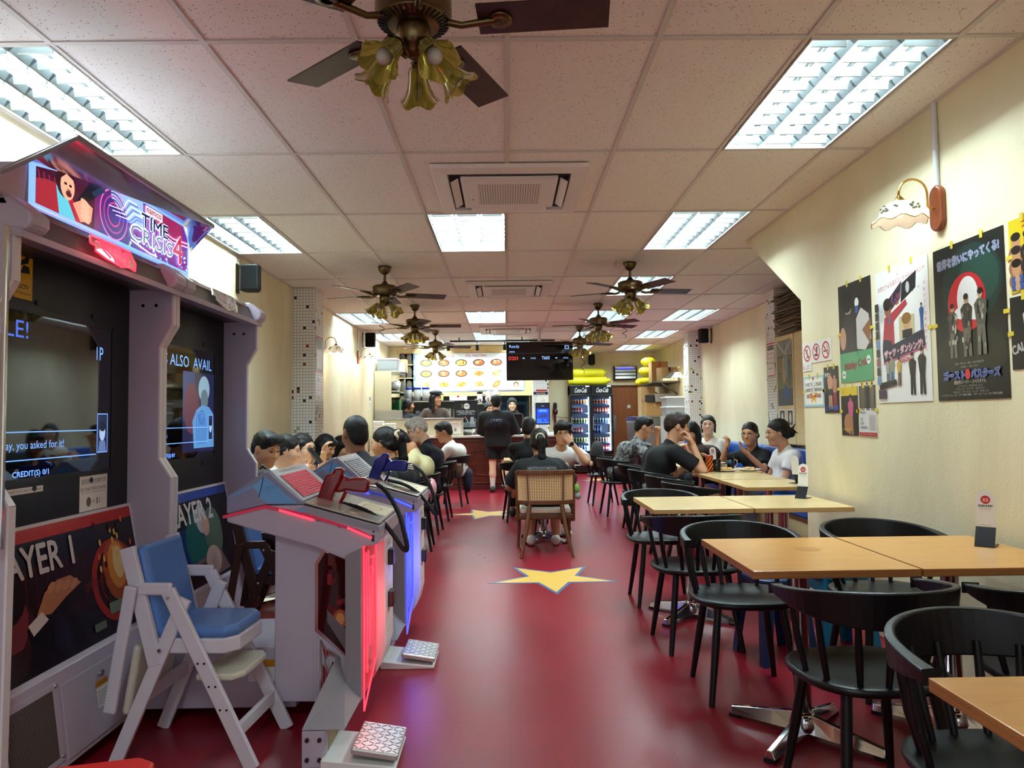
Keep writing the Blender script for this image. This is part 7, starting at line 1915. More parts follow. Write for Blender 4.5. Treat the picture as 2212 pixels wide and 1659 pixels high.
def fridge(x0, lab, s):
    r = thing('drinks_fridge', lab, 'fridge', (x0, 0, 0), 0, 'tall drinks fridges')
    W = .47; y0, y1 = 16.15, 16.72
    for a in (0, W - .03): B(a, a + .03, y0 + .05, y1, .12, 1.98).build('side', BLACK, r)
    B(0, W, y1 - .03, y1, .12, 1.98).build('back', mat('fridge_inner', 'A8BCD8', .5), r); B(0, W, y0 + .02, y1, 1.76, 1.985).build('header', BLACK, r, bevel=.006); B(0, W, y0 + .03, y1, .10, .44).build('plinth', mat('fridge_maroon', '1A0E10', .35), r, bevel=.006)
    p = Print((.02, y0 + .019, 1.77), (1, 0, 0), (0, 0, 1)); p.text('Coca-Cola', .215, .05, .11, 'D8DCE0', .27, 'c', slant=.25, bold=.001); p.rect(.33, .175, .42, .205, 'E4DEDA'); p.build('header_print', r)
    d = MB()
    for a, b in (((.012, .48), (.012, 1.76)), ((W - .012, .48), (W - .012, 1.76)), ((.0, .49), (W, .49)), ((0, 1.75), (W, 1.75))): d.bar((a[0], y0 + .03, a[1]), (b[0], y0 + .03, b[1]), .05, .045 if a[0] == b[0] else .05, (1, 0, 0) if a[0] == b[0] else (0, 0, 1))
    dr = d.build('door', BLACK, r, bevel=.004); B(.04, W - .04, y0 + .026, y0 + .030, .51, 1.73).build('glass', mat('fridge_glass', 'F0F6FF', .02, trans=1, ior=1.02), dr)
    MB().cyl((.03, y0 - .005, .98), (.03, y0 - .005, 1.28), .011, n=8).build('handle', CHROME, dr)
    B(W - .062, W - .048, y0 + .06, y0 + .075, .52, 1.72).build('led_strip', mat('led_white', 'FFFFFF', .3, emit='C8E0FF', es=4), r)
    q = MB(); q.tube([(.02, y0 + .026, .20), (W * .4, y0 + .024, .19), (W * .75, y0 + .024, .24), (W - .02, y0 + .026, .235)], .012, 6).build('swoosh', mat('swoosh_silver', 'C8BEBE', .3), r)
    B(.06, .14, y0 + .024, y0 + .03, .31, .36).build('badge', mat('badge_grey', 'A8A4A4', .4), r); MB().ell((W - .07, y0 + .028, .345), (.03, .006, .018), 10).build('yellow_badge', mat('badge_yellow', 'D8C028', .4), r)
    for x in (.05, W - .05): MB().cyl((x - .015, y0 + .1, .05), (x + .015, y0 + .1, .05), .05, n=12).build('castor', RUBBER, r)
    SZ = [1.56, 1.36, 1.13, .91, .70, .52][:6]
    for i, z in enumerate(SZ):
        B(.03, W - .03, y0 + .07, y1 - .04, z - .012, z - .004).build('shelf', STEEL, r)
        B(.04, W - .07, y0 + .068, y0 + .072, z - .02, z + .008).build('price_rail', mat('price_rail', '5A6E94', .4), r)
        c, cap = ROWS[s][i]
        N_ = 4 if (s == 0 and i in (1, 3)) else 6
        if s == 1 and i == 3: N_ = 3
        for k in range(N_):
            o = bpy.data.objects.new('drink_can', can_mesh(c, cap)); link(o); o.location = (x0 + .068 + k * .061, y0 + .12, z - .004); o.rotation_euler = (0, 0, rnd.uniform(0, 6))
            if s == 1 and i == 3: o.scale = (1, 1, 1.5)
            tag(o, ['drink can on the %s shelf of the left fridge', 'drink can on the %s shelf of the right fridge'][s] % ['top', 'second', 'third', 'fourth', 'fifth', 'bottom'][i], 'can', 'drink cans on the %s shelf, %s fridge' % (['top', 'second', 'third', 'fourth', 'fifth', 'bottom'][i], ['left', 'right'][s]))
    l_ = light('fridge_light', 'AREA', (x0 + W - .066, y0 + .062, 1.12), (0, 0, 0), 5, (.72, .86, 1), shape='RECTANGLE', size=.03, size_y=1.2)
    l_.rotation_euler = Vector((-.8, .6, 0)).to_track_quat('-Z', 'Y').to_euler()
fridge(1.43, 'tall black drinks fridge with lit glass door, the one nearer the counter', 0); fridge(1.915, 'tall black drinks fridge with lit glass door, the one beside the brown door', 1)
YEL = mat('yellow_plastic_bag', 'E6DC28', .4, var=.08, bump=.5, bs=14)
for i, (x, z, l, lab) in enumerate(((1.86, 2.09, .46, 'yellow wrapped roll lying directly on the fridges'), (1.83, 2.27, .42, 'yellow wrapped roll stacked on the lower yellow roll'))):
    o = thing('yellow_bundle', lab, 'bundle', (x, 16.42, z)); MB().lathe([(.0, -l), (.05, -l * .98), (.095, -l * .93), (.105, -l * .5), (.10, 0), (.105, l * .5), (.095, l * .92), (.07, l * .96), (.03, l * 1.05), (0, l * 1.06)], n=16, R=Matrix.Rotation(PI / 2, 3, 'Y')).build('bag', YEL, o); MB().tube([(l * .95, 0, 0), (l * 1.12, 0, .02)], [.02, .05], 8).build('knot', YEL, o)
# restroom door
r = thing('door_1', None, None, (0, 0, 0)); r['kind'] = 'structure'
B(2.44, 3.08, YB - .045, YB - .005, .02, 1.96).build('door_leaf', DOORWOOD, r); f = MB(); f.box(2.40, 2.44, YB - .06, YB, 0, 2.0).box(3.08, 3.12, YB - .06, YB, 0, 2.0).box(2.40, 3.12, YB - .06, YB, 1.96, 2.0); f.build('door_frame', MAHOG, r)
B(2.45, 2.54, YB - .052, YB - .045, .93, 1.30).build('push_plate', STEEL, r)
p = Print((2.80, YB - .0455, 1.46), (1, 0, 0), (0, 0, 1)); p.rect(0, 0, .085, .085, '8A8680')
for x in (.026, .058): p.ell(x, .066, .009, .009, 'F0F0EC', 10); p.poly([(x - .010, .052), (x - .012, .03), (x - .006, .012), (x + .006, .012), (x + .012, .03), (x + .010, .052)], 'F0F0EC')
p.build('restroom_sign', r)
# insect lamp
r = thing('insect_lamp', 'silver louvred insect trap lamp with blue tube on the back wall', 'insect lamp', (2.77, YB, 2.28))
B(-.27, .27, -.10, 0, -.16, .16).build('case', mat('lamp_black', '1C1C20', .4), r, bevel=.008)
for z in (-.11, -.03, .05): MB().prism([(-.104, z - .035), (-.125, z - .02), (-.104, z + .035)], 'x', -.235, .235).build('louvre', STEEL, r)
B(-.24, .24, -.108, -.10, .105, .15).build('reflector', STEEL, r); MB().cyl((-.18, -.112, .115), (.18, -.112, .115), .012, n=8).build('tube', mat('blue_tube', '4040FF', .3, emit='3030FF', es=3), r)
# right-hand shelf with boxes
r = thing('wall_shelf', 'dark wall shelf loaded with cartons and yellow bags at the back right', 'shelf', (0, 0, 0)); B(2.95, 3.44, 14.2, 16.2, 1.93, 1.96).build('board', mat('shelf_brown', '3A2E26', .5), r)
for y in (14.4, 15.9): MB().bar((3.44, y, 1.7), (3.1, y, 1.93), .02, .02).build('bracket', BLACK, r)
carton(3.18, 15.0, 1.962, .34, .34, .43, 'tall brown carton at the back of the wall shelf', None, 0, 'B84A30'); carton(3.26, 14.55, 1.962, .33, .30, .28, 'smaller brown carton with black label on the wall shelf', None, .15, '2A1E1A')
for i, (x, y, z, a) in enumerate(((3.06, 15.75, 2.05, .14), (3.04, 15.7, 2.25, .15), (3.12, 15.72, 2.46, .17), (2.98, 15.95, 2.02, .12))):
    o = thing('yellow_bag', ['yellow stuffed bag low in the pile at the end of the wall shelf', 'yellow stuffed bag in the middle of the pile on the wall shelf', 'topmost yellow stuffed bag above the tall carton', 'round yellow bag bulging over the end of the wall shelf'][i], 'bag', (x, y, z)); MB().ell((0, 0, 0), (a, a * 1.1, .10), 14).build('bag', YEL, o)
o = thing('cling_tray', 'clear plastic covered tray on the near end of the wall shelf', 'tray', (3.25, 14.3, 1.962)); B(-.15, .15, -.1, .1, 0, .05).build('tray', mat('tray_cream', 'D8CCA8', .5), o, bevel=.006); MB().prism([(-.14, .05), (.1, .05), (.1, .22)], 'y', -.09, .09).build('cover', CLEARP, o)
r = thing('storage_rack', 'low storage rack and steel chiller in the back right corner', 'rack', (0, 0, 0)); B(2.82, 3.44, 14.6, 15.8, .0, 1.25).build('steel_chiller', STEEL, r, bevel=.006); B(2.80, 3.44, 14.55, 15.8, 1.25, 1.27).build('top', mat('rack_top', '8A7A64', .5), r)
carton(3.02, 14.9, 1.272, .34, .4, .28, 'large open brown carton standing on the steel chiller', None, .05); carton(3.0, 15.4, 1.272, .3, .4, .62, 'tall pale carton behind the open carton in the corner', mat('pale_card', 'C8A878', .8))
clear_bin(3.22, 14.75, 1.56, .42, .36, .16, 'clear tub stuffed with white plastic bags', None, 'ECECEE'); carton(2.96, 14.75, 1.56, .19, .22, .14, 'small black open box beside the tub of plastic bags', mat('black_card', '1C1C20', .6), 0, '2A2A30')
clear_bin(3.22, 13.75, 1.27, .44, .5, .15, 'lower clear storage tub by the mosaic pillar', 'E0E4E6'); clear_bin(3.22, 13.75, 1.452, .44, .5, .15, 'upper clear storage tub by the mosaic pillar', 'E0E4E6', 'E4C8C8'); one(B(3.0, 3.44, 13.45, 14.05, 0, 1.268), 'side_cabinet', mat('grey_cabinet', 'B4B2AC', .4), 'grey cabinet under the clear storage tubs', 'cabinet', bevel=.004)
o = thing('stacked_buckets', 'grey buckets with blue rims nested beside the brown door', 'bucket', (2.72, 15.4, 0)); MB().lathe([(.11, .0), (.15, 1.12), (.155, 1.13), (.155, 1.18)], n=20).build('bucket', mat('bucket_grey', '7C8088', .45), o)
for z in (1.19, 1.22, 1.25): MB().lathe([(.155, z - .008), (.165, z), (.155, z + .014)], n=20).build('rim', mat('bucket_blue', '2A3A7C', .4), o)
r = thing('fire_extinguisher', 'red fire extinguisher by the far mosaic pillar', 'extinguisher', (3.12, 12.6, .90)); MB().lathe([(.05, 0), (.055, .02), (.055, .24), (.03, .30), (.015, .31)], n=16).build('cylinder', mat('extinguisher_red', 'C01818', .25), r); MB().tube([(0, 0, .31), (0, 0, .35), (-.05, 0, .36), (-.07, 0, .30)], .008, 6).build('hose', RUBBER, r); B(-.03, .06, -.01, .01, .33, .35).build('lever', mat('extinguisher_red', 'C01818', .25), r); B(-.03, .03, -.057, -.054, .08, .18).build('label_plate', WHITEP, r)
B(-.04, .3, -.06, .06, -.03, 0).build('bracket', STEEL, r)
r = thing('security_camera', 'small white dome security camera by the far mosaic pillar', 'camera', (3.38, 12.5, 2.62)); MB().lathe([(.05, .03), (.055, 0), (.04, -.02)], n=16).build('mount', WHITEP, r); MB().ell((-.03, -.02, -.04), (.05, .05, .05), 14).build('body', WHITEP, r); MB().ell((-.055, -.05, -.05), (.025, .025, .03), 10).build('lens', BLACK, r)
# wooden poster cabinet above the booth, newspapers on top
r = thing('poster_cabinet', 'tall birch cabinet covered with posters above the right booth', 'cabinet', (0, 0, 0)); B(3.17, 3.44, 7.30, 8.38, .92, 2.16).build('body', BIRCH, r)
for y0, y1 in ((7.32, 7.83), (7.85, 8.36)): B(3.15, 3.17, y0, y1, .93, 2.15).build('door', BIRCH, r, bevel=.003)
def grid_poster(p, w_, h_):
    p.rect(0, 0, w_, h_, '3A3A34')
    for i in range(2):
        for j in range(4):
            p.rect(.006 + i * w_ / 2, .006 + j * h_ / 4, (i + 1) * w_ / 2 - .006, (j + 1) * h_ / 4 - .006, ['2E3640', '6A6A3C', '7A7A4A', '8A8A84'][j]); 
    p.ell(w_ * .45, h_ * .55, .05, .16, 'B88A5A'); p.ell(w_ * .6, h_ * .62, .05, .15, '7A94A0'); p.ell(w_ * .8, h_ * .5, .05, .16, '4A4A3C'); p.ell(w_ * .45, h_ * .70, .025, .03, 'C89A70'); p.ell(w_ * .6, h_ * .78, .025, .03, 'C09A78'); p.ell(w_ * .6, h_ * .2, .06, .08, '24408A'); p.line([(0, h_), (w_ * .5, h_ * .8), (w_, h_)], .02, 'C8CCC8')
sticker('glossy_poster', 'creased glossy poster in eight folds on the birch cabinet', 'poster', (3.149, 8.32, 1.36), (0, -1, 0), (0, 0, 1), .44, .74, grid_poster)
for y, l in ((8.30, 'black and white clipping on the cabinet, by the mosaic pillar'), (8.07, 'black and white clipping on the cabinet, by the door gap')):
    sticker('clipping', l, 'clipping', (3.149, y, 1.0), (0, -1, 0), (0, 0, 1), .18, .32, lambda p, w_, h_: (p.rect(.02, h_ * .45, w_ - .02, h_ * .95, '2A2A2C'), p.ell(w_ / 2, h_ * .7, .03, .06, 'D8D8D4'), [p.ell(rnd.uniform(.03, w_ - .03), rnd.uniform(.03, h_ * .4), .02, .022, rnd.choice(['1E1E20', '8A8A88'])) for _ in range(9)]))
o = None
for i in range(24):
    z = 2.162 + i * .0205
    q = B(-.13, .13, -.28, .28, 0, .0185).build('newspaper', mat('newsprint_' + str(i % 4), ['6A5A4A', '7E6E5C', '5A4C40', '8A7A66'][i % 4], .8, var=.2, vs=30), None, bevel=.005); q.location = (3.29 + rnd.uniform(-.03, .03), 8.05 + rnd.uniform(-.05, .05), z); q.rotation_euler = (rnd.uniform(-.01, .01), rnd.uniform(-.01, .01), rnd.uniform(-.15, .15)); tag(q, 'folded old newspaper in the tall pile on the birch cabinet', 'newspaper', 'newspapers piled on the cabinet')
sticker('pillar_notice', 'NOTICE sheet with red border on the near right mosaic pillar', 'notice', (3.168, 8.70, 1.72), (0, -1, 0), (0, 0, 1), .26, .40, lambda p, w_, h_: (p.rect(0, 0, w_, h_, 'C83038'), p.rect(.012, .012, w_ - .012, h_ - .02, 'F0ECE8'), p.rect(.03, h_ * .78, w_ - .03, h_ * .92, '1E2048'), p.text('NOTICE', w_ / 2, h_ * .82, .03, 'E8C860', w_ * .6, 'c'), p.text('THIS IS THE LINE', w_ / 2, h_ * .64, .026, '3A3A44', w_ * .8, 'c'), p.text('PLEASE QUEUE', w_ / 2, h_ * .50, .026, 'B03038', w_ * .8, 'c'), p.text('FOR YOUR SEAT', w_ / 2, h_ * .36, .026, '3A3A44', w_ * .8, 'c'), p.text('THANK YOU', w_ / 2, h_ * .2, .022, '3A3A44', w_ * .6, 'c')))
sticker('pillar_poster', 'small framed poster with red border on the left mosaic pillar', 'poster', (-2.128, 8.08, 1.80), (0, 1, 0), (0, 0, 1), .30, .42, lambda p, w_, h_: (p.rect(0, 0, w_, h_, 'B03A48'), p.rect(.02, .02, w_ - .02, h_ - .02, '8A7A68'), p.rect(.05, .05, w_ - .05, h_ * .62, 'D8D0C8'), p.rect(.05, h_ * .66, w_ - .05, h_ * .9, '3A4A3A')))
sticker('wall_notice', 'small white code notice on the left wall by the counter', 'notice', (XL + .001, 12.55, 1.45), (0, 1, 0), (0, 0, 1), .2, .24, lambda p, w_, h_: (p.rect(.02, h_ * .62, w_ - .02, h_ * .9, '8A8A88'), p.rect(.06, .03, w_ - .06, h_ * .5, 'B0AEAA')))
# curled streamers hanging from the ceiling
for x, y, z0, z1, lab in ((1.24, 11.55, 2.74, 1.95, 'black curled streamer under the farthest right fan'), (1.58, 9.5, 2.72, 2.30, 'black curled streamer by the second right fan'), (-1.55, 9.0, 2.72, 2.3, 'black curled streamer hanging at the left near the wall lamp'), (-1.62, 12.6, 2.74, 1.75, 'black curled streamer in front of the menu board')):
    n = 60; one(MB().tube([(x + .035 * math.cos(i * .55) * (.4 + .6 * math.sin(i * .1) ** 2), y + .035 * math.sin(i * .55), z0 + (z1 - z0) * i / n) for i in range(n)], .004, 4), 'streamer', RUBBER, lab, 'streamer')
    if z0 < 2.7: pass
# ---------------------------------------------------------------- food and drinks on the tables
def glass(x, y, r_, h, liq, lab, fill=.75, straw=True, mug=False, z=.71):
    o = thing('drink_glass', lab, 'drink', (x, y, z))
    MB().lathe([(r_ * .85, 0), (r_, .008), (r_ * 1.05, h), (r_ * 1.05 - .003, h), (r_ - .003, .012), (0, .01)], n=18).build('glass', GLASS, o)
    MB().lathe([(0, .012), (r_ * .9, .013), (r_ * .98, h * fill), (0, h * fill)], n=16).build('drink', mat('drink_' + liq, liq, .2), o)
    if straw: MB().cyl((.01, 0, .02), (-.03, .01, h + .09), .004, n=6).build('straw', BLACK, o)
    if mug: MB().tube([(r_, 0, h * .8), (r_ + .03, 0, h * .7), (r_ + .03, 0, h * .35), (r_, 0, h * .2)], .006, 6).build('handle', GLASS, o)
    return o
glass(2.04, 7.02, .036, .12, 'C89468', 'glass of milky tea on the near edge of the drinks table', .7, False)
glass(2.26, 7.3, .036, .13, '28B4DC', 'bright blue iced drink in a mug', .75, True, True); glass(1.98, 7.28, .034, .12, '2A1414', 'dark iced drink with a black straw', .7); glass(2.0, 7.55, .05, .15, 'E8E0C0', 'creamy milkshake jar with a straw', .85); glass(1.93, 7.75, .05, .13, 'E08A20', 'orange iced drink in a round jar beside the man in black', .7)
glass(.12, 7.35, .034, .12, 'E88AA8', 'pink iced drink on the centre table', .75)
o = thing('drink_can', 'tall red and yellow patterned drink can on the drinks table', 'can', (1.98, 7.06, .71)); MB().lathe([(.028, 0), (.034, .008), (.034, .15), (.028, .162)], n=18).build('can', mat('red_can', 'A81418', .25, .2), o)
q = MB(); 
for i in range(6): q.tube([(.0345 * math.cos(t * .5 + i), .0345 * math.sin(t * .5 + i), .012 + .022 * t) for t in range(7)], .004, 4)
q.build('yellow_swirl', mat('swirl_yellow', 'E8B830', .3), o)
PLATE = mat('white_plate', 'E6E4DE', .25); FRY = [('E0B060', 'D89A40'), ('6A4A2A', '8A6A3A'), ('C86A30', 'E8C890'), ('E8DCC0', 'B8905A')]
def plate(x, y, i, lab, black=False, z=.71):
    o = thing('food_plate', lab, 'plate', (x, y, z)); MB().lathe([(.06, 0), (.07, .004), (.115, .018), (.112, .021), (.06, .008), (0, .007)], n=24).build('plate', BLACK if black else PLATE, o)
    for k in (0, 1):
        q = MB()
        for _ in range(16): a, d = rnd.uniform(0, 6.3), rnd.uniform(0, .06); q.ell((math.cos(a) * d, math.sin(a) * d, .014 + rnd.uniform(0, .016)), (.022, .012, .010), 7, rotz(rnd.uniform(0, 3)))
        q.build(['food', 'garnish'][k], mat('food_' + FRY[i % 4][k], FRY[i % 4][k], .5, var=.3, vs=60), o)['kind'] = 'stuff'
for i, (x, y, l) in enumerate(((2.14, 7.08, 'small plate of leftovers beside the red patterned can'), (2.22, 7.52, 'white plate of food in the middle of the drinks table'), (2.38, 7.1, 'plate with crumpled tissue by the glass of milky tea'), (2.05, 7.9, 'plate in front of the brown-topped woman'), (2.35, 8.15, 'plate in front of the woman with black glasses'), (2.1, 9.3, 'plate in front of the man in tie-dye'), (-1.62, 5.0, 'black sizzling plate of chicken by the gun stand'), (-1.45, 5.35, 'second plate of fried food by the gun stand'), (-1.55, 6.0, 'plate in front of the woman with the phone'), (-1.45, 7.0, 'plate in front of the person in pale yellow'), (-1.6, 7.7, 'plate in front of the girl in navy'), (-1.35, 8.0, 'plate in front of the grey-haired man'), (-1.4, 10.6, 'plate in front of the man in white'), (.42, 7.5, 'plate on the centre table'))): plate(x, y, i, l, i == 6)
r = thing('backpack', 'big black backpack standing beside the man with short black hair', 'backpack', (-1.66, 4.92, .45), .3)
m = sdf([('e', (0, 0, .22), (.19, .12, .26), .05), ('e', (.05, -.02, .30), (.15, .12, .16), .04), ('c', (-.12, -.04, .1), (.12, -.04, .1), .10, .10, .05)], .012); mesh_obj('bag', m, mat('backpack_cloth', '0B0B0C', .75, bump=.5, bs=30), r, (0, 0, 0))
MB().tube([(.03, -.14, .16), (.11, -.12, .34), (.05, -.06, .44), (-.05, -.05, .46)], .006, 6).build('zip', mat('zip_grey', '3A3A3E', .4), r); MB().tube([(-.05, .06, .44), (0, .1, .50), (.06, .06, .45)], .012, 6).build('grab_loop', RUBBER, r)
r = thing('black_bag', 'black shoulder bag hung on the farthest chair of the bay row', 'bag', (1.30, 10.4, .60)); mesh_obj('bag', sdf([('e', (0, 0, .08), (.10, .16, .20), .04), ('e', (0, 0, .2), (.08, .12, .12), .04)], .014), mat('backpack_cloth', '0B0B0C', .75, bump=.5, bs=30), r, (0, 0, 0)); MB().ell((-.1, -.1, .0), (.03, .03, .04), 10).build('charm', mat('charm_cream', 'D8D0A8', .7), r)
r = thing('navy_bag', 'navy bag hanging behind the chair of the man in white', 'bag', (-.58, 10.6, .36)); mesh_obj('bag', sdf([('e', (0, 0, 0), (.08, .14, .18), .04), ('c', (0, -.05, .1), (0, .05, .1), .07, .07, .04)], .014), mat('bag_navy', '12182E', .7, bump=.4, bs=30), r, (0, 0, 0))
r = thing('plush_charm', 'green and grey soft charm hanging beside the rattan chair', 'charm', (.66, 6.9, .52)); MB().ell((0, 0, .06), (.028, .028, .045), 12).build('green_body', mat('charm_green', '6AA84A', .8), r); MB().ell((.01, 0, -.01), (.03, .03, .035), 12).build('grey_body', mat('charm_grey', '8A8A88', .8), r); MB().tube([(0, 0, .1), (-.02, .02, .16)], .004, 5).build('cord', RUBBER, r)
r = thing('plastic_bag', 'pink plastic bag hanging from the chair of the person in pale yellow', 'bag', (-.72, 6.9, .60)); MB().ell((0, 0, .0), (.05, .07, .10), 10).build('bag', mat('pink_bag', 'E8A8B4', .4, bump=.5, bs=30), r)
# ---------------------------------------------------------------- posters and notices on the near right wall (seen with +y to the left)
U, V = (0, -1, 0), (0, 0, 1)
def poster(lab, y, z, w_, h_, draw, base='F0EEEA', name='poster', cat='poster', tape=True, mt=None, group=None):
    t = sticker(name, lab, cat, (XR - .002, y, z), U, V, w_, h_, draw, mt, base, th=.0012)
    if tape:
        q = MB()
        for (a, b, rr) in ((w_ * .3, h_, 0), (w_ * .72, h_, .05), (w_, h_ * .5, 1.57), (0, h_ * .5, 1.5)):
            c = Vector((XR - .0045, y - a, z + b)); q.obox(c, Matrix.Rotation(rr, 3, 'X'), (.0006, .009, .018))
        q.build('tape', mat('yellow_tape', 'E0C43A', .5), t)['kind'] = 'stuff'
    return t
def fig(p, x, y, s, coat, skin='C89A78', hair='1A1412', leg=None, lean=0.):
    """plain standing figure, s tall"""
    leg = leg or coat
    p.poly([(x - .10 * s, y), (x - .02 * s, y), (x, y + .40 * s), (x + .03 * s, y), (x + .11 * s, y), (x + .09 * s + lean, y + .5 * s), (x - .09 * s + lean, y + .5 * s)], leg)
    p.poly([(x - .10 * s + lean, y + .46 * s), (x + .10 * s + lean, y + .46 * s), (x + .15 * s + lean, y + .78 * s), (x + .06 * s + lean, y + .86 * s), (x - .06 * s + lean, y + .86 * s), (x - .15 * s + lean, y + .78 * s)], coat)
    p.poly([(x + .15 * s + lean, y + .78 * s), (x + .10 * s + lean, y + .75 * s), (x + .02 * s + lean, y + .55 * s), (x + .07 * s + lean, y + .52 * s)], coat)
    p.ell(x + lean, y + .93 * s, .058 * s, .075 * s, skin); p.ell(x + lean, y + .97 * s, .062 * s, .052 * s, hair)
    p.ell(x - .022 * s + lean, y + .935 * s, .009 * s, .006 * s, '201814', 6); p.ell(x + .022 * s + lean, y + .935 * s, .009 * s, .006 * s, '201814', 6)
def d_night(p, w_, h_):
    p.rect(0, 0, w_, h_, '101412'); p.ell(w_ * .55, h_ * .72, .21, .18, '14302A'); p.ell(w_ * .65, h_ * .74, .14, .12, '1E443A'); p.ell(w_ * .42, h_ * .3, .2, .1, '1A201A'); p.ell(w_ * .66, h_ * .28, .16, .12, '1C2218')
    for o, c in ((.004, '8A98D8'), (.0015, 'F4F4FA')): p.text('世界を救いにやってくる!', w_ * .06, h_ * .855, h_ * .062, c, w_ * .88, rot=.03, bold=o)
    p.text('世界を救いにやってくる!', w_ * .06, h_ * .855, h_ * .062, '1A2030', w_ * .88, rot=.03)
    # plain emblem: red disc with a pale swirl
    p.ell(w_ * .48, h_ * .61, .135, .135, 'C4242C', 40); p.ell(w_ * .50, h_ * .635, .075, .098, 'ECEAE6', 30); p.ell(w_ * .42, h_ * .55, .06, .03, 'ECEAE6', 20); p.ell(w_ * .62, h_ * .53, .07, .03, 'ECEAE6', 20)
    for x, s, c in ((.27, .25, '4A4640'), (.48, .28, '38342E'), (.68, .29, '5A5446')):
        fig(p, w_ * x, h_ * .27, s, c, 'C09A7C', '1A1614', '6A665A'); [p.ell(w_ * x + rnd.uniform(-.03, .03), h_ * .27 + rnd.uniform(.04, s * .8), .008, .014, rnd.choice(['8A867A', '26241E', 'B8B4A4', '6A5A44']), 7) for _ in range(16)]
    p.text('ビル・マーレー ダン・エイクロイド', w_ / 2, h_ * .222, .012, 'C8C8C4', w_ * .4, 'c'); p.text('シガニー・ウィーバー', w_ / 2, h_ * .20, .011, 'C8C8C4', w_ * .24, 'c')
    for o, c in ((.006, '3A58C8'), (.003, 'B8CCF8')): p.text('ゴースト', w_ * .12, h_ * .135, h_ * .05, c, w_ * .31, bold=o); p.text('バスターズ', w_ * .52, h_ * .135, h_ * .05, c, w_ * .38, bold=o)
    p.text('ゴースト', w_ * .12, h_ * .135, h_ * .05, '141824', w_ * .31, bold=.001); p.text('バスターズ', w_ * .52, h_ * .135, h_ * .05, '141824', w_ * .38, bold=.001); p.ell(w_ * .475, h_ * .16, .018, .024, 'D03038')
    p.text('超自然スーパー・スペクタクル', w_ / 2, h_ * .10, .018, 'D8D4C8', w_ * .45, 'c')
    for i, t in enumerate(('ファイナル・プロダクション', 'ブラック・アンド・ホワイト', 'ハロルド・ライミス  リック・モラニス', 'コロムビア映画 アメリカ映画')): p.text(t, w_ / 2, h_ * (.08 - .018 * i), .010, 'A8A8A0', w_ * (.35, .4, .5, .85)[i], 'c')
poster('large black film poster with red disc emblem and Japanese title', 3.462, 1.31, .497, .725, d_night, '101412')
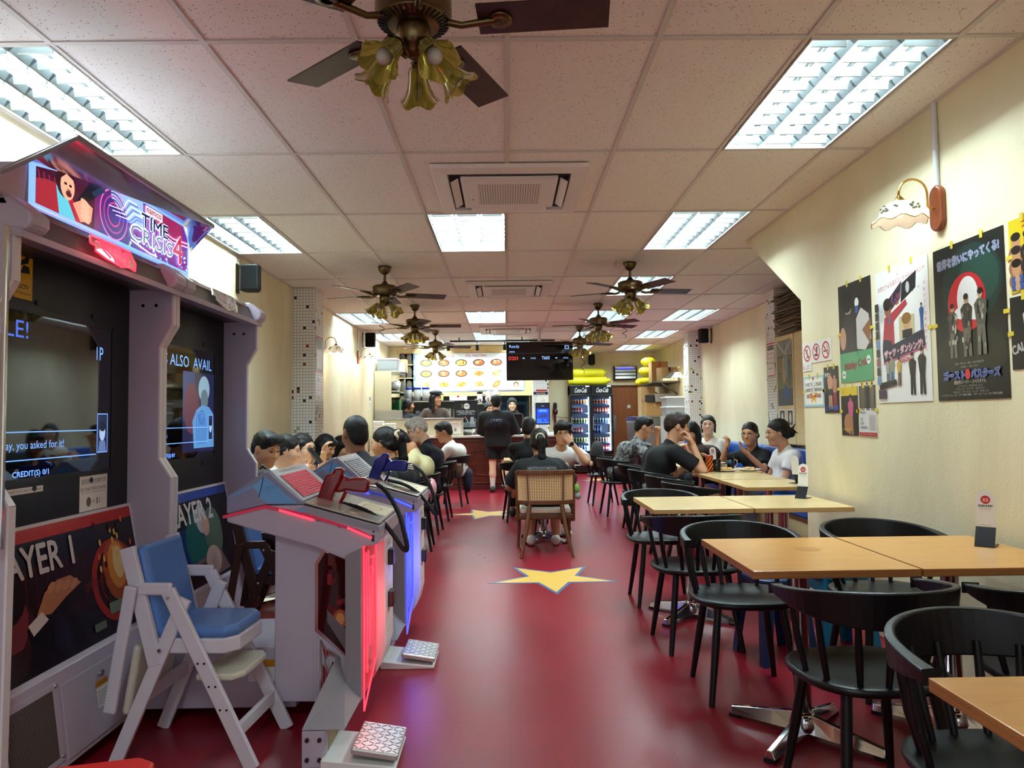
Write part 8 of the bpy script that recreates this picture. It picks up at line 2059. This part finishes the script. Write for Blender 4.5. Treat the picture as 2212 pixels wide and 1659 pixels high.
def d_dance(p, w_, h_):
    p.rect(0, 0, w_, h_, 'ECE9E4'); p.text('本物だから永遠のエンターテインメント!', w_ * .06, h_ * .84, h_ * .042, 'B83A44', w_ * .9, rot=.10)
    p.poly([(w_ * .25, h_ * .66), (w_ * .5, h_ * .76), (w_ * .53, h_ * .88), (w_ * .28, h_ * .78)], '2A1C30'); p.poly([(w_ * .5, h_ * .72), (w_ * .78, h_ * .80), (w_ * .8, h_ * .92), (w_ * .53, h_ * .86)], '14161E')
    for _ in range(16): p.ell(w_ * rnd.uniform(.3, .5), h_ * rnd.uniform(.72, .8), .008, .012, rnd.choice(['7A3A5A', '3A4A8A', '8A5A3A']), 7)
    p.ell(w_ * .64, h_ * .82, .018, .03, 'B8B4B0'); p.poly([(w_ * .12, h_ * .42), (w_ * .36, h_ * .40), (w_ * .36, h_ * .60), (w_ * .62, h_ * .70), (w_ * .6, h_ * .74), (w_ * .3, h_ * .66), (w_ * .18, h_ * .64)], 'A8343E')
    p.ell(w_ * .25, h_ * .70, .036, .045, '8A5A40'); p.ell(w_ * .24, h_ * .735, .042, .035, '14100E'); p.poly([(w_ * .25, h_ * .58), (w_ * .31, h_ * .6), (w_ * .28, h_ * .66)], '3A6A98'); p.poly([(w_ * .12, h_ * .40), (w_ * .34, h_ * .39), (w_ * .3, h_ * .46), (w_ * .14, h_ * .48)], '24263A')
    p.rect(w_ * .46, h_ * .46, w_ * .74, h_ * .62, 'C8B890'); p.ell(w_ * .6, h_ * .57, .035, .04, 'C89870'); p.ell(w_ * .6, h_ * .6, .045, .03, '8A6434'); p.rect(w_ * .52, h_ * .46, w_ * .70, h_ * .52, '14141A'); fig(p, w_ * .87, h_ * .50, .13, '2A5A9A')
    p.poly([(w_ * .14, h_ * .30), (w_ * .92, h_ * .38), (w_ * .90, h_ * .50), (w_ * .12, h_ * .40)], '1C2038'); p.line([(w_ * .13, h_ * .295), (w_ * .93, h_ * .375)], .006, 'D8508A'); p.text('ザッツ・ダンシング!', w_ * .16, h_ * .33, h_ * .06, 'E8B8C0', w_ * .72, rot=.09, bold=.003); p.text("DANCING!", w_ * .42, h_ * .285, h_ * .03, 'C03A4C', w_ * .28, rot=.06, bold=.001)
    for x, y, s, c, l in ((.68, .05, .215, '16161A', '16161A'), (.85, .05, .235, '141418', '141418'), (.30, .12, .17, '8A8A6A', '4A6A8A'), (.44, .12, .15, 'C8A040', '6A4A3A'), (.22, .13, .14, '9A9A98', '5A5A5C')): fig(p, w_ * x, h_ * y, s, c, 'C8A080', 'C8B080' if x == .70 else '1A1412', l)
    p.poly([(w_ * .04, h_ * .10), (w_ * .4, h_ * .13), (w_ * .38, h_ * .17), (w_ * .05, h_ * .15)], '1A1618'); p.rect(w_ * .02, h_ * .03, w_ * .18, h_ * .1, '4A3A4A')
    for i in range(9): p.rect(0, h_ * (.14 + .07 * i), w_ * .075, h_ * (.2 + .07 * i), rnd.choice(['2A2A30', '6A8AB0', '3A3A3C', '8A5A6A']))
    for i in range(12): p.text('ダンシングの黄金時代'[i % 9], w_ * .93, h_ * (.80 - .042 * i), .018, 'B04A54')
    for _ in range(14): p.poly([(x * .006 + q, y * .006 + s) for q, s in [(w_ * rnd.uniform(.1, .95), h_ * rnd.uniform(.2, .95))] for x, y in star_pts(1, .4)], '3A4A8A')
    for i in range(10): p.rect(w_ * .1, h_ * (.62 + .013 * i), w_ * .2, h_ * (.624 + .013 * i), 'A8A8AC')
poster('white film poster with red Japanese lettering, dancers and a slanted navy title band', 4.018, 1.312, .51, .726, d_dance, 'ECE9E4')
def d_band(p, w_, h_):
    p.rect(0, 0, w_, h_, '201C1C'); p.rect(0, 0, w_, h_ * .30, '4E9A6A'); p.ell(w_ * .3, h_ * .78, .05, .06, 'B89A88'); p.ell(w_ * .28, h_ * .82, .07, .07, '0C0A0A'); p.ell(w_ * .74, h_ * .8, .05, .06, 'C0A08C'); p.ell(w_ * .77, h_ * .83, .075, .08, '1A120E')
    p.poly([(w_ * .08, h_ * .3), (w_ * .14, h_ * .62), (w_ * .3, h_ * .7), (w_ * .48, h_ * .6), (w_ * .5, h_ * .3)], '26262A'); p.poly([(w_ * .55, h_ * .32), (w_ * .55, h_ * .62), (w_ * .7, h_ * .72), (w_ * .92, h_ * .64), (w_ * .98, h_ * .4), (w_ * .8, h_ * .3)], 'C8C4C0'); p.poly([(w_ * .72, h_ * .5), (w_ * .98, h_ * .6), (w_ * .95, h_ * .34)], '8A5A3A')
    p.ell(w_ * .58, h_ * .78, .025, .03, 'E8E8E8'); p.rect(w_ * .53, h_ * .68, w_ * .62, h_ * .75, '3A5A9A'); p.ell(w_ * .12, h_ * .45, .04, .07, 'C09478'); p.text('Mötley Crüe', w_ * .14, h_ * .10, h_ * .09, '8E2A38', w_ * .7, rot=.08, slant=.2, bold=.0025)
    for x, y in ((.12, .08), (.88, .2)): p.ell(w_ * x, h_ * y, .024, .026, 'E4E4DE'); p.ell(w_ * x - .008, h_ * y, .006, .007, '202020', 8); p.ell(w_ * x + .008, h_ * y, .006, .007, '202020', 8)
    p.line([(w_ * .55, h_ * .26), (w_ * .57, h_ * .34)], .004, '2A2A2A')
poster('dark band poster with a green lower band and red blackletter name', 4.468, 1.446, .40, .60, d_band, '201C1C')
def d_team(p, w_, h_):
    p.rect(0, 0, w_, h_, 'E4C81E'); p.text('スーパー', w_ * .3, h_ * .86, h_ * .09, 'C03024', w_ * .6, bold=.002)
    for i in range(9):
        x, y = w_ * (.15 + .27 * (i % 3)), h_ * (.62 - .18 * (i // 3)); p.ell(x, y - .03, .045, .04, ['9A6A4A', '2A2420', 'B8805A'][i % 3]); p.ell(x, y + .02, .026, .034, ['C8946C', 'B88460', 'C8A080'][i % 3]); p.ell(x, y + .042, .028, .018, ['1C1412', '5A2A5A', '1A1614'][(i * 2) % 3])
    for i in range(6): p.rect(w_ * (.04 + .3 * (i % 3)), h_ * (.03 + .10 * (i // 3)), w_ * (.3 + .3 * (i % 3)), h_ * (.12 + .10 * (i // 3)), '3A5A9C'); p.ell(w_ * (.17 + .3 * (i % 3)), h_ * (.075 + .10 * (i // 3)), .014, .018, 'C89A78')
poster('yellow wrestling poster with rows of faces at the frame edge', 2.934, 1.738, .26, .30, d_team, 'E4C81E')
poster('black and white wrestling poster reading CALGARY at the frame edge', 2.945, 1.425, .26, .297, lambda p, w_, h_: (p.rect(0, 0, w_, h_, '161618'), fig(p, w_ * .42, h_ * .06, .26, 'C8C8C8', 'E0E0DC', 'E8E8E8', '8A8A8C'), p.text('CALGARY', w_ * .03, h_ * .2, h_ * .12, 'B8B8B8', w_ * .7, rot=.25, bold=.002)), '161618')
def d_prohib(p, w_, h_):
    p.rect(0, 0, w_, h_, 'ECE8E2')
    for i, kk in enumerate(('P', 'D', 'S')):
        cx, cy = w_ * (.18 + .32 * i), h_ * .5; R = h_ * .40
        if i == 0: p.ell(cx, cy + .022, .009, .009, '16161A', 10); p.line([(cx, cy + .012), (cx + .004, cy - .012), (cx - .012, cy - .035)], .010, '16161A'); p.line([(cx + .004, cy - .012), (cx + .018, cy - .034)], .010, '16161A'); p.line([(cx, cy + .008), (cx - .02, cy - .006)], .007, '16161A')
        elif i == 1: p.poly([(cx - .03, cy - .03), (cx + .03, cy - .03), (cx + .024, cy - .012), (cx - .024, cy - .012)], '16161A'); p.poly([(cx, cy - .01), (cx + .02, cy - .01), (cx + .022, cy + .034), (cx - .002, cy + .034)], '16161A')
        else: p.rect(cx - .034, cy - .012, cx + .022, cy - .002, '16161A'); p.rect(cx + .025, cy - .012, cx + .032, cy - .002, '16161A'); p.line([(cx + .02, cy + .004), (cx + .026, cy + .014), (cx + .016, cy + .022), (cx + .022, cy + .034)], .005, '16161A')
        p.ring(cx, cy, R, .012, 'C42A30', 32); p.line([(cx - R * .68, cy + R * .68), (cx + R * .68, cy - R * .68)], .012, 'C42A30')
    p.rect(w_ * .335, 0, w_ * .34, h_, 'C8C4BC'); p.rect(w_ * .665, 0, w_ * .67, h_, 'C8C4BC')
poster('white sign with three red prohibition circles near the wall end', 5.04, 1.603, .455, .143, d_prohib, 'ECE8E2', 'prohibition_sign', 'sign', False)
poster('small white NO PETS notice under the prohibition sign', 5.04, 1.553, .145, .05, lambda p, w_, h_: (p.ring(.022, h_ / 2, .014, .003, 'C42A30', 18), p.line([(.012, h_ * .7), (.032, h_ * .3)], .003, 'C42A30'), p.text('NO PETS', .095, h_ * .55, .012, '3A3A3C', .05, 'c'), p.text('GUIDE DOGS ONLY', .09, h_ * .25, .009, '3A3A3C', .08, 'c')), 'EEEAE6', 'pet_notice', 'notice', False)
def d_queue(p, w_, h_):
    p.rect(0, 0, w_, h_, '9CCBE0'); p.rect(.014, .014, w_ - .014, h_ - .014, 'F2F0E8'); p.poly([(x * .065 + w_ * .5, y * .065 + h_ * .36) for x, y in star_pts(1, .42)], 'E8B42C')
    p.text('IF NO TABLE, PLEASE', w_ / 2, h_ * .66, .027, '23222A', w_ * .8, 'c', bold=.001); p.text('QUEUE OUTSIDE IN AN', w_ / 2, h_ * .48, .027, '23222A', w_ * .82, 'c', bold=.001); p.text('ORDERLY MANNER', w_ / 2, h_ * .29, .027, 'B8402E', w_ * .74, 'c', bold=.001)
    p.rect(w_ * .44, h_ * .38, w_ * .56, h_ * .99, 'F6F4F0'); p.ell(w_ * .5, h_ * .93, .014, .014, 'C03040'); p.text('SCAN TO ORDER', w_ * .48, h_ * .42, .012, '2A2A30', h_ * .42, rot=PI / 2); p.text('PAY HERE', w_ * .54, h_ * .42, .012, '2A2A30', h_ * .28, rot=PI / 2)
poster('blue-bordered queue notice with a yellow star and a white strip over it', 5.032, 1.306, .315, .207, d_queue, '9CCBE0', 'queue_notice', 'notice')
poster('wrestling magazine page with two wrestlers and blue lettering', 4.708, 1.262, .205, .297, lambda p, w_, h_: (p.rect(0, 0, w_, h_, '1A1618'), fig(p, w_ * .42, h_ * .08, .25, 'C89478', 'B88468', '1A1412', 'B88A70'), p.rect(w_ * .3, h_ * .38, w_ * .56, h_ * .52, '1C2420'), fig(p, w_ * .74, h_ * .08, .23, 'B88468', 'C89070', '2A1A14', '9A3038'), p.text('プロレス王国', w_ * .08, h_ * .06, h_ * .09, '3A6AC8', w_ * .84, bold=.0015), p.text('熱戦', w_ * .06, h_ * .78, .03, 'E8E4E0')), '1A1618')
poster('magazine page with yellow heading and a wrestler in pink', 4.476, 1.123, .21, .295, lambda p, w_, h_: (p.rect(0, 0, w_, h_, '1E1418'), p.rect(0, h_ * .82, w_, h_, 'E0C42A'), p.text('TOUGH', .012, h_ * .92, .014, 'B03028', .045), p.text('GUY', .012, h_ * .86, .014, 'B03028', .035), fig(p, w_ * .58, h_ * .02, .24, 'C85A84', 'A86A4C', '14100E', 'B07A58'), p.ell(w_ * .4, h_ * .25, .05, .06, 'B07A58'), p.text('必殺技大全集', w_ * .1, h_ * .1, .016, 'D8C040', w_ * .5)), '1E1418')
poster('white magazine page headed THE ROAD WARRIORS with a photo of three men', 4.25, 1.125, .20, .296, lambda p, w_, h_: (p.rect(0, 0, w_, h_, 'DCDAD8'), p.rect(.004, h_ * .54, w_ - .004, h_ - .004, '4A4A46'), [fig(p, w_ * x, h_ * .5, .16, c, 'B8A48C', '1A1A1A') for x, c in ((.22, '6A5A48'), (.52, '1C1C1E'), (.80, '7A6A54'))], p.text('“暴走軍団”', .012, h_ * .44, .014, '5A5A5C', .07), p.text('THE', .012, h_ * .30, .016, '202A6A', .03), p.text('ROAD', .012, h_ * .22, .016, '202A6A', .045), p.text('WARRIORS', .012, h_ * .14, .016, '202A6A', .08), [p.rect(w_ * .58, h_ * (.12 + .025 * i), w_ * .94, h_ * (.13 + .025 * i), 'A8A6A4') for i in range(12)], p.rect(0, 0, w_, h_ * .07, 'B02A34'), p.text('ザ・ロード・ウォリアーズ', w_ / 2, h_ * .02, .009, 'F0F0F0', w_ * .8, 'c')), 'DCDAD8')
